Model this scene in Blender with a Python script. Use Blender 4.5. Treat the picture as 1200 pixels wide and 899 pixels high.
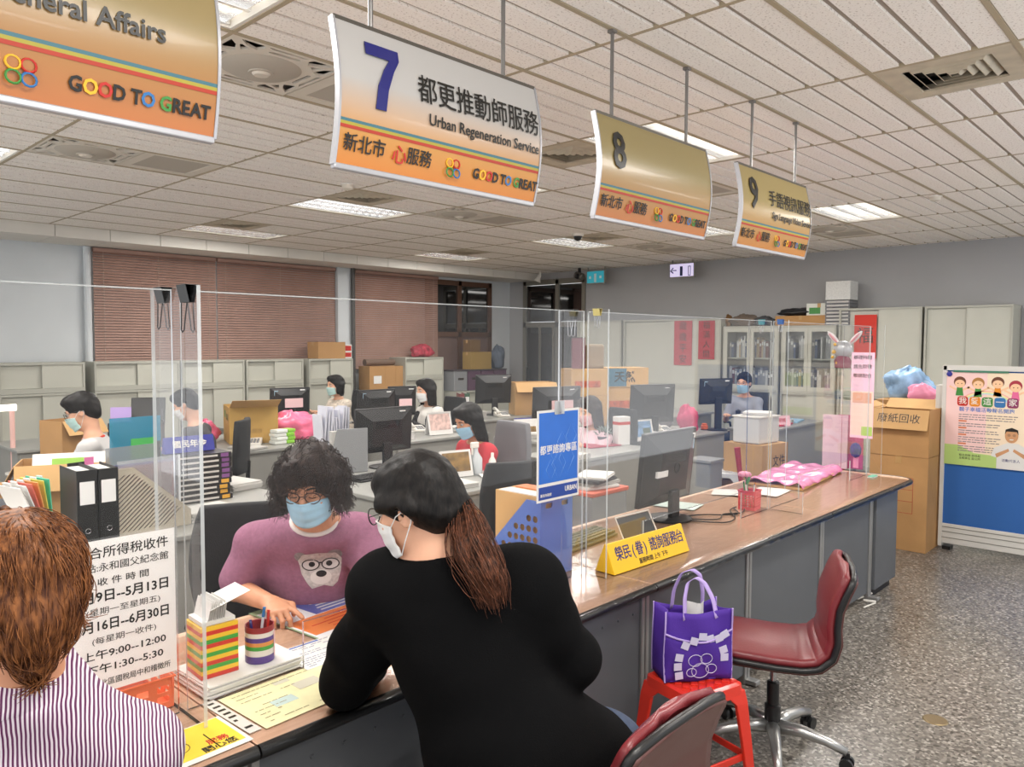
import bpy, bmesh, math, random
import numpy as np
from mathutils import Vector, Matrix, Euler
PI = math.pi
random.seed(7)
for _o in list(bpy.data.objects): bpy.data.objects.remove(_o)
SC = bpy.context.scene
COL = SC.collection

# ---------------------------------------------------------------- camera
F_PX, YAW, PITCH, ROLL, EYE = 904.33, math.radians(43.279), math.radians(-3.0452), math.radians(.24165), 1.75
_fw = Vector((math.cos(YAW)*math.cos(PITCH), math.sin(YAW)*math.cos(PITCH), math.sin(PITCH)))
_r0 = Vector((math.sin(YAW), -math.cos(YAW), 0)); _u0 = _r0.cross(_fw)
_r = _r0*math.cos(ROLL)+_u0*math.sin(ROLL); _u = _r.cross(_fw)
cd = bpy.data.cameras.new('camera'); cam = bpy.data.objects.new('camera', cd); COL.objects.link(cam)
cd.sensor_width = 36; cd.lens = F_PX/1200*36; cd.clip_start = .05; cd.clip_end = 100
_m = Matrix((_r, _u, -_fw)).transposed().to_4x4(); _m.translation = (0, 0, EYE)
cam.matrix_world = _m
SC.camera = cam
SC.view_settings.view_transform = 'Standard'; SC.view_settings.look = 'None'
SC.view_settings.gamma = 1; SC.view_settings.use_curve_mapping = False
SC.view_settings.exposure = 0.0
SC.cycles.transparent_max_bounces = 32; SC.cycles.max_bounces = 8
LAMP_W = 42.0        # watts of one ceiling troffer
WORLD = 0.8         # light arriving from the rest of the hall behind the camera
w = bpy.data.worlds.new('hall_fill'); SC.world = w; w.use_nodes = True
w.node_tree.nodes['Background'].inputs[0].default_value = (.95, .97, 1, 1)
w.node_tree.nodes['Background'].inputs[1].default_value = WORLD
_n = w.node_tree; _tc = _n.nodes.new('ShaderNodeTexCoord'); _sp = _n.nodes.new('ShaderNodeSeparateXYZ'); _n.links.new(_tc.outputs['Generated'], _sp.inputs[0])
_mr = _n.nodes.new('ShaderNodeMapRange'); _mr.inputs[1].default_value = -.35; _mr.inputs[2].default_value = .05; _mr.inputs[3].default_value = 2.5; _mr.inputs[4].default_value = WORLD   # extra fill added below the horizon to lift the ceiling, dimmer hall above
_n.links.new(_sp.outputs['Z'], _mr.inputs[0]); _n.links.new(_mr.outputs[0], _n.nodes['Background'].inputs[1])

def at(px, py, **k):
    """point of the room seen at a pixel of the photograph, on the plane X=, Y= or Z= (or at distance D= along the lens axis)"""
    d = _fw*F_PX + _r*(px-600) - _u*(py-449.5)
    (a, v), = k.items()
    if a == 'D': return Vector((0, 0, EYE)) + d*(v/F_PX)
    i = 'XYZ'.index(a); o = (0, 0, EYE)[i]
    return Vector((0, 0, EYE)) + d*((v-o)/d[i])

# ---------------------------------------------------------------- materials
def lin(c):
    if isinstance(c, str):
        c = [int(c[i:i+2], 16)/255 for i in (0, 2, 4)]
    return tuple((x/12.92 if x <= .04045 else ((x+.055)/1.055)**2.4) for x in c)
MATS = {}
def mat(name, col, rough=.5, metal=0, noise=0, nscale=8, bump=0, bscale=60, coat=0, emit=0, spec=.5, sheen=0, sub=0):
    """principled material; noise = procedural tone variation, bump = procedural relief"""
    if name in MATS: return MATS[name]
    m = bpy.data.materials.new(name); m.use_nodes = True; MATS[name] = m
    nt = m.node_tree; b = nt.nodes['Principled BSDF']; c = lin(col)
    b.inputs['Base Color'].default_value = (*c, 1); b.inputs['Roughness'].default_value = rough
    b.inputs['Metallic'].default_value = metal; b.inputs['Coat Weight'].default_value = coat
    b.inputs['Specular IOR Level'].default_value = spec; b.inputs['Sheen Weight'].default_value = sheen
    if sub: b.inputs['Subsurface Weight'].default_value = sub; b.inputs['Subsurface Radius'].default_value = (.01, .004, .002)
    if emit: b.inputs['Emission Color'].default_value = (*c, 1); b.inputs['Emission Strength'].default_value = emit
    tc = nt.nodes.new('ShaderNodeTexCoord')
    if noise:
        n = nt.nodes.new('ShaderNodeTexNoise'); n.inputs['Scale'].default_value = nscale; n.inputs['Detail'].default_value = 4
        nt.links.new(tc.outputs['Object'], n.inputs['Vector'])
        r = nt.nodes.new('ShaderNodeValToRGB'); r.color_ramp.elements[0].position = .3; r.color_ramp.elements[1].position = .7
        r.color_ramp.elements[0].color = (*[x*(1-noise) for x in c], 1); r.color_ramp.elements[1].color = (*[min(1, x*(1+noise*.6)) for x in c], 1)
        nt.links.new(n.outputs['Fac'], r.inputs['Fac']); nt.links.new(r.outputs['Color'], b.inputs['Base Color'])
    if bump:
        n = nt.nodes.new('ShaderNodeTexNoise'); n.inputs['Scale'].default_value = bscale; n.inputs['Detail'].default_value = 3
        nt.links.new(tc.outputs['Object'], n.inputs['Vector'])
        bp = nt.nodes.new('ShaderNodeBump'); bp.inputs['Strength'].default_value = bump; bp.inputs['Distance'].default_value = .01
        nt.links.new(n.outputs['Fac'], bp.inputs['Height']); nt.links.new(bp.outputs['Normal'], b.inputs['Normal'])
    return m
def nodes_of(name):
    m = bpy.data.materials.new(name); m.use_nodes = True; MATS[name] = m
    nt = m.node_tree
    return m, nt, nt.nodes['Principled BSDF'], nt.nodes.new, nt.links.new
def see_through(name, col, alpha, rough=.05, gloss=1):
    """clear sheet: lets light straight through, tinted, with a fresnel reflection"""
    if name in MATS: return MATS[name]
    m, nt, b, N, L = nodes_of(name); c = lin(col)
    tr = N('ShaderNodeBsdfTransparent'); tr.inputs[0].default_value = (*[1-(1-x)*.35 for x in c], 1)
    b.inputs['Base Color'].default_value = (*c, 1); b.inputs['Roughness'].default_value = rough
    mix = N('ShaderNodeMixShader'); mix.inputs[0].default_value = alpha
    L(tr.outputs[0], mix.inputs[1]); L(b.outputs[0], mix.inputs[2])
    gl = N('ShaderNodeBsdfGlossy'); gl.inputs['Roughness'].default_value = rough
    fr = N('ShaderNodeFresnel'); fr.inputs[0].default_value = 1.3
    mu = N('ShaderNodeMath'); mu.operation = 'MULTIPLY'; mu.inputs[1].default_value = gloss; L(fr.outputs[0], mu.inputs[0])
    mix2 = N('ShaderNodeMixShader'); L(mu.outputs[0], mix2.inputs[0]); L(mix.outputs[0], mix2.inputs[1]); L(gl.outputs[0], mix2.inputs[2])
    L(mix2.outputs[0], nt.nodes['Material Output'].inputs[0])
    return m

# ---------------------------------------------------------------- mesh builder
class MB:
    def __init__(s): s.v = []; s.f = []; s.m = []
    def add(s, v, f, m=0):
        n = len(s.v); s.v += [tuple(p) for p in v]; s.f += [tuple(i+n for i in q) for q in f]; s.m += [m]*len(f); return s
    def box(s, c, d, R=None, m=0):
        x, y, z = d[0]/2, d[1]/2, d[2]/2
        P = [Vector(p) for p in ((-x,-y,-z),(x,-y,-z),(x,y,-z),(-x,y,-z),(-x,-y,z),(x,-y,z),(x,y,z),(-x,y,z))]
        if R is not None: P = [R @ p for p in P]
        return s.add([p+Vector(c) for p in P], [(0,3,2,1),(4,5,6,7),(0,1,5,4),(1,2,6,5),(2,3,7,6),(3,0,4,7)], m)
    def bx(s, x0, x1, y0, y1, z0, z1, m=0): return s.box(((x0+x1)/2, (y0+y1)/2, (z0+z1)/2), (abs(x1-x0), abs(y1-y0), abs(z1-z0)), m=m)
    def tube(s, path, r, n=8, closed=False, m=0, flat=1):
        P = [Vector(p) for p in path]; k = len(P); rs = r if isinstance(r, (list, tuple)) else [r]*k
        V = []; up = None
        for i in range(k):
            a = P[(i-1) % k] if (closed or i) else P[i]; b = P[(i+1) % k] if (closed or i < k-1) else P[i]
            t = (b-a).normalized() if (b-a).length > 1e-9 else Vector((0, 0, 1))
            if up is None: up = Vector((0, 0, 1)) if abs(t.z) < .9 else Vector((1, 0, 0))
            x = up - t*up.dot(t)
            if x.length < 1e-6: x = Vector((1, 0, 0)) - t*t.x
            x.normalize(); y = t.cross(x); up = x
            V += [P[i]+(x*math.cos(2*PI*j/n)*flat+y*math.sin(2*PI*j/n))*rs[i] for j in range(n)]
        F = [(i*n+j, i*n+(j+1) % n, ((i+1) % k)*n+(j+1) % n, ((i+1) % k)*n+j) for i in range(k if closed else k-1) for j in range(n)]
        if not closed: F += [tuple(range(n-1, -1, -1)), tuple((k-1)*n+j for j in range(n))]
        return s.add(V, F, m)
    def lathe(s, prof, n=24, c=(0, 0, 0), R=None, m=0, cap=True):
        V = []
        for (r, z) in prof:
            for j in range(n):
                p = Vector((r*math.cos(2*PI*j/n), r*math.sin(2*PI*j/n), z))
                V.append((R @ p if R is not None else p)+Vector(c))
        k = len(prof)
        F = [(i*n+j, i*n+(j+1) % n, (i+1)*n+(j+1) % n, (i+1)*n+j) for i in range(k-1) for j in range(n)]
        if cap: F += [tuple(range(n-1, -1, -1)), tuple((k-1)*n+j for j in range(n))]
        return s.add(V, F, m)
    def prism(s, poly, d0, d1, T=None, m=0):
        """polygon in (a, b) pushed along the third axis; T maps (a, b, d) to a point"""
        T = T or (lambda a, b, d: (a, b, d)); n = len(poly)
        V = [T(a, b, d0) for a, b in poly]+[T(a, b, d1) for a, b in poly]
        return s.add(V, [tuple(range(n-1, -1, -1)), tuple(range(n, 2*n))]+[(i, (i+1) % n, n+(i+1) % n, n+i) for i in range(n)], m)
    def grid(s, fn, nu, nv, m=0, wrap=False):
        V = [fn(i/(nu-1), j/(nv-1)) for j in range(nv) for i in range(nu)]
        return s.add(V, [(j*nu+i, j*nu+i+1, (j+1)*nu+i+1, (j+1)*nu+i) for j in range(nv-1) for i in range(nu-1)], m)
    def sphere(s, c, r, n=12, R=None, m=0):
        r = r if isinstance(r, (tuple, list)) else (r, r, r); V = []; k = n//2+1
        for i in range(k):
            a = PI*i/(k-1)
            for j in range(n):
                p = Vector((r[0]*math.sin(a)*math.cos(2*PI*j/n), r[1]*math.sin(a)*math.sin(2*PI*j/n), r[2]*math.cos(a)))
                V.append((R @ p if R is not None else p)+Vector(c))
        return s.add(V, [(i*n+j, (i+1)*n+j, (i+1)*n+(j+1) % n, i*n+(j+1) % n) for i in range(k-1) for j in range(n)], m)

def put(name, me, mats, parent=None, smooth=None, bevel=0, thick=0, subsurf=0, loc=None, rot=None):
    o = bpy.data.objects.new(name, me); COL.objects.link(o)
    for q in (mats if isinstance(mats, (list, tuple)) else [mats]): me.materials.append(q)
    if parent: o.parent = parent
    if loc is not None: o.location = loc
    if rot is not None: o.rotation_euler = rot
    if thick: md = o.modifiers.new('thickness', 'SOLIDIFY'); md.thickness = thick; md.offset = 0
    if bevel:
        md = o.modifiers.new('bevel', 'BEVEL'); md.width = bevel; md.segments = 2; md.limit_method = 'ANGLE'; md.angle_limit = math.radians(40)
    if subsurf: md = o.modifiers.new('subsurf', 'SUBSURF'); md.levels = md.render_levels = subsurf
    if smooth:
        if smooth is True: me.shade_smooth()
        else:
            me.shade_smooth()
            try: me.set_sharp_from_angle(angle=math.radians(smooth))
            except Exception: pass
    return o
def part(name, mb, mats, parent=None, **k):
    me = bpy.data.meshes.new(name); me.from_pydata(mb.v, [], mb.f); me.update()
    for p, i in zip(me.polygons, mb.m): p.material_index = i
    bm = bmesh.new(); bm.from_mesh(me)
    bmesh.ops.remove_doubles(bm, verts=bm.verts, dist=1e-6); bmesh.ops.recalc_face_normals(bm, faces=bm.faces)
    bm.to_mesh(me); bm.free()
    return put(name, me, mats, parent, **k)
def tag(o, label, cat, group=None, kind=None):
    o['label'] = label; o['category'] = cat
    if group: o['group'] = group
    if kind: o['kind'] = kind
    return o
def thing(name, label, cat, loc=(0, 0, 0), rz=0, group=None):
    o = bpy.data.objects.new(name, None); COL.objects.link(o); o.empty_display_size = .05
    o.location = loc; o.rotation_euler = (0, 0, rz)
    return tag(o, label, cat, group)
def structure(name, mb, mats, **k):
    o = part(name, mb, mats, **k); o['kind'] = 'structure'; return o
def dup(root, loc, rz, label, group=None):
    r = root.copy(); COL.objects.link(r); r.location = loc; r.rotation_euler = (0, 0, rz); r['label'] = label
    if group: r['group'] = group
    for ch in root.children:
        c = ch.copy(); COL.objects.link(c); c.parent = r
        for g in ch.children:
            d = g.copy(); COL.objects.link(d); d.parent = c
    return r
def rotm(rx=0, ry=0, rz=0): return Euler((rx, ry, rz)).to_matrix()
def flatcut(outer, holes, depth):
    """flat plate with holes, in the xy plane, as a mesh"""
    cu = bpy.data.curves.new('plate', 'CURVE'); cu.dimensions = '2D'; cu.fill_mode = 'BOTH'; cu.extrude = depth/2
    for poly in [outer]+holes:
        sp = cu.splines.new('POLY'); sp.points.add(len(poly)-1); sp.use_cyclic_u = True
        for p, (x, y) in zip(sp.points, poly): p.co = (x, y, 0, 1)
    o = bpy.data.objects.new('plate', cu); COL.objects.link(o)
    dg = bpy.context.evaluated_depsgraph_get(); me = bpy.data.meshes.new_from_object(o.evaluated_get(dg))
    bpy.data.objects.remove(o); bpy.data.curves.remove(cu); return me
def circ(cx, cy, r, n=16, ry=None): return [(cx+r*math.cos(2*PI*i/n), cy+(ry or r)*math.sin(2*PI*i/n)) for i in range(n)]
def rrect(x0, x1, y0, y1, r, n=4):
    P = []
    for cx, cy, a in ((x1-r, y0+r, -PI/2), (x1-r, y1-r, 0), (x0+r, y1-r, PI/2), (x0+r, y0+r, PI)):
        P += [(cx+r*math.cos(a+PI/2*i/n), cy+r*math.sin(a+PI/2*i/n)) for i in range(n+1)]
    return P
def text(s, size, origin, xd, up, mt, parent=None, align='LEFT', bold=0, xs=1, shear=0, name='lettering', warp=None, depth=.0006, gap=1):
    """lettering as a thin mesh; origin, xd (reading direction) and up are in the parent's space"""
    cu = bpy.data.curves.new('lettering', 'FONT'); cu.body = s; cu.size = size; cu.align_x = align; cu.align_y = 'CENTER'
    cu.offset = bold*size; cu.shear = shear; cu.extrude = depth; cu.resolution_u = 2; cu.space_character = gap
    o = bpy.data.objects.new('lettering', cu); COL.objects.link(o)
    dg = bpy.context.evaluated_depsgraph_get(); me = bpy.data.meshes.new_from_object(o.evaluated_get(dg))
    bpy.data.objects.remove(o); bpy.data.curves.remove(cu)
    xd = Vector(xd).normalized(); up = Vector(up).normalized(); n = xd.cross(up)
    for v in me.vertices:
        p = Vector(origin)+xd*v.co.x*xs+up*v.co.y+n*v.co.z
        v.co = warp(p) if warp else p
    me.materials.clear()
    return put(name, me, mt, parent)

# ---------------------------------------------------------------- organic shapes: signed distances, meshed with surface nets
def _smin(a, b, k):
    h = np.maximum(k-np.abs(a-b), 0)/k
    return np.minimum(a, b)-h*h*k*.25
class SDF:
    """list of rounded cones / ellipsoids blended together, then meshed as one closed surface"""
    def __init__(s): s.p = []
    def rc(s, a, b, r1, r2, k=.02, op='u'): s.p.append(('c', Vector(a), Vector(b), r1, r2, k, op)); return s
    def chain(s, pts, rs, k=.02, op='u'):
        for i in range(len(pts)-1): s.rc(pts[i], pts[i+1], rs[i], rs[i+1], k, op)
        return s
    def el(s, c, r, R=None, k=.02, op='u'): s.p.append(('e', Vector(c), r, R, k, op)); return s
    def bbox(s):
        lo = np.full(3, 9e9); hi = -lo
        for q in s.p:
            if q[-1] != 'u': continue
            if q[0] == 'c':
                for P, r in ((q[1], q[3]), (q[2], q[4])):
                    lo = np.minimum(lo, np.array(P)-r); hi = np.maximum(hi, np.array(P)+r)
            else:
                m = max(q[2]); lo = np.minimum(lo, np.array(q[1])-m); hi = np.maximum(hi, np.array(q[1])+m)
        return lo, hi
    def mesh(s, name, h, post=None, pad=.02, box=None):
        lo, hi = box if box else s.bbox(); lo = np.array(lo)-pad; hi = np.array(hi)+pad
        n = np.ceil((hi-lo)/h).astype(int)+1
        ax = [(lo[i]+h*np.arange(n[i])).astype(np.float32) for i in range(3)]
        D = np.full(n, .2, np.float32)
        for q in s.p:
            k, op = q[-2], q[-1]; mg = k+3*h+.004
            if q[0] == 'c':
                A, B = np.array(q[1]), np.array(q[2]); r = max(q[3], q[4])
                l, u = np.minimum(A, B)-r-mg, np.maximum(A, B)+r+mg
            else:
                A = np.array(q[1]); r = max(q[2]); l, u = A-r-mg, A+r+mg
            i0 = np.clip(np.floor((l-lo)/h).astype(int), 0, n); i1 = np.clip(np.ceil((u-lo)/h).astype(int)+1, 0, n)
            if (i1 <= i0).any(): continue
            sl = tuple(slice(a, b) for a, b in zip(i0, i1))
            X, Y, Z = np.meshgrid(*[ax[i][sl[i]] for i in range(3)], indexing='ij')
            if q[0] == 'c':
                ba = B-A; L2 = max(float(ba@ba), 1e-12)
                t = np.clip(((X-A[0])*ba[0]+(Y-A[1])*ba[1]+(Z-A[2])*ba[2])/L2, 0, 1)
                d = np.sqrt((X-A[0]-t*ba[0])**2+(Y-A[1]-t*ba[1])**2+(Z-A[2]-t*ba[2])**2)-(q[3]+(q[4]-q[3])*t)
            else:
                x, y, z = X-A[0], Y-A[1], Z-A[2]
                if q[3] is not None:
                    M = np.array(q[3].transposed()); x, y, z = (M[0,0]*x+M[0,1]*y+M[0,2]*z, M[1,0]*x+M[1,1]*y+M[1,2]*z, M[2,0]*x+M[2,1]*y+M[2,2]*z)
                e = q[2]
                k0 = np.sqrt((x/e[0])**2+(y/e[1])**2+(z/e[2])**2); k1 = np.sqrt((x/e[0]**2)**2+(y/e[1]**2)**2+(z/e[2]**2)**2)+1e-9
                d = k0*(k0-1)/k1
            if op == 'u': D[sl] = _smin(D[sl], d.astype(np.float32), k)
            else: D[sl] = -_smin(-D[sl], d.astype(np.float32), k)
        if post is not None:
            X, Y, Z = np.meshgrid(*ax, indexing='ij'); D = post(X, Y, Z, D).astype(np.float32)
        D[0], D[-1], D[:, 0], D[:, -1], D[:, :, 0], D[:, :, -1] = .2, .2, .2, .2, .2, .2
        return nets(name, D, lo, h)
def nets(name, D, lo, h):
    S = D < 0; c = np.zeros(np.array(D.shape)-1, np.int8)
    for i in (0, 1):
        for j in (0, 1):
            for k in (0, 1): c += S[i:S.shape[0]-1+i, j:S.shape[1]-1+j, k:S.shape[2]-1+k]
    act = (c > 0) & (c < 8); idx = np.full(act.shape, -1, np.int64); I = np.argwhere(act); idx[act] = np.arange(len(I))
    P = np.zeros((len(I), 3)); W = np.zeros(len(I))
    cor = [(i, j, k) for i in (0, 1) for j in (0, 1) for k in (0, 1)]
    for a in cor:
        for ax in range(3):
            if a[ax]: continue
            b = list(a); b[ax] = 1
            va = D[I[:,0]+a[0], I[:,1]+a[1], I[:,2]+a[2]]; vb = D[I[:,0]+b[0], I[:,1]+b[1], I[:,2]+b[2]]
            m = (va < 0) != (vb < 0); t = np.where(m, va/np.where(m, va-vb, 1), 0)
            q = np.array(a, float)[None].repeat(len(I), 0); q[:, ax] += t
            P += q*m[:, None]; W += m
    V = lo+(I+P/W[:, None])*h; F = []
    for ax in range(3):
        a1, a2 = (ax+1) % 3, (ax+2) % 3
        sl0 = [slice(1, -1)]*3; sl1 = [slice(1, -1)]*3; sl0[ax] = slice(0, -1); sl1[ax] = slice(1, None)
        s0, s1 = S[tuple(sl0)], S[tuple(sl1)]; E = np.argwhere(s0 != s1)
        off = np.ones(3, int); off[ax] = 0; E = E+off
        flip = S[E[:,0], E[:,1], E[:,2]]
        def g(d1, d2):
            e = E.copy(); e[:, a1] -= d1; e[:, a2] -= d2; return idx[e[:,0], e[:,1], e[:,2]]
        q = np.stack([g(1, 1), g(0, 1), g(0, 0), g(1, 0)], 1)
        q[~flip] = q[~flip][:, ::-1]; F.append(q)
    F = np.concatenate(F); F = F[(F >= 0).all(1)]
    me = bpy.data.meshes.new(name); me.vertices.add(len(V)); me.vertices.foreach_set('co', V.astype(np.float32).ravel())
    me.loops.add(len(F)*4); me.polygons.add(len(F)); me.loops.foreach_set('vertex_index', F.ravel().astype(np.int32))
    me.polygons.foreach_set('loop_start', np.arange(0, len(F)*4, 4, dtype=np.int32)); me.update(calc_edges=True); me.validate(); me.shade_smooth()
    return me
# ================================================================ THE SETTING
H, WX, WY = 3.12, 11.5, 10.9          # ceiling height, far right wall, window wall
GX0, GX, GY0, GY = 1.68, 1.213, 2.03, .622    # ceiling grid
# floor: speckled terrazzo
m, nt, b, N, L = nodes_of('terrazzo')
tc = N('ShaderNodeTexCoord'); v1 = N('ShaderNodeTexVoronoi'); v1.inputs['Scale'].default_value = 84; v1.inputs['Randomness'].default_value = 1
L(tc.outputs['Object'], v1.inputs['Vector'])
sx = N('ShaderNodeSeparateColor'); L(v1.outputs['Color'], sx.inputs[0])
r1 = N('ShaderNodeValToRGB'); r1.color_ramp.interpolation = 'CONSTANT'
for i, (p, c) in enumerate(((0, '7d776f'), (.34, '6a655e'), (.6, '948e85'), (.8, '4f4a44'), (.9, 'b3ada4'))):
    e = r1.color_ramp.elements[i] if i < 2 else r1.color_ramp.elements.new(p)
    e.position = p; e.color = (*lin(c), 1)
L(sx.outputs[0], r1.inputs[0])
n2 = N('ShaderNodeTexNoise'); n2.inputs['Scale'].default_value = 1.4; n2.inputs['Detail'].default_value = 5; L(tc.outputs['Object'], n2.inputs['Vector'])
mx = N('ShaderNodeMix'); mx.data_type = 'RGBA'; mx.blend_type = 'MULTIPLY'; mx.inputs[0].default_value = .35
L(r1.outputs[0], mx.inputs[6]); L(n2.outputs['Fac'], mx.inputs[7]); L(mx.outputs[2], b.inputs['Base Color']); b.inputs['Roughness'].default_value = .28
structure('floor', MB().bx(-2.5, WX, -2.5, WY, -.1, 0), m)
# walls
W_PALE = mat('wall_paint_pale', 'ccd1d4', .8, noise=.05, nscale=2, bump=.05)
W_GREY = mat('wall_paint_grey', 'a9a9aa', .75, noise=.04, nscale=1.5, bump=.05)
TRIMM = mat('aluminium_frame', '8d8a80', .45, .5)
wmb = MB().bx(-2.5, 9.25, WY, WY+.2, 0, H).bx(9.25, 10.95, WY, WY+.2, 0, 1.0).bx(9.25, 10.95, WY, WY+.2, 2.92, H).bx(10.95, WX+.2, WY, WY+.2, 0, H)
structure('wall_left', wmb, W_PALE)
DY0, DY1 = 8.95, 10.5
structure('wall_right', MB().bx(WX, WX+.2, -2.5, DY0, 0, H).bx(WX, WX+.2, DY1, WY, 0, H).bx(WX, WX+.2, DY0, DY1, 2.96, H), W_GREY)
structure('baseboard_right', MB().bx(WX-.015, WX, -2.5, DY0, 0, .1), mat('dark_skirting', '5c5752', .5))
# ceiling of grooved mineral board, left open where lamps, fans and diffusers sit
TROF = [(-1, 1), (-1, 4), (-1, 7), (2, 1), (2, 4), (2, 7), (2, 11), (5, 1), (5, 4), (5, 7), (5, 11), (-1, -3), (2, -3), (5, -3), (-4, -3), (-4, 1), (-4, 4), (-1, -6), (2, -6), (5, -6)]  # unseen ones around the camera are added for more light from behind
FANS = [(0, 2), (0, 6), (3, 2), (3, 6), (6, 6), (6, 2)]
DIFF = [(2, -2), (2, 2), (2, 6), (2, 10), (5, 6), (5, 10)]
m, nt, b, N, L = nodes_of('ceiling_board')
tc = N('ShaderNodeTexCoord'); n1 = N('ShaderNodeTexNoise'); n1.inputs['Scale'].default_value = 95; n1.inputs['Detail'].default_value = 2; L(tc.outputs['Object'], n1.inputs['Vector'])
r1 = N('ShaderNodeValToRGB'); r1.color_ramp.elements[0].position = .30; r1.color_ramp.elements[1].position = .42
r1.color_ramp.elements[0].color = (*lin('cdc3b8'), 1); r1.color_ramp.elements[1].color = (*lin('f8f2ea'), 1)
L(n1.outputs['Fac'], r1.inputs[0]); L(r1.outputs[0], b.inputs['Base Color']); b.inputs['Roughness'].default_value = .9
bp = N('ShaderNodeBump'); bp.inputs['Strength'].default_value = .35; bp.inputs['Distance'].default_value = .01; L(n1.outputs['Fac'], bp.inputs['Height']); L(bp.outputs[0], b.inputs['Normal'])
C_BOARD = m; C_GROOVE = mat('ceiling_groove_brown', 'a89d91', .9)  # groove backing is a darker grey-brown than the boards
full = set(TROF) | set(FANS); cm = MB()
IX, JY = range(-5, 9), range(-8, 13)
for i in IX:
    for j in JY:
        if (i, j) in full: continue
        x0, y0 = GX0+GX*i, GY0+GY*j; x1 = min(x0+GX, WX)
        if x0 >= WX: continue
        if (i, j) in DIFF: x0 += GX/2
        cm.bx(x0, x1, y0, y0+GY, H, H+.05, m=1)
        for k in range(4):
            a = y0+GY/4*k; cm.bx(x0+.004, x1-.004, a+.015, a+GY/4-.015, H-.014, H+.002)
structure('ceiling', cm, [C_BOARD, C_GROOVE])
tb = MB()
for i in IX: tb.bx(GX0+GX*i-.011, GX0+GX*i+.011, GY0-8*GY, GY0+13*GY, H-.016, H+.004)
for j in range(-8, 14): tb.bx(-3.1, WX, GY0+GY*j-.012, GY0+GY*j+.012, H-.018, H+.003)
structure('ceiling_grid_trim', tb, mat('grid_bar', 'b0a288', .55, .1))
# slab above, then the soffit along the window wall
SY = GY0+GY*13
structure('ceiling_slab', MB().bx(-3.2, WX+.2, -3, WY+.2, H+.30, H+.4), mat('slab_grey', '77736e', .9))
so = MB(); k = 0; x = -2.5
while x < WX:
    x2 = min(x+.606, WX); so.bx(x+.004, x2-.004, SY+.004, WY, 2.965, H+.02); x = x2
so.bx(-2.5, WX, SY+.02, WY, 2.98, H+.02, m=1)
structure('ceiling_soffit', so, [mat('soffit_paint', 'dcd8d0', .85, noise=.04, nscale=3), mat('soffit_joint', '8a847c', .9)])

# window with brown frame in the window wall
BROWN = mat('brown_window_frame', '6b4f40', .5, .2, noise=.1)
GLASSD = mat('night_glass', '141414', .04, coat=1, spec=1)
PINKG = mat('frosted_pane', '7a6660', .25, noise=.15, nscale=5)
wf = MB(); X0, X1 = 9.25, 10.95
for x in (X0+.03, (X0+X1)/2, X1-.03): wf.bx(x-.04, x+.04, WY-.02, WY+.08, 1.0, 2.92)
for z in (1.03, 1.9, 2.87): wf.bx(X0, X1, WY-.02, WY+.08, z-.045, z+.045)
win = structure('window_1', wf, BROWN)
part('pane', MB().bx(X0+.05, (X0+X1)/2-.04, WY+.02, WY+.04, 1.94, 2.84), GLASSD, win); part('pane', MB().bx((X0+X1)/2+.04, X1-.05, WY+.02, WY+.04, 1.94, 2.84), GLASSD, win)
part('pane', MB().bx(X0+.05, (X0+X1)/2-.04, WY+.02, WY+.04, 1.06, 1.86), PINKG, win); part('pane', MB().bx((X0+X1)/2+.04, X1-.05, WY+.02, WY+.04, 1.06, 1.86), PINKG, win)
# glazed double door with transom lights in the far corner
dm = MB(); yc = (DY0+DY1)/2-.1
for y in (DY0+.03, yc, DY1-.03): dm.bx(WX-.03, WX+.07, y-.04, y+.04, 0, 2.96)
for z in (.05, 2.1, 2.93): dm.bx(WX-.03, WX+.07, DY0, DY1, z-.05, z+.05)
dr = structure('door_1', dm, TRIMM)
DARKG = mat('smoked_door_glass', '2c2d2d', .08, coat=.6)
part('leaf', MB().bx(WX, WX+.03, yc+.05, DY1-.08, .12, 2.05), DARKG, dr); part('leaf', MB().bx(WX, WX+.03, DY0+.08, yc-.05, .12, 2.05), DARKG, dr)
part('transom_pane', MB().bx(WX, WX+.03, yc+.05, DY1-.08, 2.16, 2.87), GLASSD, dr); part('transom_pane', MB().bx(WX, WX+.03, DY0+.08, yc-.05, 2.16, 2.87), GLASSD, dr)
st = MB()
for a, c in ((yc+.1, DY1-.5), (yc+.45, DY1-.13)): st.bx(WX-.012, WX+.01, a-.025, a+.025, .12, 2.05)
part('stile', st, TRIMM, dr)
part('handle', MB().bx(WX-.06, WX, DY1-.16, DY1-.12, .95, 1.25), mat('black_plastic', '1b1b1c', .4), dr, bevel=.005)

# blinds
BLIND = mat('brown_blind_slat', 'a9877a', .6, noise=.12, nscale=3)
CORD = mat('blind_cord', 'c7b5a6', .7)
def blind(x0, x1, z0, z1, label, sp=.036):
    t = thing('venetian_blind', label, 'blind', ((x0+x1)/2, WY-.06, z0), group='brown blinds along the window wall'); w = x1-x0; mb = MB(); z = .02
    R = rotm(math.radians(54))
    while z < z1-z0-.05: mb.box((0, 0, z), (w, .040, .0015), R); z += sp
    part('slats', mb, BLIND, t)
    part('head_rail', MB().bx(-w/2, w/2, -.03, .03, z1-z0-.05, z1-z0), BLIND, t, bevel=.004); part('bottom_rail', MB().bx(-w/2, w/2, -.02, .02, -.012, .008), BLIND, t, bevel=.004)
    c = MB(); n = max(2, int(w/.75))
    for i in range(n+1): c.tube([(-w/2+.12+(w-.24)*i/n, -.022, 0), (-w/2+.12+(w-.24)*i/n, -.022, z1-z0-.04)], .0025, 5)
    part('cord', c, CORD, t)
    return t
bxp = lambda px: at(px, 400, Y=WY-.06).x
blind(bxp(111), bxp(254), 1.4, 2.955, 'brown venetian blind behind the near binder clips, left one of the wide window')
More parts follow.
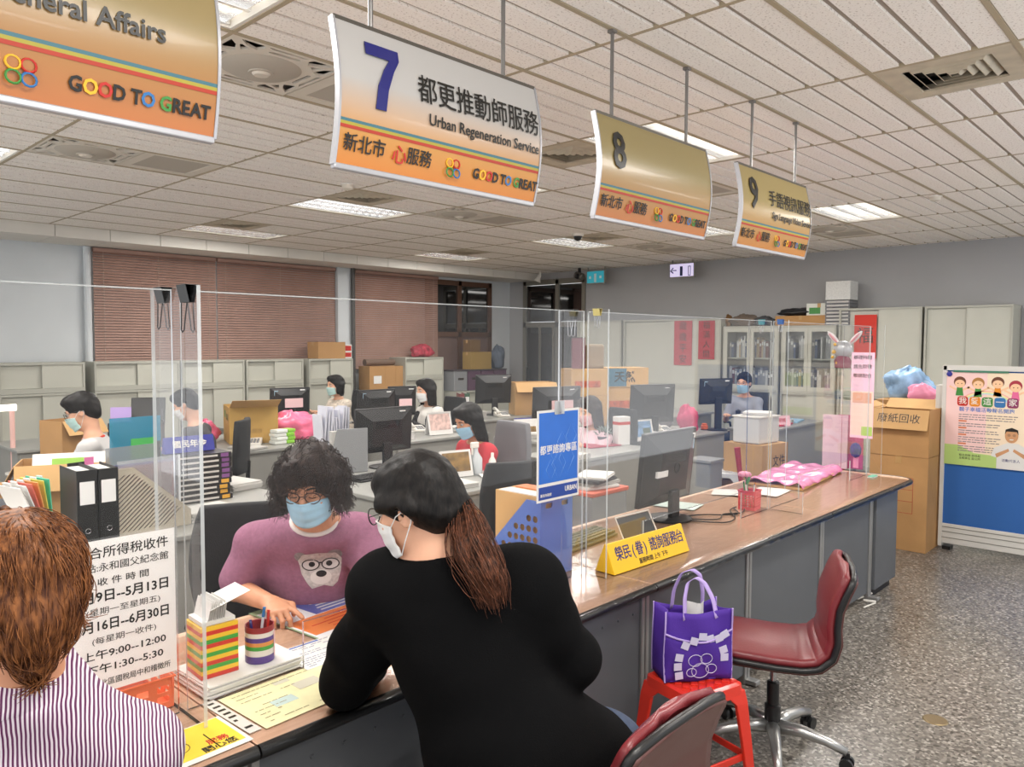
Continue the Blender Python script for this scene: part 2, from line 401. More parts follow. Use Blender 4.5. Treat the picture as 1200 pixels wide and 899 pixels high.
blind(bxp(255.5), bxp(393), 1.4, 2.955, 'brown venetian blind on the right half of the wide window')
blind(bxp(416), bxp(513), 1.3, 2.955, 'narrower brown venetian blind between the white pillar and the dark window')
pl = structure('trim_1', MB().tube([(bxp(104), WY-.06, 0), (bxp(104), WY-.06, 2.96)], .045, 12).bx(bxp(394), bxp(413), WY-.12, WY, 0, 2.965), W_PALE)
structure('trim_2', MB().tube([(bxp(410), WY-.16, 0), (bxp(410), WY-.16, 2.965)], .035, 12), mat('dark_pipe', '4a4846', .5))

# ================================================================ CEILING FITTINGS
WHITE = mat('white_enamel', 'e6e2da', .35); IVORY = mat('ivory_plastic', 'd8d0c2', .5); DIRTY = mat('aged_ivory_metal', 'c4b8a2', .5, noise=.15, nscale=9)
LOUV = mat('mirror_louvre', 'f2f2f2', .18, .9); TUBE = mat('lit_tube', 'fffaf2', .5, emit=9)
DARK = mat('vent_dark', '3c3833', .8); BLACKP = mat('black_plastic', '1b1b1c', .4); MESHG = mat('fan_mesh_grey', 'b5ada0', .7)
def cellpos(i, j): return GX0+GX*i, GY0+GY*j
def troffer_proto():
    t = thing('ceiling_light', '', 'light'); w, d = GX-.03, GY-.03
    mb = MB()
    for s in (-1, 1): mb.bx(-w/2, w/2, s*d/2-.012, s*d/2+.012, -.012, .10); mb.bx(s*w/2-.012, s*w/2+.012, -d/2, d/2, -.012, .10)
    mb.bx(-w/2, w/2, -d/2, d/2, .10, .11); part('housing', mb, WHITE, t)
    lv = MB()
    for k in range(3):
        y = (k-1)*.19
        for s in (-1, 1):
            lv.prism([(0, .0), (.016, .055), (.02, .055), (.006, 0)], -w/2+.02, w/2-.02, lambda a, c, e, y=y, s=s: (e, y+s*(.092-a), c))
        for q in range(13): lv.bx(-w/2+.04+q*(w-.08)/12-.001, -w/2+.04+q*(w-.08)/12+.001, y-.088, y+.088, .002, .035)
    part('louvre', lv, LOUV, t)
    tb = MB()
    for k in range(3): tb.tube([(-w/2+.04, (k-1)*.19, .068), (w/2-.04, (k-1)*.19, .068)], .014, 8)
    part('tube', tb, TUBE, t)
    return t
TR = troffer_proto(); tl = {(-1, 1): 'ceiling louvre light directly beside the first hanging sign at top left', (-1, 4): 'louvre light just under the first hanging sign, left edge', (-1, 7): 'louvre light at the far left edge next to a round fan grille',
 (2, 1): 'bright louvre light right behind the sign numbered 8', (2, 4): 'louvre light glimpsed past the lower right corner of the sign numbered 7', (2, 7): 'louvre light beside a brown diffuser, below the sign numbered 7', (2, 11): 'louvre light against the soffit above the wide blinds',
 (5, 1): 'three-strip louvre light right of the sign numbered 9', (5, 4): 'louvre light glimpsed between the signs numbered 8 and 9', (5, 7): 'louvre light beside the dome camera', (5, 11): 'far louvre light by the soffit above the dark window'}
first = True
for (i, j) in TROF:
    x, y = cellpos(i, j); p = (x+GX/2, y+GY/2, H); lb = tl.get((i, j), 'unseen ceiling louvre light nearer than the hanging signs')
    if first: TR.location = p; TR['label'] = lb; TR['group'] = 'ceiling louvre lights'; first = False
    else: dup(TR, p, 0, lb, 'ceiling louvre lights')
    ld = bpy.data.lights.new('troffer_lamp', 'AREA'); ld.shape = 'RECTANGLE'; ld.size = GX-.1; ld.size_y = GY-.1; ld.energy = LAMP_W; ld.color = (1, .965, .92)
    lo = bpy.data.objects.new('troffer_lamp', ld); COL.objects.link(lo); lo.location = (p[0], p[1], H-.016)
# fan grille with a filter panel beside it
def fan_proto():
    t = thing('ceiling_fan_grille', '', 'ceiling fan'); a = GX/4
    cx = -GX/4; R = .195; holes = []
    for q in range(4):
        c_, s_ = math.cos(q*PI/2), math.sin(q*PI/2)
        base = [[(-.075, .214), (.075, .214), (.085, .226), (.07, .238), (-.07, .238), (-.085, .226)], [(-.085, .262), (.085, .262), (.11, .278), (-.11, .278)],
                [(.115, .25), (.13, .278), (.245, .278), (.20, .232), (.135, .205)], [(.16, .19), (.215, .225), (.225, .215), (.19, .16)]]
        base.append([(-x, y) for x, y in base[2]][::-1])
        for P in base: holes.append([(x*c_-y*s_, x*s_+y*c_) for x, y in P])
    me = flatcut([(-.295, -.30), (.295, -.30), (.295, .30), (-.295, .30)], holes, .012); put('grille', me, IVORY, t, loc=(cx, 0, -.012))
    part('recess', MB().bx(cx-.29, cx+.29, -.30, .30, .09, .10), DARK, t)
    part('disc', MB().lathe([(0, -.046), (.06, -.045), (.062, -.04), (R-.03, -.034), (R, -.018)], 40, (cx, 0, 0), cap=False), MESHG, t, smooth=30)
    part('hub', MB().lathe([(0, -.056), (.035, -.055), (.045, -.046), (.045, -.03)], 24, (cx, 0, 0), cap=False), IVORY, t, smooth=30)
    fp = MB()
    for s in (-1, 1): fp.bx(-cx-.29, -cx+.29, s*.27-.035, s*.27+.035, -.012, .01); fp.bx(-cx+s*.255-.04, -cx+s*.255+.04, -.3, .3, -.012, .01)
    part('panel_frame', fp, IVORY, t); part('filter', MB().bx(-cx-.22, -cx+.22, -.24, .24, -.006, .01), MESHG, t)
    return t
FN = fan_proto(); fl = ['round fan grille between the first sign and the sign numbered 7', 'round fan grille below the first sign near the left edge', 'fan grille hidden behind the sign numbered 8', 'fan grille below the sign numbered 7', 'far fan grille above the far corner door', 'fan grille right of the sign numbered 9']
for q, (i, j) in enumerate(FANS):
    x, y = cellpos(i, j); p = (x+GX/2, y+GY/2, H)
    if q == 0: FN.location = p; FN['label'] = fl[0]; FN['group'] = 'ceiling fan grilles'
    else: dup(FN, p, 0, fl[q], 'ceiling fan grilles')
# air diffusers with concentric louvres
def diff_proto():
    t = thing('air_diffuser', '', 'air vent'); me = flatcut([(-.298, -.298), (.298, -.298), (.298, .298), (-.298, .298)], [rrect(-.2, .2, -.2, .2, .004)], .012)
    put('plate', me, DIRTY, t, loc=(0, 0, -.008)); part('throat', MB().bx(-.22, .22, -.22, .22, .07, .08), DARK, t)
    lv = MB()
    for k in range(4):
        q = (.05+.045*k)*math.sqrt(2)
        lv.lathe([(q-.045, -.016), (q, .02), (q+.005, .02), (q-.039, -.016), (q-.045, -.016)], 4, R=rotm(0, 0, PI/4), cap=False)
    part('louvre', lv, DIRTY, t)
    return t
DF = diff_proto(); dl = ['large square air diffuser in the upper right of the ceiling', 'square air diffuser between the signs numbered 7 and 8', 'square air diffuser below the sign numbered 7 next to a light', 'square air diffuser by the soffit light at left', 'square air diffuser behind the dome camera', 'square air diffuser by the far soffit light']
for q, (i, j) in enumerate(DIFF):
    x, y = cellpos(i, j); p = (x+GX/4, y+GY/2, H)
    if q == 0: DF.location = p; DF['label'] = dl[0]; DF['group'] = 'ceiling air diffusers'
    else: dup(DF, p, 0, dl[q], 'ceiling air diffusers')
# small fittings
def dome(x, y, label):
    t = thing('dome_camera', label, 'security camera', (x, y, H))
    part('base', MB().lathe([(0, 0), (.07, 0), (.075, -.012), (.075, -.04), (.06, -.045), (0, -.045)], 24, cap=False), WHITE, t, smooth=30)
    part('dome', MB().sphere((0, 0, -.045), (.055, .055, .06), 16), BLACKP, t, smooth=True)
p = at(672, 279, Z=H); dome(p.x-.35, p.y-.35, 'black dome camera with white base on the ceiling beside the louvre light')
def smoke(px, py, label):
    p = at(px, py, Z=H); t = thing('smoke_detector', label, 'smoke detector', (p.x, p.y, H-.012))
    part('base', MB().lathe([(0, 0), (.06, 0), (.06, -.012), (0, -.012)], 20, cap=False), WHITE, t); part('head', MB().lathe([(.05, -.012), (.045, -.04), (.02, -.05), (0, -.05)], 20, cap=False), IVORY, t, smooth=40)
smoke(1096, 228, 'small round smoke detector on the ceiling at far right'); smoke(407, 214, 'small round smoke detector on the ceiling under the sign numbered 7')
t = thing('speaker_horn', 'small white horn on the soffit left of the corner door', 'speaker', at(633, 322, X=11.2))
part('horn', MB().lathe([(0, 0), (.03, 0), (.035, -.06), (.07, -.14), (.064, -.14), (.03, -.06), (0, -.05)], 18, R=rotm(.3, .3), cap=False), WHITE, t, smooth=40); part('bracket', MB().bx(-.015, .015, -.015, .015, 0, .14), WHITE, t)
t = thing('security_camera', 'dark bulky camera hanging at the ceiling over the corner door', 'security camera', at(679, 322, X=11.1))
part('body', MB().tube([(0, -.08, -.05), (0, .08, 0)], .07, 14), mat('grey_metal', '77736d', .4, .6), t, smooth=30, bevel=.01)
part('lens', MB().lathe([(0, 0), (.05, 0), (.04, -.03), (0, -.02)], 16, (-.06, 0, -.03), rotm(0, PI/2), cap=False), BLACKP, t); part('bracket', MB().bx(-.02, .02, -.02, .02, .02, .20), BLACKP, t)
def exit_sign(px, py, w_, h_, face, mark, label, txt, col2):
    p = at(px, py, X=WX-.35); t = thing('exit_sign', label, 'sign', p)
    part('case', MB().bx(-.03, .03, -w_/2, w_/2, -h_/2, h_/2), mat('grey_case', '8a8880', .4), t, bevel=.006)
    part('face', MB().bx(-.036, -.03, -w_/2+.015, w_/2-.015, -h_/2+.02, h_/2-.015), mat(face[0], face[1], .4, emit=face[2]), t)
    text(txt, h_*.62, (-.038, 0, 0), (0, -1, 0), (0, 0, 1), mat(mark, col2, .5), t, 'CENTER', bold=.02)
    part('hanger', MB().bx(-.01, .01, -.2, -.18, h_/2, h_/2+.12).bx(-.01, .01, .18, .2, h_/2, h_/2+.12), mat('grey_case', '8a8880'), t)
exit_sign(699, 325, .40, .24, ('exit_cyan', '2d93a3', .55), 'exit_mark_white', 'small cyan lit exit sign by the corner door', '▪▮▪', 'd8f2f6')
exit_sign(800, 317, .46, .24, ('exit_lilac', 'c9c0e0', .8), 'exit_mark_blue', 'small pale lilac lit direction sign with a left arrow on the grey wall', '←▮▯', '28325e')

# ================================================================ HANGING COUNTER SIGNS
SGN_Z0, SGN_H, SGN_Y = 2.29, .44, 2.03
def bulge(z): return .035*math.sin(PI*min(1, max(0, (z-SGN_Z0)/SGN_H)))
def sign_print(name, top, mid, bot):
    m, nt, b, N, L = nodes_of(name); tc = N('ShaderNodeTexCoord'); sp = N('ShaderNodeSeparateXYZ'); L(tc.outputs['Generated'], sp.inputs[0])
    r = N('ShaderNodeValToRGB'); es = r.color_ramp.elements; es[0].position = .0; es[0].color = (*lin(bot), 1); es[1].position = 1; es[1].color = (*lin(top), 1)
    for p_, c in ((.24, mid), (.60, top)):
        e = es.new(p_); e.color = (*lin(c), 1)
    L(sp.outputs['Z'], r.inputs[0]); L(r.outputs[0], b.inputs['Base Color']); b.inputs['Roughness'].default_value = .28; b.inputs['Coat Weight'].default_value = .08
    return m
NAVY, INK, RED, ORANGE, GREEN, BLUE, YEL = mat('navy_print', '1d1f6b', .4), mat('black_print', '16140f', .4), mat('red_print', 'c0281c', .4), mat('orange_print', 'e08a1c', .4), mat('green_print', '3f8a3c', .4), mat('blue_print', '2f72ad', .4), mat('yellow_print', 'e8b429', .4)
ALU = mat('aluminium_edge', 'b2b2b6', .35, .4); STEEL = mat('steel_rod', '8b8987', .35, .8)
def hanging_sign(x0, x1, top, mid, bot, num, numcol, han, eng, label, rods, nsz=.24, hx=.30, ex=.345, bold=.01):
    t = thing('hanging_sign', label, 'sign', ((x0+x1)/2, SGN_Y, SGN_Z0), group='counter signs hanging from the ceiling'); hw = (x1-x0)/2
    loc = lambda v: Vector((v.x-(x0+x1)/2, v.y-SGN_Y, v.z-SGN_Z0))
    wp = lambda p: Vector((p.x, p.y-bulge(p.z+SGN_Z0), p.z))
    mb = MB()
    for s in (-1, 1): mb.grid(lambda u, v, s=s: (-hw+2*hw*u, s*.008-bulge(SGN_Z0+v*SGN_H), v*SGN_H), 3, 15)
    part('face', mb, sign_print('sign_print_'+{'7': 'seven', '8': 'eight', '9': 'nine'}.get(num, 'affairs'), top, mid, bot), t, smooth=True)
    for s in (-1, 1):
        ca = MB(); prof = [(-.012-bulge(SGN_Z0+k/14*SGN_H), k/14*SGN_H) for k in range(15)]+[(.012-bulge(SGN_Z0+k/14*SGN_H), k/14*SGN_H) for k in range(14, -1, -1)]
        ca.prism(prof, s*hw-.004, s*hw+.004, lambda a, c, e: (e, a, c)); part('side_cap', ca, ALU, t)
    part('bottom_rail', MB().bx(-hw, hw, -.012, .012, -.012, .006), ALU, t, bevel=.004); part('top_rail', MB().bx(-hw, hw, -.01, .01, SGN_H-.006, SGN_H+.006), mat('dark_rail', '5b564e', .4, .4), t)
    st = MB()
    for z, h_, mi in ((.128, .009, 0), (.119, .009, 1), (.109, .010, 2)):
        st.grid(lambda u, v, z=z, h_=h_: (-hw+.003+(2*hw-.006)*u, -.0095-bulge(SGN_Z0+z+h_*v), z+h_*v), 2, 2, m=mi)
    part('stripes', st, [mat('teal_stripe', '3f6f7a', .4), mat('olive_stripe', 'a79a35', .4), mat('red_stripe', 'b0361f', .4)], t)
    T = lambda s, size, x, z, mt, **k: text(s, size, (-hw+x, -.0135, z), (1, 0, 0), (0, 0, 1), mt, t, warp=wp, **k)
    if num == '7':
        sv = [(-.075, .11), (.075, .11), (.075, .075), (.045, .03), (.015, -.04), (.005, -.11), (-.042, -.11), (-.03, -.03), (0, .03), (.028, .068), (-.075, .068)]
        mb = MB().prism([(a*.86, c*.92) for a, c in sv], -.0150, -.0125, lambda a, c, e: (-hw+.165+a, e-bulge(SGN_Z0+.285+c), .285+c)); part('lettering', mb, numcol, t)
    elif num: T(num, nsz, .085, .285, numcol, bold=.02, xs=.9)
    if han: T(han, .098, hx, .285, INK, bold=.004, xs=.87 if len(han) > 6 else 1)
    if eng: T(eng, .052, ex, .195, INK, bold=.012, xs=.93)
    T('新北市', .056, .02, .065, INK, bold=.008, xs=.95); T('心', .062, .205, .06, RED, bold=.01); T('服務', .056, .265, .065, INK, bold=.008, xs=.95)
    fl = MB()
    for q, mi in ((0, 0), (1, 1), (2, 2), (3, 3)):
        a = PI/4+q*PI/2; c0 = Vector((-hw+.47+.022*math.cos(a), -.014-bulge(SGN_Z0+.06), .06+.022*math.sin(a)))
        fl.tube([c0+Vector((.015*math.cos(k*PI/6), 0, .015*math.sin(k*PI/6))) for k in range(12)], .0028, 5, closed=True, m=mi)
    part('flower_emblem', fl, [RED, YEL, GREEN, BLUE], t)
    x = .565; cols = [INK, YEL, RED, INK, None, INK, BLUE, None, GREEN, INK, INK, INK, INK]
    for ch, mt in zip('GOOD TO GREAT', cols):
        if mt is None: x += .012; continue
        T(ch, .048, x, .058, mt, bold=.028, xs=.88); x += {'G': .031, 'O': .033, 'D': .031, 'T': .024, 'R': .025, 'E': .023, 'A': .027}[ch]
    for rx in rods:
        rb = MB().tube([(rx-(x0+x1)/2, 0, SGN_H-.01), (rx-(x0+x1)/2, 0, H-SGN_Z0-.02)], .008, 8); rb.box((rx-(x0+x1)/2, 0, H-SGN_Z0-.025), (.03, .03, .012))
        part('rod', rb, STEEL, t)
    return t
hanging_sign(.055, .98, '958258', 'ad7944', 'bd7038', '', None, '', '', 'first hanging sign at the top left, orange, reading General Affairs', (.2, .8))
_s = [o for o in COL.objects if o.name == 'hanging_sign'][0]
text('總務管理', .098, (-.17, -.0135, .345), (1, 0, 0), (0, 0, 1), INK, _s, bold=.004, xs=1, warp=lambda p: Vector((p.x, p.y-bulge(p.z+SGN_Z0), p.z)))
text('General Affairs', .066, (-.06, -.0135, .222), (1, 0, 0), (0, 0, 1), INK, _s, bold=.02, xs=.95, warp=lambda p: Vector((p.x, p.y-bulge(p.z+SGN_Z0), p.z)))
hanging_sign(1.355, 2.265, 'b3b0ac', 'c88f48', 'cc7a24', '7', NAVY, '都更推動師服務', 'Urban Regeneration Service', 'hanging sign numbered 7, grey fading to orange, with navy seven', (1.5, 2.1))
hanging_sign(2.65, 3.58, '96865a', 'ae7f45', 'bd7032', '8', INK, '', '', 'hanging sign numbered 8, brownish with blank right half', (2.78, 3.4), nsz=.22)
hanging_sign(3.92, 4.83, '9c8a58', 'b5894f', 'bd7c38', '9', INK, '手語視訊服務', 'Sign Language Video Service', 'hanging sign numbered 9, farthest and smallest of the row', (4.1, 4.68), nsz=.24, hx=.32, ex=.36)
# ================================================================ SERVICE COUNTER
CZ, CY0, CY1 = .745, 1.74, 2.62
m, nt, b, N, L = nodes_of('counter_laminate')
tc = N('ShaderNodeTexCoord'); mp = N('ShaderNodeMapping'); mp.inputs['Scale'].default_value = (1.2, 14, 14); L(tc.outputs['Object'], mp.inputs[0])
n1 = N('ShaderNodeTexNoise'); n1.inputs['Scale'].default_value = 5; n1.inputs['Detail'].default_value = 6; L(mp.outputs[0], n1.inputs['Vector'])
r1 = N('ShaderNodeValToRGB'); r1.color_ramp.elements[0].position = .3; r1.color_ramp.elements[1].position = .75
r1.color_ramp.elements[0].color = (*lin('cda58a'), 1); r1.color_ramp.elements[1].color = (*lin('e2c1a8'), 1); L(n1.outputs['Fac'], r1.inputs[0]); L(r1.outputs[0], b.inputs['Base Color']); b.inputs['Roughness'].default_value = .35
LAM = m
PANEL = mat('counter_grey_panel', '63666a', .45, .25, noise=.05, nscale=3); NOSE = mat('black_rubber_edge', '1a1a1a', .35); POST = mat('silver_post', 'a9a9a8', .35, .7)
m, nt, b, N, L = nodes_of('clear_film')
tr = N('ShaderNodeBsdfTransparent'); gl = N('ShaderNodeBsdfGlossy'); gl.inputs['Roughness'].default_value = .13
tc = N('ShaderNodeTexCoord'); n1 = N('ShaderNodeTexNoise'); n1.inputs['Scale'].default_value = 5; n1.inputs['Detail'].default_value = 3; L(tc.outputs['Object'], n1.inputs['Vector'])
bp = N('ShaderNodeBump'); bp.inputs['Strength'].default_value = .13; bp.inputs['Distance'].default_value = .02; L(n1.outputs['Fac'], bp.inputs['Height']); L(bp.outputs[0], gl.inputs['Normal'])
fr = N('ShaderNodeFresnel'); fr.inputs[0].default_value = 1.5; mx = N('ShaderNodeMixShader'); L(fr.outputs[0], mx.inputs[0]); L(tr.outputs[0], mx.inputs[1]); L(gl.outputs[0], mx.inputs[2]); L(mx.outputs[0], nt.nodes['Material Output'].inputs[0])
FILM = m
def counter(x0, x1, label, film=True, end=False, wrap=False):
    t = thing('service_counter', label, 'counter', (x0, CY0, 0), group='sections of the long service counter'); w = x1-x0; d = CY1-CY0
    poly = [(.003, 0), (w-.003, 0), (w-.003, d), (.003, d)]
    if end: poly = [(.003, 0), (w-.12, 0)]+[(w-.12+.12*math.sin(a*PI/12), .12-.12*math.cos(a*PI/12)) for a in range(1, 7)]+[(w, d), (.003, d)]
    part('counter_top', MB().prism(poly, CZ-.035, CZ-.002), LAM, t)
    edge = [(0.003, 0), (w-.003, 0)] if not end else poly[:-1][0:]
    part('edge_strip', MB().tube([(a, c, CZ-.0175) for a, c in edge], .0185, 10), NOSE, t, smooth=50)
    if film:
        f = MB(); random.seed(int(x0*100)+50)
        hw_ = [random.uniform(-.004, .004) for _ in range(60)]
        def fn(u, v):
            x = .006+(w-.012-(.1 if end else 0))*u; i = int(u*58)
            if v < .5: return (x, d-.03-(d-.03)*v*2, CZ+.0012)
            q = (v-.5)*2; drop = .035 if wrap else .012
            return (x, -.021*math.sin(q*PI/2)+hw_[i]*q, CZ+.0012-drop*(1-math.cos(q*PI/2)))
        f.grid(fn, 60, 12); part('clear_cover', f, FILM, t, smooth=True)
    n = 2; px_ = [k*w/n for k in range(n+1)] if not end else [0, w*.52, w*.52+.5]
    for k in range(n):
        a, c = px_[k]+.03, px_[k+1]-.03
        if end and k == 1:
            part('pedestal', MB().bx(a, c, .02, .5, .06, CZ-.035), PANEL, t, bevel=.004); part('foot', MB().bx(a+.03, c-.03, .05, .45, 0, .06), BLACKP, t); continue
        part('front_panel', MB().bx(a, c, .05, .07, .05, CZ-.035), PANEL, t)
        for q in range(0 if x0 > .95 else 8): part('rivet', MB().lathe([(.007, 0), (.005, -.004), (0, -.005)], 8, (a+.05+(c-a-.1)*q/7, .05, CZ-.12), rotm(-PI/2), cap=False), PANEL, t)
    for k in range(n+1):
        if end and k == 2: continue
        pm = MB()
        if k: pm.bx(px_[k]-.028, px_[k]-.004, .04, .08, 0, CZ-.035)
        if k < n or end: pm.bx(px_[k]+.004, px_[k]+.028, .04, .08, 0, CZ-.035)
        part('frame_post', pm, POST, t, bevel=.004)
        part('foot_bar', MB().bx(px_[k]-(.025 if k else -.002), px_[k]+(.025 if k < n else -.002), -.02, .7, .004, .03), POST, t, bevel=.006)
    part('back_panel', MB().bx(.02, .045, .1, d-.05, .02, CZ-.035), PANEL, t)
    return t
counter(-.75, .93, 'near left counter section with orange basket and paper notice')
counter(.93, 2.72, 'counter section where the woman in pink sits', film=True)
counter(2.72, 4.62, 'counter section with yellow triangular sign and monitor', wrap=True)
counter(4.62, 6.27, 'far right counter section with pink parcel and rounded end', end=True, wrap=True)

# ---------------------------------------------------------------- clear acrylic screens
ACR = see_through('clear_acrylic', 'ffffff', .006, .03, .22); ACE = see_through('acrylic_edge', 'd4d9d9', .62, .15, 1); ACP = see_through('glint_acrylic', 'e4e8e8', .40, .12, .6)
AY, AZ1 = 2.05, 1.885
def pane(name, poly, plane, pos, th, parent):
    """acrylic plate cut to poly (horizontal, z); plane 'x' runs along X at Y=pos, plane 'y' along Y at X=pos"""
    T = (lambda a, c, e: (a, e, c)) if plane == 'x' else (lambda a, c, e: (e, a, c))
    n = len(poly); V = [T(a, c, pos-th/2) for a, c in poly]+[T(a, c, pos+th/2) for a, c in poly]
    mb = MB(); mb.add(V, [tuple(range(n-1, -1, -1)), tuple(range(n, 2*n))], 0); mb.add(V, [(i, (i+1) % n, n+(i+1) % n, n+i) for i in range(n)], 1)
    return part(name, mb, [ACR, ACE], parent)
def screen(x0, x1, cut, label):
    t = thing('acrylic_screen', label, 'partition', (x0, AY, CZ), group='clear acrylic screens along the counter'); w = x1-x0; hh = AZ1-CZ
    P = [(0, .001), (w, .001), (w, hh), (0, hh)]
    if cut: a, c, z = cut[0]-x0, cut[1]-x0, cut[2]; P = [(0, .001), (a, .001), (a, z), (c, z), (c, .001), (w, .001), (w, hh), (0, hh)]
    pane('panel', P, 'x', 0, .008, t); part('glint_strip', MB().bx(0, w, -.0045, .0045, hh-.003, hh+.0005), ACP, t); return t  # added whitish strip paints in the bright refraction line along the top
def wing(x, y0, y1, label, foot=None, th=.010, hh=AZ1-CZ+.006):
    t = thing('acrylic_wing', label, 'partition', (x, AY, CZ), group='clear acrylic wings of the counter screens')
    P = [(y0-AY, .001), (y1-AY, .001), (y1-AY, hh), (y0-AY, hh)]
    if foot: P = [(foot-AY, .001), (y1-AY, .001), (y1-AY, hh), (y0-AY, hh), (y0-AY, .13), (foot-AY, .13)]
    pane('panel', P, 'y', 0, th, t); return t
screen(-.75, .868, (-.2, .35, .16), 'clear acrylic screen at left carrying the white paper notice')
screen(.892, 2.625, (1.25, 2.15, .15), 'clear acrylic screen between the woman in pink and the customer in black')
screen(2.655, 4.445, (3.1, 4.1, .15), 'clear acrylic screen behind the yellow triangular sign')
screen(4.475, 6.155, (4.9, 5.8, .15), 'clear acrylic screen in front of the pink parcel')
wing(.88, 1.915, 2.2, 'clear acrylic wing with two black binder clips, nearest the camera')
wing(2.64, 1.93, 2.2, 'clear acrylic wing right of the blue poster')
wing(4.46, 1.95, 2.2, 'clear acrylic wing behind the red pen basket', foot=1.84)
wing(6.17, 1.95, 2.25, 'clear acrylic wing with a pink notice at the far counter end')
CHROME = mat('chrome_wire', 'b9b9bb', .2, .9)
def clip(p, rz, label, face=BLACKP, s=1.0, wire=None):
    t = thing('binder_clip', label, 'clip', p, rz, group='binder clips on the acrylic screens')
    mb = MB().prism([(-.013*s, 0), (.013*s, 0), (.005*s, -.034*s), (.004*s, -.034*s), (.011*s, -.001), (-.011*s, -.001), (-.004*s, -.034*s), (-.005*s, -.034*s)], -.02*s, .02*s, lambda a, c, e: (e, a, c+.002))
    part('body', mb, face, t, bevel=.001)
    for k in (-1, 1):
        y = k*.006*s
        part('handle', MB().tube([(-.012*s, y, -.033*s), (-.007*s, y*1.5, -.075*s), (-.007*s, y*1.6, -.084*s), (0, y*1.7, -.089*s), (.007*s, y*1.6, -.084*s), (.007*s, y*1.5, -.075*s), (.012*s, y, -.033*s)], .0012*s, 6), wire or CHROME, t)
    return t
zc = AZ1+.008
clip((.88, 2.13, zc), PI/2, 'black binder clip on the near wing, left one of the pair', s=1.25, wire=BLACKP)
clip((.88, 1.98, zc), PI/2, 'black binder clip on the near wing, right one of the pair', s=1.35, wire=BLACKP)
clip((2.64, 2.13, zc), PI/2, 'black binder clip with chrome handles above the blue poster', s=1.3)
clip((2.64, 1.99, zc), PI/2, 'black binder clip with a yellow face on the wing right of the blue poster', mat('brass_yellow', 'cbbd7a', .3, .4), .9)  # clip body in one even brass yellow
clip((4.46, 2.12, zc), PI/2, 'teal binder clip on the wing behind the red pen basket', mat('teal_plastic', '5aa7ae', .4), .9)
clip((4.46, 2.0, zc), PI/2, 'blue binder clip on the wing behind the red pen basket', mat('blue_plastic', '4a74b8', .4), .9)

# ---------------------------------------------------------------- small builders used all over the office
PAPER = mat('white_paper', 'dbd9d5', .7)
_m, _nt, _b, N, L = nodes_of('backlit_paper'); _b.inputs['Base Color'].default_value = (*lin('f0eeea'), 1); _b.inputs['Roughness'].default_value = .7
_t = N('ShaderNodeBsdfTranslucent'); _t.inputs[0].default_value = (*lin('f4f2ee'), 1); _x = N('ShaderNodeMixShader'); _x.inputs[0].default_value = .5; L(_b.outputs[0], _x.inputs[1]); L(_t.outputs[0], _x.inputs[2]); L(_x.outputs[0], _nt.nodes['Material Output'].inputs[0]); THINP = _m
PAPER2 = mat('used_paper', 'c2c0bb', .75)
KRAFT = mat('kraft_board', 'b58a58', .8, noise=.08, nscale=6); KRAFT2 = mat('pale_kraft_board', 'c79f6a', .8, noise=.08, nscale=6); KIN = mat('kraft_inside', '9a7347', .85)
def paper_stack(x, y, z, w_, d_, n, label, rz=0, mt=None, jit=.006, name='paper_stack', group=None):
    t = MB(); random.seed(int(abs(x*997+y*131))); h_ = n
    k = max(2, int(h_/.004)); 
    for i in range(k): t.box((random.uniform(-jit, jit), random.uniform(-jit, jit), h_*(i+.5)/k), (w_, d_, h_/k*.96), rotm(0, 0, random.uniform(-.03, .03)*jit/.006))
    o = part(name, t, mt or PAPER, loc=(x, y, z), rot=(0, 0, rz)); return tag(o, label, 'papers', group)
def sheet(x, y, z, w_, d_, label, rz=0, mt=None, curl=.004, name='paper_sheet', cat='paper'):
    t = MB().grid(lambda u, v: ((u-.5)*w_, (v-.5)*d_, .0015+curl*(abs(u-.5)*2)**3*(1+math.sin(v*5))*.5), 9, 9)
    o = part(name, t, mt or PAPER, loc=(x, y, z), rot=(0, 0, rz), thick=.0008); return tag(o, label, cat)
def marks(parent, w_, d_, rows, mt, z=.003, x0=.1, x1=.9, seed=1, hgt=.35):
    """rows of small printed words on a page"""
    random.seed(seed); mb = MB()
    for i in range(rows):
        y = d_*(.5-(i+1)/(rows+1)); x = w_*(x0-.5)
        while x < w_*(x1-.5)-.01:
            l = random.uniform(.006, .03)
            if random.random() < .85: mb.add([(x, y, z), (min(x+l, w_*(x1-.5)), y, z), (min(x+l, w_*(x1-.5)), y+d_/(rows+1)*hgt, z), (x, y+d_/(rows+1)*hgt, z)], [(0, 1, 2, 3)])
            x += l+.004
            if random.random() < .06: break
    return part('print', mb, mt, parent)
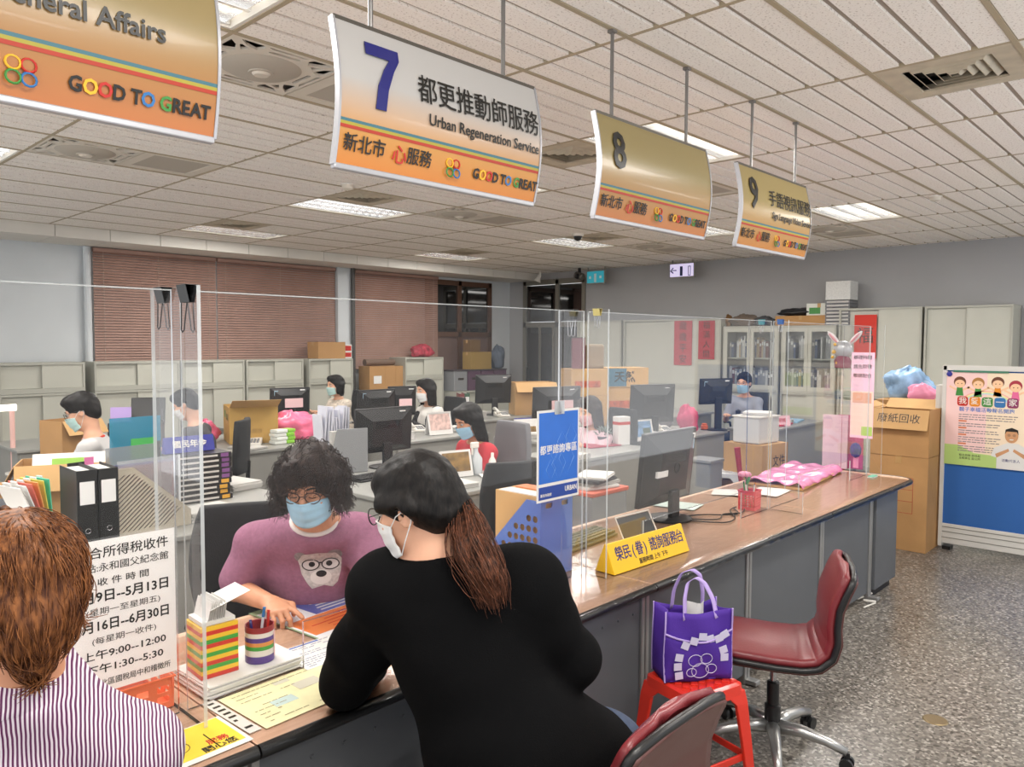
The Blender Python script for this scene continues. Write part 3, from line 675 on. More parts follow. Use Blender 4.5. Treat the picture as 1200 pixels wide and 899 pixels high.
def carton(name, p, w_, d_, h_, label, rz=0, mt=None, flaps=0, tape=True, fl=.9, group=None, cat='box'):
    """cardboard box; flaps 0 = closed and taped, else open with that many raised flaps"""
    mt = mt or KRAFT; t = thing(name, label, cat, p, rz, group); e = .004
    mb = MB().bx(-w_/2, w_/2, -d_/2, d_/2, 0, e)
    for s in (-1, 1): mb.bx(-w_/2, w_/2, s*d_/2-e*(s > 0), s*d_/2+e*(s < 0), 0, h_); mb.bx(s*w_/2-e*(s > 0), s*w_/2+e*(s < 0), -d_/2+e, d_/2-e, 0, h_)
    if not flaps: mb.bx(-w_/2, w_/2, -d_/2, -.001, h_-e, h_).bx(-w_/2, w_/2, .001, d_/2, h_-e, h_)
    part('carton', mb, mt, t, bevel=.0015)
    if tape and not flaps: part('tape', MB().bx(-w_/2-.0006, w_/2+.0006, -.024, .024, h_, h_+.0008).bx(-w_/2-.0008, -w_/2, -.024, .024, h_-.06, h_).bx(w_/2, w_/2+.0008, -.024, .024, h_-.06, h_), mat('packing_tape', 'b9935f', .3), t)
    if flaps:
        part('carton_inside', MB().bx(-w_/2+.006, w_/2-.006, -d_/2+.006, d_/2-.006, .006, .02), KIN, t)
        fw = d_*.48; specs = [((0, -d_/2, h_), w_, fw, (-fl, 0, 0), 0), ((0, d_/2, h_), w_, fw, (fl*.9, 0, 0), 1), ((-w_/2, 0, h_), d_, w_*.4, (0, 0, 0), 2), ((w_/2, 0, h_), d_, w_*.4, (0, 0, 0), 3)]
        for c, l, f_, r, q in specs[:flaps]:
            mb = MB()
            if q == 0: R = rotm(fl); mb.box(Vector(c)+R @ Vector((0, -f_/2, 0)), (l-.006, f_, e), R)
            if q == 1: R = rotm(-fl*.8); mb.box(Vector(c)+R @ Vector((0, f_/2, 0)), (l-.006, f_, e), R)
            if q == 2: R = rotm(0, -fl*.9); mb.box(Vector(c)+R @ Vector((-f_/2, 0, 0)), (f_, l-.006, e), R)
            if q == 3: R = rotm(0, fl*.7); mb.box(Vector(c)+R @ Vector((f_/2, 0, 0)), (f_, l-.006, e), R)
            part('flap', mb, KRAFT2, t, bevel=.001)
    return t
SCR = mat('dark_screen', '0d0f12', .1, coat=.5); MON = mat('monitor_black', '1f1f20', .38); STK = mat('pale_blue_sticker', 'a9cfe2', .5); WSTK = mat('white_sticker', 'e8e8e6', .5)
def monitor(p, rz, label, w_=.5, h_=.32, sticker=True, tilt=.06, stand_h=.12, group='black computer monitors on the desks'):
    """flat monitor, screen facing local +Y, so its back is towards local -Y"""
    t = thing('computer_monitor', label, 'monitor', p, rz, group); R = rotm(tilt); c = Vector((0, 0, stand_h+h_/2))
    b_ = MB().box(c, (w_, .03, h_), R); part('bezel', b_, MON, t, bevel=.006)
    bk = MB(); A = [(-w_/2+.01, -h_/2+.01), (w_/2-.01, -h_/2+.01), (w_/2-.01, h_/2-.01), (-w_/2+.01, h_/2-.01)]; B_ = [(x*.55, z*.6-.02) for x, z in A]
    V = [c+R @ Vector((x, -.015, z)) for x, z in A]+[c+R @ Vector((x, -.055, z)) for x, z in B_]
    bk.add(V, [(4, 5, 6, 7), (0, 1, 5, 4), (1, 2, 6, 5), (2, 3, 7, 6), (3, 0, 4, 7), (0, 3, 2, 1)]); part('back_shell', bk, MON, t, bevel=.006)
    part('screen', MB().box(c+R @ Vector((0, .0165, 0)), (w_-.03, .002, h_-.03), R), SCR, t)
    vt = MB()
    for k in range(7): vt.box(c+R @ Vector((0, -.0555, h_*.20-k*.008)), (w_*.4, .002, .003), R)
    part('vent', vt, SCR, t)
    part('neck', MB().box((0, -.05, stand_h*.5+.03), (.09, .03, stand_h+.10)), MON, t, bevel=.008); part('base', MB().lathe([(.13, 0), (.13, .008), (.10, .016), (0, .018)], 28, (0, -.02, 0), cap=False), MON, t, smooth=40)
    if sticker:
        part('sticker', MB().box(c+R @ Vector((-w_*.36, -.022, h_*.30)), (.045, .016, .055), R), STK, t)
        part('label', MB().box(c+R @ Vector((w_*.30, -.022, h_*.38)), (.06, .012, .028), R), WSTK, t)
    return t
def keyboard(p, rz, label, mt=None):
    t = thing('keyboard', label, 'keyboard', p, rz); mt = mt or MON; part('tray', MB().prism([(-.075, 0), (.075, 0), (.075, .022), (-.075, .012)], -.22, .22, lambda a, c, e: (e, a, c)), mt, t, bevel=.004)
    k = MB()
    for r_ in range(5):
        for q in range(15): k.box((-.2+q*.0285, -.052+r_*.026, .021+.0017*r_), (.024, .021, .01))
    part('keys', k, mt, t, bevel=.002); return t
def binder(p, rz, label, mt, w_=.07, d_=.28, h_=.31, lab=WSTK, group=None, cat='binder'):
    t = thing('ring_binder', label, cat, p, rz, group); mb = MB()
    mb.bx(-w_/2, w_/2, -d_/2, -d_/2+.004, 0, h_).bx(-w_/2, -w_/2+.003, -d_/2, d_/2, 0, h_).bx(w_/2-.003, w_/2, -d_/2, d_/2, 0, h_); part('cover', mb, mt, t, bevel=.002)
    part('pages', MB().bx(-w_/2+.008, w_/2-.008, -d_/2+.02, d_/2-.012, .006, h_-.012), PAPER2, t)
    part('spine_label', MB().bx(-w_*.36, w_*.36, -d_/2-.001, -d_/2, h_*.55, h_*.85), lab, t)
    part('ring', MB().tube([(.012*math.cos(a*PI/8), -d_/2-.0015, h_*.2+.012*math.sin(a*PI/8)) for a in range(16)], .002, 5, closed=True), CHROME, t); return t

# ---------------------------------------------------------------- what stands on the near counter
# paper notice in a clear sleeve on the left screen
NX0, NX1, NZ0, NZ1 = .60, .862, .868, 1.255
t = thing('paper_notice', 'white paper notice with black Chinese lettering on the left acrylic screen', 'notice', ((NX0+NX1)/2, AY-.006, NZ0)); wN, hN = NX1-NX0, NZ1-NZ0
part('sleeve', MB().bx(-wN/2-.006, wN/2+.006, -.004, -.002, -.006, hN+.006), see_through('poly_sleeve', 'ffffff', .03, .12, .7), t); part('page', MB().add([(-wN/2, -.0012, 0), (wN/2, -.0012, 0), (wN/2, -.0012, hN), (-wN/2, -.0012, hN)], [(0, 1, 2, 3)]), THINP, t)
rows = [('綜合所得稅收件', .031, .02), ('地點:永和國父紀念館', .023, .01), ('收 件 時 間', .021, .015), ('5月9日--5月13日', .032, .02), ('(星期一至星期五)', .019, .0), ('5月16日--6月30日', .032, .02), ('(每星期一收件)', .019, .0), ('上午9:00--12:00', .025, .012), ('下午1:30--5:30', .025, .012), ('財政部北區國稅局中和稽徵所', .019, .012)]
zz = hN-.033
for s, sz, bo in rows:
    o = text(s, sz, (0, -.0048, zz), (1, 0, 0), (0, 0, 1), INK, t, 'CENTER', bold=bo*.35 if not s[0] in '5上下' else bo, depth=.0003)
    wd = o.dimensions.x; k_ = min(1.25, (wN*.86)/max(wd, .01)) if len(s) > 6 else 1
    for v in o.data.vertices: v.co.x *= k_
    zz -= .0366
# orange plastic basket
def basket(p, rz, w_, d_, h_, mt, label, cat='basket', name='plastic_basket', nh=5, rows_=2):
    t = thing(name, label, cat, p, rz)
    for i, (l, o_, r) in enumerate(((w_, d_/2, 0), (w_, d_/2, PI), (d_, w_/2, PI/2), (d_, w_/2, -PI/2))):
        n = max(2, int(nh*l/max(w_, d_))); hl = []
        for a in range(n):
            for c in range(rows_):
                cx, cy = -l/2+l*(a+.5)/n, h_*(.14+.66*(c+.5)/rows_); hl.append(rrect(cx-l/n*.3, cx+l/n*.3, cy-h_*.66/rows_*.32, cy+h_*.66/rows_*.32, .003, 2))
        me = flatcut([(-l/2, 0), (l/2, 0), (l/2+.004, h_), (-l/2-.004, h_)], hl, .003)
        put('side', me, mt, t, loc=(o_*math.sin(r), -o_*math.cos(r), 0), rot=(PI/2-.03, 0, r))
    part('floor', MB().bx(-w_/2, w_/2, -d_/2, d_/2, 0, .003), mt, t)
    part('rim', MB().tube([(-w_/2-.004, -d_/2-.004, h_), (w_/2+.004, -d_/2-.004, h_), (w_/2+.004, d_/2+.004, h_), (-w_/2-.004, d_/2+.004, h_)], .0035, 6, closed=True), mt, t); return t
basket((.74, 2.20, CZ+.002), 0, .27, .20, .085, mat('orange_plastic', 'e5714a', .35), 'orange perforated plastic basket below the paper notice')
# pink squeeze bottle
t = thing('pump_bottle', 'pink bottle standing behind the paper notice', 'bottle', (.62, 2.42, CZ+.002))
part('bottle', MB().lathe([(0, 0), (.06, 0), (.066, .012), (.06, .07), (.034, .15), (.026, .17), (.026, .19)], 28, cap=False), mat('pink_liquid_plastic', 'e0609e', .25, coat=.4), t, smooth=50)
part('neck', MB().lathe([(.02, .19), (.02, .215), (.008, .217), (.008, .26), (0, .26)], 18, cap=False), WHITE, t, smooth=40); part('spout', MB().tube([(0, 0, .258), (.05, 0, .258), (.062, 0, .245)], .007, 8), WHITE, t, smooth=40)
for q, (x, y, a) in enumerate(((.50, 2.30, .3), (.45, 2.17, .1))): sheet(x, y, CZ+.003+.002*q, .21, .297, ['white papers lying behind the striped shirt, lower sheet', 'white papers lying behind the striped shirt, upper sheet'][q], a)
# yellow flyer under the film
t = thing('flyer', 'yellow printed flyer under clear film at the near counter edge', 'flyer', (.80, 1.86, CZ+.0015), .03)
part('page', MB().box((0, 0, 0), (.27, .18, .001)), mat('flyer_white', 'e2dfd6', .4), t); part('print', MB().box((0, .008, .0007), (.25, .155, .0006)), mat('flyer_yellow', 'eccb3a', .4), t)
ln = MB()
for c in ((-.09, .05, .15, .003), (.06, -.02, .003, .09), (-.09, -.05, .1, .003)): ln.box((c[0], c[1], .0014), (c[2], c[3], .0004))
ln.tube([(-.02+.03*math.cos(k*PI/8), .0+.03*math.sin(k*PI/8), .0014) for k in range(16)], .001, 4, closed=True); part('lines', ln, INK, t)
text('服務', .028, (.045, -.025, .0014), (1, 0, 0), (0, 1, 0), RED, t, bold=.02, depth=.0002); text('關心您', .03, (.02, -.055, .0014), (1, 0, 0), (0, 1, 0), INK, t, bold=.02, depth=.0002)
# stack of white papers under the striped box and pen mug
paper_stack(1.10, 2.17, CZ+.002, .30, .21, .034, 'thick stack of white forms under the striped box', .04, PAPER)
ZS = CZ+.037
# striped paper box full of slips
t = thing('striped_box', 'box wrapped in red, yellow and green stripes holding white slips', 'box', (1.02, 2.17, ZS), -.05)
cs = [mat('stripe_red', 'c8352a', .35), mat('stripe_yellow', 'e6b92e', .35), mat('stripe_green', '3f9b3c', .35)]; wb = MB(); order = [0, 1, 2, 0, 1, 2, 1, 0, 2, 1, 0, 1]
for k in range(12): wb.bx(-.055, .055, -.055, .055, k*.0125, (k+1)*.0125, m=order[k])
part('sides', wb, cs, t)
sl = MB(); random.seed(5)
for k in range(9): sl.box((-.03+.006*k, 0, .165+random.uniform(0, .012)), (.0008, .10, .09), rotm(0, random.uniform(.1, .3)))
sl.box((.0, .0, .158), (.098, .1, .012)); sl.box((.035, .0, .212), (.125, .105, .0012), rotm(0, -.28)); part('slips', sl, PAPER, t)
# striped mug with pens
t = thing('pen_mug', 'striped pen mug with a pink card beside the striped box', 'mug', (1.155, 2.14, ZS))
mg = MB(); bands = [(0, .022, 1), (.022, .04, 0), (.04, .052, 2), (.052, .064, 3), (.064, .078, 1), (.078, .092, 0), (.092, .11, 4)]
for z0, z1, mi in bands: mg.lathe([(.043, z0), (.043, z1)], 28, m=mi, cap=False)
mg.lathe([(0, .002), (.040, .002), (.040, .109), (.043, .11)], 28, m=4, cap=False)
part('mug', mg, [mat('mug_white', 'ddd6cf', .3), mat('mug_purple', '553a86', .3), cs[2], mat('mug_orange', 'd98d4a', .3), mat('mug_maroon', '932a30', .3)], t, smooth=40)
part('card', MB().grid(lambda u, v: (.0445*math.cos(-.9+u*1.2), .0445*math.sin(-.9+u*1.2), .012+.075*v), 10, 2), mat('pink_card', 'e6bfc2', .5), t, thick=.0008)
for (x, y, dx, dy, l, mt, lb) in ((.0, .01, .02, -.005, .15, mat('pen_white', 'dcdfe4', .3), ''), (-.02, -.01, -.012, .004, .12, NAVY, ''), (-.012, .012, -.006, .01, .115, NAVY, ''), (.012, -.012, .018, .01, .14, RED, '')):
    pn = thing('pen', {.15: 'white pen leaning in the striped mug', .12: 'navy pen in the striped mug, nearer one', .115: 'navy pen in the striped mug, farther one', .14: 'red pen in the striped mug'}[l], 'pen', (1.155+x, 2.14+y, ZS+.005))
    part('barrel', MB().tube([(0, 0, 0), (dx*.8, dy*.8, l*.8)], .0042, 8), mt, pn); part('cap', MB().tube([(dx*.8, dy*.8, l*.8), (dx, dy, l)], .0046, 8), BLUE if l == .15 else mt, pn)
# map, forms and poster under the film / on the top
t = thing('counter_map', 'pale yellow printed map under film beside the customer', 'map', (1.16, 1.93, CZ+.0015), .05)
part('page', MB().box((0, 0, 0), (.36, .245, .001)), mat('map_cream', 'e2dcae', .5, noise=.06, nscale=25), t); mm_ = MB()
for (x, y, w_, d_, mi) in ((-.06, -.02, .07, .04, 0), (.05, .03, .08, .05, 1), (.10, -.05, .06, .04, 0), (.0, .09, .05, .02, 1)): mm_.box((x, y, .0008), (w_, d_, .0005), m=mi)
part('print', mm_, [mat('map_blue', 'b5c8c4', .5), mat('map_grey', 'c6c2b0', .5)], t); marks(t, .36, .245, 9, mat('map_text', '8d8560', .5), .0012, .08, .95, 4, .14)
t = thing('plastic_strip', 'clear strip with printed marks left of the pale yellow map', 'strip', (.955, 1.93, CZ+.0015), .05); part('strip', MB().box((0, 0, 0), (.035, .245, .0012)), mat('strip_white', 'd2cec6', .3), t); marks(t, .035, .245, 8, INK, .0012, .2, .8, 9, .4)
t = thing('form', 'white printed form under the pointing finger', 'paper', (1.36, 2.13, CZ+.003), .03); part('page', MB().box((0, 0, 0), (.22, .19, .001)), PAPER, t); marks(t, .22, .19, 12, mat('form_ink', '6a6f8c', .5), .0008, .08, .92, 3, .3); part('header', MB().box((-.02, .085, .0007), (.14, .008, .0004)), mat('form_blue', '3f5fae', .5), t)
t = thing('form', 'white printed form beneath the orange poster, right of the pointing finger', 'paper', (1.58, 2.16, CZ+.0025), .05); part('page', MB().box((0, 0, 0), (.2, .24, .001)), PAPER, t); marks(t, .2, .24, 12, RED, .0008, .1, .9, 6, .25)
t = thing('desk_poster', 'orange and blue printed poster lying on the counter before the woman in pink', 'poster', (1.66, 2.43, CZ+.003), .10)
part('page', MB().box((0, 0, 0), (.52, .36, .001)), mat('poster_white', 'dfe0e4', .35), t); part('blue_block', MB().box((.06, .09, .0008), (.36, .15, .0005)), mat('poster_indigo', '5560a8', .35), t); part('orange_block', MB().box((-.03, -.07, .0008), (.44, .16, .0005)), mat('poster_orange', 'dc7c3e', .35), t)
wl = MB(); random.seed(3)
for k in range(5): wl.box((.06, .145-.026*k, .0013), (random.uniform(.2, .32), .009, .0003))
part('white_lines', wl, PAPER, t); rl = MB()
for k in range(5): rl.box((-.03, -.02-.025*k, .0013), (random.uniform(.2, .38), .006, .0003))
part('red_lines', rl, RED, t)
sheet(1.67, 2.45, CZ+.0012, .56, .40, 'clear green edged desk mat under the orange and blue poster', .1, mat('mat_green', '8ba07e', .4), 0, 'desk_mat', 'desk mat')
# blue poster held on the middle screen
BX0, BX1, BZ0, BZ1 = 2.315, 2.585, 1.10, 1.475
t = thing('blue_poster', 'blue poster with white lettering hanging on the acrylic screen', 'poster', ((BX0+BX1)/2, AY-.008, BZ0)); wN, hN = BX1-BX0, BZ1-BZ0
part('page', MB().bx(-wN/2, wN/2, -.003, 0, 0, hN), PAPER, t); part('blue_field', MB().bx(-wN/2+.01, wN/2-.01, -.0036, -.003, .075, hN-.01), mat('poster_blue', '1f66c4', .3, noise=.06, nscale=12), t); part('navy_band', MB().bx(-wN/2+.01, wN/2-.01, -.0036, -.003, .01, .062), mat('poster_navy', '1c3f92', .3), t)
text('都更諮詢專區', .040, (0, -.0040, hN*.56), (1, 0, 0), (0, 0, 1), WHITE, t, 'CENTER', bold=.010, depth=.0003); text('URBAN', .03, (.04, -.0040, .038), (1, 0, 0), (0, 0, 1), WHITE, t, 'LEFT', bold=.02, depth=.0003, xs=.8); text('新北市政府', .014, (-.115, -.0040, .026), (1, 0, 0), (0, 0, 1), WHITE, t, bold=.01, depth=.0003)
gl_ = MB()
for (cx, cz, s) in ((-.05, .13, .06), (0, .15, .09), (.05, .17, .10), (.02, .24, .06), (.08, .26, .07), (-.03, .19, .04)):
    pts = [(max(-wN/2+.012, min(wN/2-.012, cx+dx*s)), -.0038, max(.08, min(hN-.012, cz+dz*s))) for dx, dz in ((-.5, 0), (0, .75), (.5, 0), (0, -.75))]
    gl_.tube(pts, .0007, 4, closed=True)
part('line_drawing', gl_, mat('pale_blue_line', '7fb0e6', .4), t)
t = thing('poster_hook', 'small clear hook holding the blue poster', 'hook', ((BX0+BX1)/2, AY-.012, BZ1+.01)); part('plate', MB().bx(-.03, .03, -.004, 0, -.03, .025), see_through('hook_plastic', 'dfe3e4', .35, .1), t); part('hook', MB().tube([(0, -.004, .02), (0, -.012, -.02), (0, -.004, -.024)], .003, 6), CHROME, t)
# blue magazine rack with round holes, kraft files in it
t = thing('magazine_rack', 'blue magazine rack with round holes in its side', 'rack', (2.42, 2.11, CZ+.002)); RB = mat('rack_blue', '5a78bf', .4)
side = [(0, 0), (.30, 0), (.30, .10), (.08, .335), (0, .335)]
def rackholes():
    hs = []
    for i in range(7):
        for j in range(7):
            y, z = .03+i*.037, .03+j*.045
            if z < .335-max(0, y-.06)*1.07-.035: hs.append(circ(y, z, .0145, 14))
    return hs
for x in (0, .105, .21): me = flatcut(side, rackholes(), .003); o = put('side', me, RB, t, loc=(x, 0, 0), rot=(PI/2, 0, PI/2))
fr_ = flatcut([(0, 0), (.21, 0), (.21, .335), (0, .335)], [rrect(.03, .075, .30, .322, .008), rrect(.135, .18, .30, .322, .008)], .003); put('front', fr_, RB, t, loc=(0, 0, 0), rot=(PI/2, 0, 0)); part('floor', MB().bx(0, .21, 0, .3, 0, .003), RB, t)
for k in range(2):
    f_ = thing('file_folder', 'kraft document file standing in the blue rack, %s one' % ('left' if k == 0 else 'right'), 'folder', (2.42+.055+.104*k, 2.12, CZ+.006), group='kraft files in the blue rack')
    part('cover', MB().bx(-.04, .04, .01, .272, 0, .345), KRAFT2, f_, bevel=.003)
    part('tab', MB().bx(-.038, .038, .03, .25, .345, .349), PAPER if k == 0 else mat('orange_tab', 'e0773c', .5), f_)
paper_stack(2.26, 2.50, CZ+.002, .24, .3, .13, 'tall stack of grey-edged papers behind the customer in black', .1, PAPER2, .006)
# yellow triangular desk sign
t = thing('desk_sign', 'yellow triangular desk sign with black Chinese lettering', 'sign', (2.985, 1.965, CZ+.003), -.045); YS = mat('sign_yellow', 'f0bd17', .35); wS = .58; hS = .125
part('body', MB().prism([(-.055, 0), (.055, 0), (.004, hS), (-.004, hS)], -wS/2, wS/2, lambda a, c, e: (e, a, c)), YS, t, bevel=.002)
nrm = Vector((0, -hS, .051)).normalized(); upv = Vector((0, .051, hS)).normalized(); o0 = Vector((0, -.055, 0))+nrm*.001
for ch, x in zip('榮民(眷)諮詢服務台', (-.22, -.165, -.12, -.075, -.03, .03, .085, .14, .195, .245)): text(ch, .066, o0+upv*.078+Vector((x, 0, 0)), (1, 0, 0), upv, NAVY, t, 'CENTER', bold=.010, depth=.0004, xs=.85)
text('服務時間 上午 下午', .026, o0+upv*.024+Vector((-.1, 0, 0)), (1, 0, 0), upv, INK, t, bold=.01, depth=.0004)
# tablet stand, keyboard, monitor and cables
t = thing('tablet_stand', 'black tablet in a white frame leaning behind the yellow sign', 'tablet', (3.20, 2.15, CZ+.002), -.05); R = rotm(-.5)
part('tablet', MB().box((0, 0, .075), (.26, .008, .15), R), BLACKP, t, bevel=.003); part('frame', MB().tube([R @ Vector((-.135, -.005, -.07))+Vector((0, 0, .075)), R @ Vector((-.135, -.005, .08))+Vector((0, 0, .075)), R @ Vector((.135, -.005, .08))+Vector((0, 0, .075)), R @ Vector((.135, -.005, -.07))+Vector((0, 0, .075))], .004, 6), WHITE, t)
keyboard((3.06, 2.38, CZ+.002), .1, 'olive grey keyboard behind the yellow triangular sign', mat('olive_keys', '6c6746', .5))
big = monitor((3.80, 2.36, CZ+.002), .02, 'big black monitor on the counter seen from behind', .56, .42, False, .1, .09)
R = rotm(.1); c = Vector((0, 0, .30))
part('vent_emblem', MB().tube([c+R @ Vector((.02+.028*math.cos(a*PI/8), -.058, .0+.028*math.sin(a*PI/8))) for a in range(16)], .003, 5, closed=True), MON, big); part('asset_label', MB().box(c+R @ Vector((-.13, -.042, -.02)), (.11, .03, .035), R), WSTK, big); part('sticker', MB().box(c+R @ Vector((.225, -.02, .115)), (.04, .012, .06), R), STK, big); part('label', MB().box(c+R @ Vector((.235, -.02, .165)), (.03, .012, .03), R), WSTK, big)
for q, pts in enumerate((((3.82, 2.28), (3.95, 2.12), (4.1, 2.16), (4.2, 2.10), (4.33, 2.14)), ((3.80, 2.26), (3.90, 2.06), (4.05, 2.06), (4.22, 2.18), (4.34, 2.20)), ((3.88, 2.30), (4.0, 2.24), (4.15, 2.10), (4.30, 2.20)))):
    mb = MB(); P = [Vector((x, y, CZ+.008)) for x, y in pts]; S_ = []
    for i in range(len(P)-1):
        for u in range(6):
            a, b0, b1, c0 = P[max(i-1, 0)], P[i], P[i+1], P[min(i+2, len(P)-1)]; u_ = u/6
            S_.append(.5*((2*b0)+(b1-a)*u_+(2*a-5*b0+4*b1-c0)*u_*u_+(3*b0-a-3*b1+c0)*u_**3))
    mb.tube(S_+[P[-1]], .0038, 6); tag(part('cable', mb, BLACKP), ['black cable nearest the counter front by the monitor', 'black cable curling between monitor and red basket', 'black cable farthest back between monitor and red basket'][q], 'cable')
# red pen basket
t = basket((4.37, 2.13, CZ+.002), .1, .10, .10, .115, mat('coral_plastic', 'd9555a', .4), 'coral red pen basket with pens at the acrylic wing', 'pen holder', 'pen_basket', 6, 5)
for k, (x, y, dx, dy, mt, lb) in enumerate(((-.02, 0, -.03, .0, WHITE, 'white pen in the coral basket'), (.0, .02, .0, .02, GREEN, 'green pen in the coral basket'), (.02, -.01, .03, 0, ORANGE, 'orange pen in the coral basket'), (-.01, -.02, -.01, -.02, PAPER, 'pale pen at the front of the coral basket'))):
    o = thing('pen', lb, 'pen', (4.37+x, 2.13+y, CZ+.007)); part('barrel', MB().tube([(0, 0, 0), (dx, dy, .15)], .005, 8), mt, o); part('tip', MB().tube([(dx, dy, .15), (dx*1.06, dy*1.06, .158)], .003, 6), BLACKP, o)
t = thing('flower', 'pink cloth flower with green leaf in the coral basket', 'flower', (4.385, 2.13, CZ+.007)); part('stem', MB().tube([(0, 0, 0), (.0, .03, .16), (-.02, .03, .2)], .003, 6), GREEN, t)
pt = MB()
for k in range(6): a = k*PI/3; pt.sphere((-.025+.02*math.cos(a), .03+.02*math.sin(a), .205), (.022, .014, .016), 8, rotm(0, .4, a))
part('petals', pt, mat('petal_pink', 'e79bb0', .6), t, smooth=True); part('leaf', MB().sphere((.03, .03, .17), (.018, .006, .045), 8, rotm(0, .5)), mat('leaf_green', '4d8a4a', .6), t, smooth=True)
# pink parcel, papers
t = thing('parcel', 'flat pink wrapped parcel lying on the far counter', 'parcel', (5.62, 2.38, CZ+.002), .10); random.seed(11)
pk = MB().grid(lambda u, v: ((u-.5)*1.0, (v-.5)*.42, .045+.012*math.sin(u*9+v*7)*math.cos(v*12-u*5)+.006*math.sin(u*31+v*17)-.03*max(0, abs(v-.5)*2-.85)/.15), 50, 30)
part('wrapping', pk, mat('pink_plastic_wrap', 'e58fb8', .25, coat=.3, noise=.15, nscale=14, bump=.3, bscale=30), t, smooth=True, thick=.004); part('board', MB().bx(-.49, .49, -.2, .2, 0, .02), KRAFT2, t, bevel=.003)
sheet(4.95, 2.28, CZ+.004, .3, .21, 'white paper sheet before the pink parcel', .1); sheet(4.75, 2.42, CZ+.004, .21, .29, 'pale sheet behind the coral pen basket', .4, PAPER2)
sheet(4.15, 2.5, CZ+.004, .2, .28, 'clear tinted sheet on the counter behind the monitor cables', .2, mat('tint_sheet', 'b9c9c0', .3), 0)
t = thing('green_pad', 'small teal pad at the rounded counter end', 'pad', (6.08, 1.98, CZ+.002)); part('pad', MB().bx(-.05, .05, -.02, .02, 0, .012), mat('pad_teal', '6db59b', .5), t, bevel=.004); part('base', MB().bx(-.052, .052, -.022, .022, 0, .004), WHITE, t)
# pink notices at the far wing
t = thing('pink_notice', 'narrow pink notice strip hanging on the far acrylic wing', 'notice', (6.163, 2.10, CZ+.28), 0); part('page', MB().bx(-.003, -.001, -.085, .085, 0, .66), mat('notice_pink', 'eec4d8', .5), t)
part('lower_print', MB().bx(-.0036, -.003, -.082, .082, .02, .36), mat('notice_cream', 'ecd3c4', .5), t); part('drawing', MB().bx(-.0042, -.0036, -.07, .07, .27, .35), mat('notice_skin', 'd9a890', .5), t); part('green_corner', MB().bx(-.0042, -.0036, -.08, -.0, 0.02, .09), mat('notice_green', 'a9c96a', .5), t)
for k, s in enumerate(('辦理時間', '請先取號', '敬請配合')): text(s, .034, (-.0045, .07, .62-.07*k), (0, -1, 0), (0, 0, 1), INK, t, depth=.0003)
# ================================================================ VISITOR SIDE: chairs, stool, bag
MAROON = mat('maroon_vinyl', '7a2b30', .32, noise=.06, nscale=5, bump=.05, bscale=90); MARBK = mat('maroon_shell', '5e3a36', .4); BEAD = mat('black_bead', '1c1c1d', .35); SILV = mat('cast_silver', 'b4b4b2', .28, .8)
def visitor_chair(p, rz, label):
    t = thing('office_chair', label, 'chair', p, rz, 'maroon swivel chairs at the counter')
    prof = [(.23, .452), (.20, .468), (.10, .462), (0, .455), (-.10, .455), (-.16, .468), (-.205, .51), (-.222, .57), (-.218, .63), (-.225, .70), (-.25, .77), (-.275, .825), (-.285, .845)]
    def pw(i):
        s = i/(len(prof)-1); return .225*(1-max(0, (abs(s-.28)-.2))*.12)*(1 if .06 < s < .94 else .86)
    def curve(v):
        q = v*(len(prof)-1); i = min(int(q), len(prof)-2); f_ = q-i
        a, b_ = prof[i], prof[i+1]; return a[0]+(b_[0]-a[0])*f_, a[1]+(b_[1]-a[1])*f_, pw(i)+(pw(i+1)-pw(i))*f_
    def nrm_(v):
        a, b_ = curve(max(0, v-.02)), curve(min(1, v+.02)); d = Vector((b_[0]-a[0], b_[1]-a[1])).normalized(); return Vector((-d.y, d.x))*-1
    def surf(off, k):
        def fn(u, v):
            f_, z, w_ = curve(v); e = max(0, abs(v-.5)*2-.74)/.26; w2 = w_*k*math.sqrt(max(.0, 1-(e*.86)**2.2)); s = (u-.5)*2
            n_ = nrm_(v); dish = .02*(1-s*s)*off[1]
            return (f_+n_.x*(off[0]+dish)+.0, w2*s, z+n_.y*(off[0]+dish))
        return fn
    pad = MB().grid(surf((.014, 1), .97), 17, 49); part('pad', pad, MAROON, t, smooth=True, thick=.03)
    sh = MB().grid(surf((-.016, .3), 1.0), 17, 49); part('shell', sh, MARBK, t, smooth=True, thick=.014)
    fn = surf((-.004, 0), 1.0); ring = [fn(0, i/40) for i in range(41)]+[fn(j/8, 1) for j in range(1, 8)]+[fn(1, 1-i/40) for i in range(41)]+[fn(1-j/8, 0) for j in range(1, 8)]
    part('edge_bead', MB().tube(ring, .013, 8, closed=True), BEAD, t, smooth=True)
    part('mount', MB().bx(-.1, .1, -.08, .08, .405, .435), BEAD, t, bevel=.01)
    part('gas_lift', MB().lathe([(.014, .29), (.014, .41)], 16), CHROME, t, smooth=40); part('sleeve', MB().lathe([(.034, .09), (.034, .2), (.026, .205), (.026, .30), (.02, .305)], 18), BEAD, t, smooth=40)
    for k in range(5):
        a = k*2*PI/5+.35; d = Vector((math.cos(a), math.sin(a), 0))
        part('base_leg', MB().tube([d*.02+Vector((0, 0, .11)), d*.12+Vector((0, 0, .115)), d*.22+Vector((0, 0, .10)), d*.30+Vector((0, 0, .075))], [.030, .026, .021, .017], 10), SILV, t, smooth=True)
        n_ = Vector((-d.y, d.x, 0)); cs_ = MB()
        for s in (-1, 1): cs_.tube([d*.30+n_*s*.010+Vector((0, 0, .027)), d*.30+n_*s*.026+Vector((0, 0, .027))], .027, 16)
        cs_.bx(d.x*.30-.01, d.x*.30+.01, d.y*.30-.01, d.y*.30+.01, .03, .075); part('caster', cs_, BEAD, t, smooth=40)
    return t
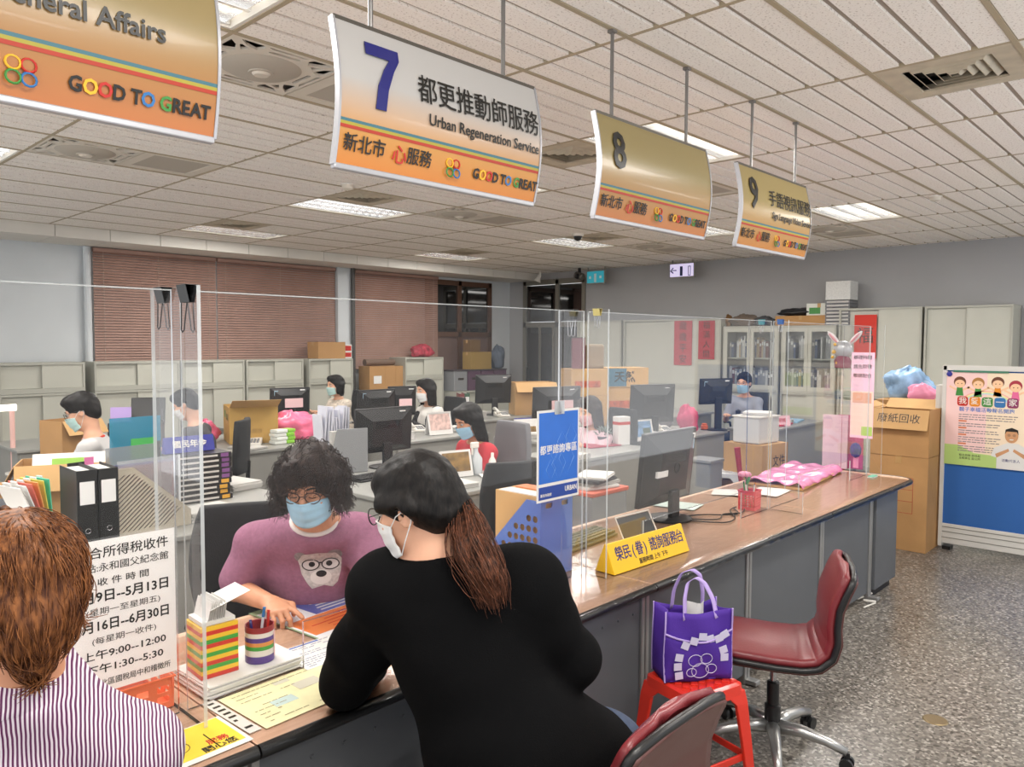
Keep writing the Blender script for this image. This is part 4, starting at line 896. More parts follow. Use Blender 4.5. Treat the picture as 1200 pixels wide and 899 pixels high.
pc = at(905, 852, Z=.10); visitor_chair((pc.x, pc.y, 0), math.radians(117), 'maroon swivel chair standing alone at the right of the counter')
visitor_chair((1.62, 1.235, 0), PI/2, 'maroon swivel chair that the customer in black sits on')
# red plastic stool
RSTOOL = mat('red_plastic', 'd6301f', .3, coat=.2)
def stool(p, rz, label, mt, s=1.0, group='plastic stools'):
    t = thing('plastic_stool', label, 'stool', p, rz, group); h_ = .45*s; a = .135*s
    seat = MB(); P = rrect(-a, a, -a, a, .03*s, 4); Q = [(x*.9, y*.9) for x, y in P]; n = len(P)
    seat.add([(x*1.03, y*1.03, h_-.05*s) for x, y in P]+[(x, y, h_-.008) for x, y in P]+[(x, y, h_) for x, y in Q]+[(x, y, h_-.004) for x, y in [(q[0]*.93, q[1]*.93) for q in Q]],
             [(k*n+i, k*n+(i+1) % n, (k+1)*n+(i+1) % n, (k+1)*n+i) for k in range(3) for i in range(n)]+[tuple(range(3*n, 4*n))])
    part('seat', seat, mt, t, smooth=35)
    rd = MB()
    for i in range(5):
        for j in range(5): rd.box(((i-2)*.042*s, (j-2)*.042*s, h_-.002), (.026*s, .026*s, .006), rotm(0, 0, PI/4))
    part('tread', rd, mt, t, bevel=.002)
    for sx in (-1, 1):
        for sy in (-1, 1):
            lg = MB(); z1, z0 = h_-.03*s, 0; ct, cb = .118*s, .172*s
            def L_(c, w_): # plan of the corner-shaped leg
                o = [(0, 0), (-w_, 0), (-w_, -.016*s), (-.02*s, -.02*s), (-.016*s, -w_), (0, -w_)]; return [((c+x)*sx, (c+y)*sy) for x, y in o]
            V = []; rings = [(z1, ct+.018*s, .105*s), (h_*.82, ct+.027*s, .06*s), (h_*.5, (ct+cb)/2+.012*s, .05*s), (z0, cb+.002, .04*s)]
            for z, c, w_ in rings: V += [(x, y, z) for x, y in L_(c, w_)]
            F = [(k*6+i, k*6+(i+1) % 6, (k+1)*6+(i+1) % 6, (k+1)*6+i) for k in range(3) for i in range(6)]+[tuple(range(6)), tuple(range(18, 24))]
            part('leg', lg.add(V, F), mt, t, bevel=.003)
    br = MB(); c = .142*s
    for r in range(4): br.box((c*math.sin(r*PI/2), -c*math.cos(r*PI/2), .16*s), (2*c, .010, .028*s), rotm(0, 0, r*PI/2))
    part('brace', br, mt, t, bevel=.003); return t
stool((2.635, 1.50, 0), -.25, 'red plastic stool carrying the purple bag', RSTOOL)
# purple tote bag
t = thing('tote_bag', 'purple shopping bag with lilac handles standing on the red stool', 'bag', (2.655, 1.525, .452), -.63); PUR = mat('purple_nonwoven', '4a2494', .75, bump=.15, bscale=260); LIL = mat('lilac_webbing', 'b79fdb', .7); wb_, db_, hb_ = .27, .13, .275
bg = MB()
def wall(fn): bg.grid(fn, 14, 12)
fr = lambda u, v: ((u-.5)*wb_*(1+.03*math.sin(v*3)), -db_/2-.012*math.sin(u*PI)*math.sin(v*PI)+.006*math.sin(u*11+v*6), v*hb_*(1-.05*math.sin(u*PI)))
bk = lambda u, v: ((u-.5)*wb_, db_/2+.012*math.sin(u*PI)*math.sin(v*PI)+.006*math.sin(u*9+v*5), v*hb_*(1-.10*math.sin(u*PI)))
wall(fr); wall(bk)
for sx in (0, 1): wall(lambda u, v, sx=sx: Vector(fr(sx, v)).lerp(Vector(bk(sx, v)), u)+Vector(((-1 if sx else 1)*.03*math.sin(u*PI)*v, 0, -.012*math.sin(u*PI)*v)))
bg.bx(-wb_/2, wb_/2, -db_/2, db_/2, 0, .004); part('body', bg, PUR, t, smooth=True, thick=.0025)
pk = MB().grid(lambda u, v: Vector(fr(u, v*.70))+Vector((0, -.004, -.03*math.sin(u*PI*1.0)*v*v)), 14, 9); part('pocket', pk, PUR, t, smooth=True, thick=.002)
tr_ = MB()
for u in (0, 1): tr_.tube([Vector(fr(u, v/8))+Vector((0, -.002, 0)) for v in range(9)], .0035, 6); tr_.tube([Vector(bk(u, v/8)) for v in range(9)], .0035, 6)
tr_.tube([Vector(fr(u/12, .70))+Vector((0, -.007, -.03*math.sin(u/12*PI))) for u in range(13)], .004, 6); part('piping', tr_, LIL, t)
for y, l in ((-db_/2-.004, .0), (db_/2, .02)):
    hp = [Vector((-.065, y, hb_*.86)), Vector((-.062, y*.8, hb_+.04)), Vector((-.04, y*.45, hb_+.095+l)), Vector((.0, y*.3, hb_+.11+l)), Vector((.035, y*.35, hb_+.085+l)), Vector((.058, y*.7, hb_+.03)), Vector((.066, y, hb_*.86))]
    R = []
    for i in range(len(hp)-1):
        for u in range(5): R.append(hp[i].lerp(hp[i+1], u/5))
    R.append(hp[-1]); sm = [R[0]]+[(R[i-1]+R[i]*2+R[i+1])/4 for i in range(1, len(R)-1)]+[R[-1]]
    hm = MB(); hm.add([p+Vector((0, 0, 0)) for p in sm]+[p+Vector((.0, 0, 0))+Vector((.022 if 0 else .018, .008, .004)) for p in sm], [(i, i+1, len(sm)+i+1, len(sm)+i) for i in range(len(sm)-1)]); part('handle', hm, LIL, t, smooth=True, thick=.002)
pr = MB()
for (x, z, a) in ((-.085, .10, .2), (-.09, .065, 0), (-.085, .03, -.1), (-.06, .145, .4), (-.025, .16, .3), (.01, .175, .1), (.04, .165, -.2), (.075, .165, -.35), (.10, .18, -.5), (.095, .12, -.3), (.10, .09, 0)):
    c = Vector((x, -db_/2-.0185, z)); pr.box(c, (.032, .0015, .029), rotm(0, a))
part('cards', pr, mat('bag_print', 'c9c3dc', .7), t, bevel=.003)
ln = MB()
for (cx, cz, r) in ((-.02, .085, .028), (.025, .09, .024), (.0, .045, .035), (.045, .05, .022), (-.035, .04, .02)): ln.tube([(cx+r*math.cos(k*PI/8), -db_/2-.020, cz+r*.8*math.sin(k*PI/8)) for k in range(16)], .0014, 5, closed=True)
part('line_drawing', ln, mat('bag_print', 'c9c3dc', .7), t); part('tissue', MB().grid(lambda u, v: ((u-.5)*.09, -.02+.02*math.sin(u*7), hb_*.8+v*.07), 8, 4), PAPER, t, thick=.001)
tag(part('drain_cover', MB().lathe([(0, .004), (.05, .004), (.055, .001), (.055, 0)], 24, at(1096, 844, Z=0), cap=False), mat('brass_cover', '8a7a5c', .35, .7)), 'small round brass drain cover in the terrazzo floor', 'drain cover')
for q, (a, b_) in enumerate((((1005, 702), (1030, 690)), ((1012, 712), (1026, 705)))):
    A, B = at(*a, Z=.01), at(*b_, Z=.01); mb = MB().tube([A, A.lerp(B, .3)+Vector((.03, -.04, .02)), A.lerp(B, .6)+Vector((-.04, .03, .03)), B], .006, 6); tag(part('cable', mb, WHITE), ['white cable coil on the floor by the counter end, upper', 'white cable coil on the floor by the counter end, lower'][q], 'cable')
# ================================================================ RIGHT: cartons, blue partition with poster
carton('cardboard_box', (7.2, 2.075, 0), .4, .46, .80, 'tall closed cardboard box on the floor at the counter end', 0, flaps=0)
t = carton('cardboard_box', (7.2, 2.075, .803), .4, .46, .40, 'open cardboard box with handwriting, on top of the tall closed box', 0, flaps=0, tape=False)
for o in list(t.children): bpy.data.objects.remove(o)
mb = MB()
for s in (-1, 1): mb.bx(s*.2-.004, s*.2, -.23, .23, 0, .40); mb.bx(-.2, .2, s*.23-.002, s*.23+.002, 0, .40)
mb.bx(-.2, .2, -.23, .23, 0, .004); part('carton', mb, KRAFT, t)
R = rotm(0, .35); part('flap', MB().box(Vector((-.2, 0, .40))+R @ Vector((0, 0, -.09))*1 , (.004, .46, .18), R), KRAFT2, t); part('flap', MB().box((.22, 0, .42), (.16, .46, .004), rotm(0, -.5)), KRAFT2, t); part('flap', MB().box((0, .27, .41), (.4, .12, .004), rotm(.4)), KRAFT2, t)
text('廢紙回收', .085, Vector((-.2, 0, .40))+R @ Vector((-.004, .0, -.09)), (0, -1, 0), R @ Vector((0, 0, 1)), INK, t, 'CENTER', depth=.0004)
fm = MB()
for z in (.32, .42, .52, .62): fm.bx(-.2008, -.2002, -.12, .06, z-.002, z+.002)
for y in (-.12, .06): fm.bx(-.2008, -.2002, y-.002, y+.002, .32, .62)
part('printed_frame', fm, mat('red_stamp', 'a8432c', .6), [o for o in COL.objects if o.name == 'cardboard_box'][0])
PX = 7.30
t = thing('office_partition', 'blue fabric office partition with white frame at right edge', 'partition', (PX, 1.83, 0)); BF = mat('blue_fabric', '2f62a8', .9, bump=.2, bscale=300); FRW = mat('white_frame', 'd5d3cd', .4)
part('fabric', MB().bx(.012, .048, -1.9, -.03, .22, 1.53), BF, t); part('frame', MB().bx(0, .06, -.03, 0, .02, 1.57).bx(0, .06, -1.9, 0, 1.53, 1.57).bx(0, .06, -1.93, -1.9, .02, 1.57), FRW, t, bevel=.003); part('kick_rail', MB().bx(.005, .055, -1.9, -.03, .05, .22), FRW, t, bevel=.003)
gr = MB()
for z in (.10, .15, .19): gr.bx(.002, .006, -1.9, -.03, z-.003, z+.003)
part('groove', gr, mat('grey_case', '8a8880'), t); part('foot', MB().bx(-.02, .08, -.1, -.04, 0, .03).bx(-.02, .08, -1.8, -1.74, 0, .03), BLACKP, t)
t = thing('partition_post', 'white partition end panel beside the cardboard boxes', 'partition', (PX+.07, 1.84, 0)); part('panel', MB().bx(0, .7, 0, .06, .02, 1.40), FRW, t, bevel=.004); part('foot', MB().bx(0, .7, .005, .055, 0, .02), BLACKP, t)
# poster
YP0, YP1, ZP0, ZP1 = 1.80, 1.20, .735, 1.52
t = thing('event_poster', 'large pink and green event poster with cartoon children and a man in white', 'poster', (PX-.002, (YP0+YP1)/2, ZP0)); wP, hP = abs(YP0-YP1), ZP1-ZP0
q_ = lambda a, c, e: (-e, -a, c)     # (right, up, towards viewer) -> local
def flat(poly, lvl, mt, nm): return part(nm, MB().prism(poly, .0004*lvl, .0004*(lvl+1), q_), mt, t)
flat([(-wP/2, 0), (wP/2, 0), (wP/2, hP), (-wP/2, hP)], 0, mat('poster_cream', 'f0dcc0', .5), 'page'); flat([(-wP/2, .12), (0, .12), (0, hP), (-wP/2, hP)], 1, mat('poster_pink', 'f2cdc9', .5), 'pink_half')
flat([(-wP/2, 0), (wP/2, 0), (wP/2, .07), (.1, .10), (-.08, .11), (-.2, .17), (-wP/2, .17)], 2, mat('poster_green', 'b3d07a', .5), 'grass')
SK, HR, HR2 = mat('cartoon_skin', 'f3c79e', .5), mat('cartoon_brown', '6b3a22', .5), mat('cartoon_red', 'a62a3c', .5)
for k, (x, hr, sh, z) in enumerate(((-.20, HR, GREEN, .0), (-.065, mat('cartoon_tan', 'b07a3c', .5), GREEN, -.005), (.075, HR, ORANGE, .005), (.20, HR2, mat('cartoon_pink', 'e36a9a', .5), -.02))):
    zc_ = hP-.10+z; flat(circ(x, zc_+.015, .046, 18), 3, hr, 'hair'); flat(circ(x, zc_, .038, 18, .034), 4, SK, 'head'); flat([(x-.03, zc_-.10), (x+.03, zc_-.10), (x+.02, zc_-.03), (x-.02, zc_-.03)], 3, sh, 'shirt')
    for s in (-1, 1): flat([(x+s*.02, zc_-.045), (x+s*.075, zc_-.015), (x+s*.08, zc_-.03), (x+s*.022, zc_-.06)][::s], 3, SK, 'arm'); flat(circ(x+s*.014, zc_+.002, .0045, 8), 5, HR, 'eye')
rb = MB()
for k, (r, mi) in enumerate(((.19, 0), (.178, 1), (.166, 2), (.154, 3))):
    rb.add([q_(r*math.cos(PI*i/16)*1.05, hP-.27+r*.62*math.sin(PI*i/16), .0016) for i in range(17)]+[q_((r-.012)*math.cos(PI*i/16)*1.05, hP-.27+(r-.012)*.62*math.sin(PI*i/16), .0016) for i in range(17)], [(i, i+1, 18+i, 17+i) for i in range(16)], mi)
part('rainbow', rb, [mat('rb_pink', 'f0b0a8', .5), mat('rb_yellow', 'f2e0a0', .5), mat('rb_green', 'cbe0b0', .5), mat('rb_blue', 'bcd8e6', .5)], t)
for k, (ch, mt) in enumerate(zip('我愛這一家', (RED, ORANGE, GREEN, BLUE, mat('plum', '8a2f5c', .5)))):
    flat(rrect(-.215+k*.09, -.135+k*.09, hP-.285, hP-.205, .02), 6, mt, 'title_patch'); text(ch, .062, q_(-.175+k*.09, hP-.245, .0030), (0, -1, 0), (0, 0, 1), WHITE, t, 'CENTER', bold=.008, depth=.0002)
text('親子幸福活動報名開跑', .04, q_(0, hP-.315, .0016), (0, -1, 0), (0, 0, 1), mat('title_blue', '3b6fc0', .5), t, 'CENTER', bold=.008, depth=.0002)
tx = MB(); random.seed(8)
for r in range(17):
    z = hP-.36-r*.019; x = -.2
    if r in (3, 6, 9, 13): tx.add([q_(x, z, .0018), q_(x+.06, z, .0018), q_(x+.06, z+.012, .0018), q_(x, z+.012, .0018)], [(0, 1, 2, 3)], 1); continue
    while x < (.2 if r < 3 else .08):
        l = random.uniform(.012, .05); tx.add([q_(x, z, .0018), q_(x+l, z, .0018), q_(x+l, z+.007, .0018), q_(x, z+.007, .0018)], [(0, 1, 2, 3)], 0); x += l+.006
part('small_print', tx, [mat('print_grey', '8a7f80', .5), mat('print_orange', 'd97a4a', .5)], t)
xm = .185; flat([(xm-.10, 0), (xm+.115, 0), (xm+.115, .17), (xm+.05, .215), (xm-.03, .215), (xm-.12, .17), (xm-.14, .10), (xm-.10, .09)], 7, PAPER, 'man_shirt')
flat(circ(xm, .275, .046, 20, .058), 8, mat('man_skin', 'c89468', .5), 'man_face'); flat([(xm-.047, .285), (xm-.043, .325), (xm, .342), (xm+.043, .325), (xm+.047, .285), (xm+.035, .31), (xm-.035, .31)], 9, INK, 'man_hair')
for s in (-1, 1): flat(circ(xm+s*.018, .28, .012, 12), 9, mat('lens_tint', 'a57a58', .4), 'man_glasses'); flat([(xm+s*.11, .12), (xm+s*.02, .17), (xm+s*.012, .15), (xm+s*.1, .09)][::s], 9, mat('man_skin', 'c89468', .5), 'man_arm')
flat([(xm-.016, .248), (xm+.016, .248), (xm+.01, .24), (xm-.01, .24)], 9, WHITE, 'man_smile'); text('活動代言人', .026, q_(xm, .07, .004), (0, -1, 0), (0, 0, 1), NAVY, t, 'CENTER', depth=.0002); text('主辦單位 區公所', .022, q_(-.19, .06, .0018), (0, -1, 0), (0, 0, 1), INK, t, depth=.0002); text('報名時間 即日起', .022, q_(-.19, .085, .0018), (0, -1, 0), (0, 0, 1), INK, t, depth=.0002)
t = thing('notice_sheet', 'second pale notice pinned at the far right beside the large poster', 'notice', (PX-.002, 1.02, 1.05)); part('page', MB().bx(-.001, 0, -.15, .155, 0, .47), PAPER, t); part('print', MB().bx(-.0018, -.001, -.14, .145, .02, .09).bx(-.0018, -.001, -.13, .12, .3, .42), mat('notice_green', 'a9c96a'), t)
for k, (y, z, mt, nm, lb) in enumerate(((1.78, 1.50, mat('blue_magnet', '2b2f8f', .4), 'magnet', 'round blue magnet at the top left corner of the large poster'), (1.55, 1.525, mat('green_strip', '3f7d63', .4), 'magnet_strip', 'green magnet strip along the top of the large poster'))):
    t = thing(nm, lb, 'magnet', (PX-.004, y, z)); part('cap', (MB().lathe([(.022, 0), (.020, .012), (0, .014)], 20, R=rotm(0, -PI/2), cap=False) if k == 0 else MB().bx(-.008, 0, -.2, .2, -.008, .008)), mt, t); part('back', MB().bx(.0, .002, -.015, .015, -.006, .006), BLACKP, t)
t = thing('dark_screen', 'dark tilted screen edge showing above the partition at right edge', 'monitor', (PX+.25, 1.10, 1.40), 0); part('panel', MB().box((0, -.1, .17), (.04, .5, .34), rotm(.35)), MON, t, bevel=.01); part('stand', MB().bx(-.03, .03, -.05, .05, -.66, .15), MON, t); part('desk', MB().bx(-.1, .4, -.3, .3, -.7, -.66), mat('desk_grey', '96958f', .5), t); part('desk_leg', MB().bx(.1, .2, -.05, .05, -1.4, -.7), mat('desk_grey', '96958f', .5), t)
# plastic bag bundle behind the boxes
def crumple(name, c, r, mt, label, cat, seed=1, parts=()):
    random.seed(seed); ph = [random.uniform(0, 6) for _ in range(8)]; mb = MB()
    def fn(u, v):
        a, b_ = u*2*PI, v*PI; k = 1+.10*math.sin(3*a+ph[0]+2*b_)+.08*math.sin(5*b_+ph[1]+a)+.05*math.sin(9*a+ph[2]-4*b_)+.04*math.sin(13*b_+ph[3]+6*a)
        return (r[0]*k*math.sin(b_)*math.cos(a), r[1]*k*math.sin(b_)*math.sin(a), max(-r[2]*.8, r[2]*k*math.cos(b_))+r[2]*.8)
    mb.grid(fn, 37, 19); o = part(name, mb, mt, loc=c, smooth=True); return tag(o, label, cat) if label else o
zb = 1.2; carton('storage_box', (8.3, 2.35, 0), .45, .55, zb, 'plain storage box standing behind the cardboard boxes and carrying plastic bags', 0)
crumple('plastic_bag', (8.33, 2.40, zb+.002), (.15, .22, .17), mat('blue_white_bag', '8fb2d6', .35, noise=.5, nscale=6), 'blue and white plastic bag behind the open cardboard box', 'bag', 4)
crumple('ribbon_bow', (8.12, 2.22, zb+.002), (.04, .13, .09), mat('pink_ribbon', 'e88fae', .35), 'pink plastic bundle in front of the blue and white bag', 'bundle', 9)
# ================================================================ BACK OF THE OFFICE: cabinets along both walls
CABG = mat('cabinet_grey_green', 'c2c2b6', .5, noise=.03, nscale=4); CABD = mat('cabinet_side_grey', '8f908d', .5, noise=.12, nscale=3); CABF = mat('cabinet_frame', 'b2b2a7', .5)
def cabinet(p, rz, w_, d_, h_, label, group=None, mt=None, cat='cabinet'):
    """steel cabinet with two sliding doors; front towards local -Y"""
    t = thing('sliding_door_cabinet', label, cat, p, rz, group); f_ = .03
    b_ = MB().bx(-w_/2, w_/2, 0, d_, 0, .06).bx(-w_/2, w_/2, 0, d_, h_-.025, h_).bx(-w_/2, -w_/2+.025, 0, d_, .06, h_-.025).bx(w_/2-.025, w_/2, 0, d_, .06, h_-.025).bx(-w_/2, w_/2, d_-.02, d_, 0, h_)
    part('carcass', b_, CABF, t, bevel=.002)
    for k, (x0, x1, y) in enumerate(((-w_/2+.025, .01, .046), (-.01, w_/2-.025, .012))):
        o = part('door', MB().bx(x0, x1, y, y+.012, .06, h_-.025), mt or CABG, t, bevel=.002)
        for x in (x0+.05, x1-.05):
            if k == 0 and x > -.1: continue
            part('lock', MB().lathe([(.015, 0), (.015, -.005), (.008, -.007), (0, -.007)], 10, (x, y, h_*.60 if x > 0 and x > w_*.3 else h_*.56), rotm(PI/2), cap=False), DARK, o)
    return t
CY = 10.38; yx = lambda px: at(px, 425, Y=CY).x
spans = [(-14, -4), (-3, 100), (110, 211), (213, 287), (288.5, 356), (362, 414), (475, 520)]
names = ['at the far left edge', 'left of the pillar behind the boy with glasses', 'right of the pillar, behind the near acrylic wing', 'third along the wall under the brown blinds', 'fourth along the wall under the brown blinds', 'behind the woman with the bob, carrying a carton', 'between the stacked cartons and the dark window']
for (a, b_), nm in zip(spans, names):
    x0, x1 = yx(a), yx(b_)
    cabinet(((x0+x1)/2, CY, 0), 0, x1-x0-.01, .45, 1.115, 'lower grey sliding door cabinet '+nm, 'lower cabinets along the window wall')
    cabinet(((x0+x1)/2, CY, 1.118), 0, x1-x0-.01, .45, .365, 'upper grey sliding door cabinet '+nm, 'upper cabinets along the window wall')
x0, x1 = yx(416), yx(474); cabinet(((x0+x1)/2, CY, 0), 0, x1-x0-.01, .45, .90, 'low grey cabinet carrying three kraft cartons', 'lower cabinets along the window wall')
# right wall
CX = 11.02; xy = lambda px: at(px, 400, X=CX).y; SIDE = -PI/2
def rcab(a, b_, z0, z1, label, group): y0, y1 = xy(b_), xy(a); return cabinet((CX, (y0+y1)/2, z0), SIDE, abs(y1-y0)-.01, .45, z1-z0, label, group)
for a, b_, nm, zt in ((1082, 1187, 'nearest the blue partition', 2.24), (982, 1080, 'with the red fortune paper', 2.24), (730, 845, 'with two red scrolls', 2.14), (676, 728, 'next to the corner door', 2.14)):
    rcab(a, b_, 0, 1.03, 'lower grey cabinet on the right wall, '+nm, 'lower cabinets along the right wall'); rcab(a, b_, 1.033, zt, 'tall upper grey cabinet on the right wall, '+nm, 'upper cabinets along the right wall')
rcab(847, 913, 0, 1.03, 'lower grey cabinet under the left glass bookcase', 'lower cabinets along the right wall'); rcab(915, 980, 0, 1.03, 'lower grey cabinet under the right glass bookcase', 'lower cabinets along the right wall')
BCOL = [mat('book_white', 'd5d4d0', .6), mat('book_grey', '9a9c9e', .6), mat('book_maroon', '6b3434', .6), mat('book_blue', '5f6f8f', .6), mat('book_tan', 'b59f80', .6), mat('book_dark', '45464a', .6)]
BNAME = ['white', 'grey', 'maroon', 'blue', 'tan', 'dark']
PANEG = see_through('cabinet_glass', 'f0f4f4', .04, .05, .6)
def bookcase(a, b_, label, where, seed):
    y0, y1 = xy(b_), xy(a); w_, d_, h_ = abs(y1-y0)-.01, .42, .98; z0 = 1.033; t = thing('glass_bookcase', label, 'bookcase', (CX, (y0+y1)/2, z0), SIDE, 'glass door bookcases on the right wall')
    part('carcass', MB().bx(-w_/2, w_/2, 0, d_, 0, .03).bx(-w_/2, w_/2, 0, d_, h_-.03, h_).bx(-w_/2, -w_/2+.02, 0, d_, .03, h_-.03).bx(w_/2-.02, w_/2, 0, d_, .03, h_-.03).bx(-w_/2, w_/2, d_-.015, d_, 0, h_), CABF, t, bevel=.002)
    part('shelf', MB().bx(-w_/2+.02, w_/2-.02, .05, d_-.02, h_*.5-.01, h_*.5+.01), CABF, t)
    for s in (-1, 1):
        x0, x1 = (-w_/2+.02, -.002) if s < 0 else (.002, w_/2-.02); dm = MB()
        for x in (x0, x1-.05): dm.bx(x, x+.05, 0, .02, .03, h_-.03)
        for z in (.03, h_-.09): dm.bx(x0+.05, x1-.05, 0, .02, z, z+.06)
        o = part('door', dm, CABG, t, bevel=.002); part('glass', MB().bx(x0+.05, x1-.05, .008, .011, .09, h_-.09), PANEG, o); part('lock', MB().lathe([(.01, 0), (.01, -.006), (0, -.006)], 10, (-s*.03, 0, h_*.5), rotm(PI/2), cap=False), DARK, o)
    random.seed(seed); protos = {}
    for r, zb in enumerate((.031, h_*.5+.011)):
        x = -w_/2+.05; rn = ('lower', 'upper')[r]
        while x < w_/2-.09:
            bw = random.uniform(.022, .05); bh = random.uniform(.22, .34); c = random.choices(range(6), (5, 5, 2 if where == 'left' else 1, 2, 1, 2))[0]
            if random.random() < .08: x += .05; continue
            P = Vector((x+bw/2, .12, zb)); P = Matrix.Rotation(SIDE, 3, 'Z') @ P+Vector((CX, (y0+y1)/2, z0))
            if (c, r) not in protos:
                mb = MB().bx(-.5, .5, 0, .18, 0, 1); mb.bx(-.36, .36, -.002, 0, .7, .88, m=1); me_o = part('book', mb, [BCOL[c], WSTK], loc=P, rot=(0, 0, SIDE)); protos[(c, r)] = me_o; o = me_o
            else: o = protos[(c, r)].copy(); COL.objects.link(o); o.location = P
            o.scale = (bw*.94, 1, bh); tag(o, '%s book spine on the %s shelf of the %s glass bookcase' % (BNAME[c], rn, where), 'book', '%s books on the %s shelf of the %s glass bookcase' % (BNAME[c], rn, where)); x += bw
bookcase(847, 913, 'left glass door bookcase behind the man at his desk', 'left', 2); bookcase(915, 980, 'right glass door bookcase with the rabbit balloon in front', 'right', 6)
# red papers on the right cabinets
def red_paper(px, y0, y1, wpx, X, txt, label, col='c9362c', chars=1, ink=INK):
    A, B, C = at(px-wpx/2, (y0+y1)/2, X=X), at(px+wpx/2, (y0+y1)/2, X=X), at(px, y0, X=X); D_ = at(px, y1, X=X); w_, h_ = abs(A.y-B.y), C.z-D_.z
    t = thing('red_scroll', label, 'scroll', (X, (A.y+B.y)/2, D_.z)); part('paper', MB().bx(-.003, 0, -w_/2, w_/2, 0, h_), mat('red_paper_'+col, col, .6), t)
    n = len(txt)
    for k, ch in enumerate(txt): text(ch, min(h_/n*.85, w_*.8), (-.0036, 0, h_*(1-(k+.5)/n)), (0, -1, 0), (0, 0, 1), ink, t, 'CENTER', depth=.0004)
    return t
red_paper(800.5, 376, 428, 21, CX-.004, '歲歲平安', 'left red calligraphy scroll on the grey cabinet', 'b32a34'); red_paper(828, 376, 421, 19, CX-.004, '福滿人間', 'right red calligraphy scroll on the grey cabinet', 'b32a3c')
red_paper(1014, 369, 420, 26, CX-.004, '福', 'red paper with a large black character on the tall cabinet', 'd0301f')
# rabbit balloon
t = thing('rabbit_balloon', 'small silver rabbit balloon with pink ears on a stick, seen through the acrylic', 'balloon', at(988, 410, D=7.2)); BR = mat('balloon_silver', 'b9bcc0', .3, .3)
part('head', MB().sphere((0, 0, 0), (.05, .09, .085), 18), BR, t, smooth=True)
for s in (-1, 1): part('ear', MB().sphere((0, s*.10-.01, .11), (.015, .025, .085), 10, rotm(-s*.75)), mat('ear_white', 'e6dede', .4), t, smooth=True)
for s in (-1, 1): part('ear_lining', MB().sphere((-.012, s*.10-.01, .11), (.010, .012, .06), 10, rotm(-s*.75)), mat('ear_pink', 'e59aa5', .4), t, smooth=True)
part('base', MB().lathe([(0, -.17), (.07, -.17), (.075, -.10), (.05, -.06), (0, -.05)], 16, cap=False), mat('balloon_maroon', '7e2040', .4), t, smooth=40); part('stick', MB().tube([(0, 0, -.16), (0, 0, .012-t.location.z)], .008, 6), WHITE, t); part('stand', MB().lathe([(.12, -t.location.z), (.12, .012-t.location.z), (0, .02-t.location.z)], 20, cap=False), WHITE, t)
part('dots', MB().sphere((-.04, .07, -.02), .02, 8).sphere((-.045, .06, .05), .016, 8).sphere((-.05, .03, -.12), .02, 8).sphere((-.04, .08, -.07), .016, 8), YEL, t, smooth=True)
# things on top of the right cabinets
def on(px, X, z): p = at(px, 400, X=X); return (X, p.y, z)
zt = 2.016
carton('carton', on(942, 11.2, zt), .3, .75, .14, 'long brown carton on top of the right glass bookcase', mt=KRAFT); o = carton('shoe_carton', on(962, 11.2, zt+.143), .2, .36, .17, 'white and green carton on the long brown carton', mt=mat('white_carton', 'd9dbd2', .6)); part('green_print', MB().bx(-.1012, -.1002, -.02, .14, .02, .11), GREEN, o)
crumple('black_bag', on(938, 11.2, zt+.143), (.1, .34, .06), mat('black_bag_plastic', '222326', .35), 'black bag lying on the long brown carton', 'bag', 3)
for k in range(7): tag(part('document_box', MB().bx(-.15, .15, -.17, .17, 0, .045).bx(-.152, -.15, -.15, .15, .01, .035, m=1), [mat('doc_grey', '77787c', .6), PAPER2], loc=on(985, 11.2, zt+.05*k)), 'flat grey document box in the pile beside the tall cabinet', 'box', 'grey document boxes piled on the bookcase')
tag(part('paper_block', MB().bx(-.15, .15, -.17, .17, 0, .26), mat('paper_block', 'dcdcd8', .6, noise=.1, nscale=40), loc=on(985, 11.2, zt+.352), bevel=.003), 'white paper block on top of the grey document boxes', 'papers')
crumple('trophy', on(853, 11.2, zt), (.05, .06, .1), mat('bronze', '8a6a48', .4, .5), 'small brown ornament on the left glass bookcase', 'ornament', 5); crumple('cloth_bundle', on(872, 11.2, zt), (.12, .22, .1), mat('brown_cloth', '6e6258', .8), 'brown cloth bundle on top of the left glass bookcase', 'bundle', 6); crumple('helmet_bag', on(895, 11.2, zt), (.12, .18, .08), mat('dark_cloth', '4b4c50', .8), 'dark bundle on top of the left glass bookcase', 'bundle', 7)
# things on the left cabinets
ZC = 1.485
c_ = at(383, 400, Y=10.55); carton('carton', (c_.x, 10.56, ZC), .5, .3, .26, 'brown carton on the cabinet behind the woman with the bob', mt=KRAFT)
c_ = at(406, 400, Y=10.5); t = thing('red_tag', 'small red and white notice on the cabinet top by the pillar', 'notice', (c_.x, 10.5, ZC)); part('card', MB().bx(-.1, .1, -.004, 0, 0, .22), PAPER, t); part('red_mark', MB().bx(-.09, .09, -.005, -.004, .02, .09).bx(-.09, .09, -.005, -.004, .12, .2), RED, t)
for k, px in enumerate((436, 451, 464)):
    c_ = at(px, 400, Y=10.6); o = carton('carton', (c_.x, 10.6, .903), (.33, .24, .26)[k], .3, .44, ['left kraft carton with a white label on the low cabinet', 'middle kraft carton on the low cabinet', 'right kraft carton on the low cabinet'][k], mt=KRAFT)
    if k == 0: part('label', MB().bx(-.08, .08, -.152, -.1505, .15, .28), WSTK, o)
c_ = at(447, 400, Y=10.6); tag(part('roll', MB().tube([(-.35, 0, .06), (.25, 0, .06)], .055, 14), mat('brown_roll', '6a5648', .7), loc=(c_.x, 10.6, 1.345), smooth=40), 'brown roll lying on the kraft cartons', 'roll')
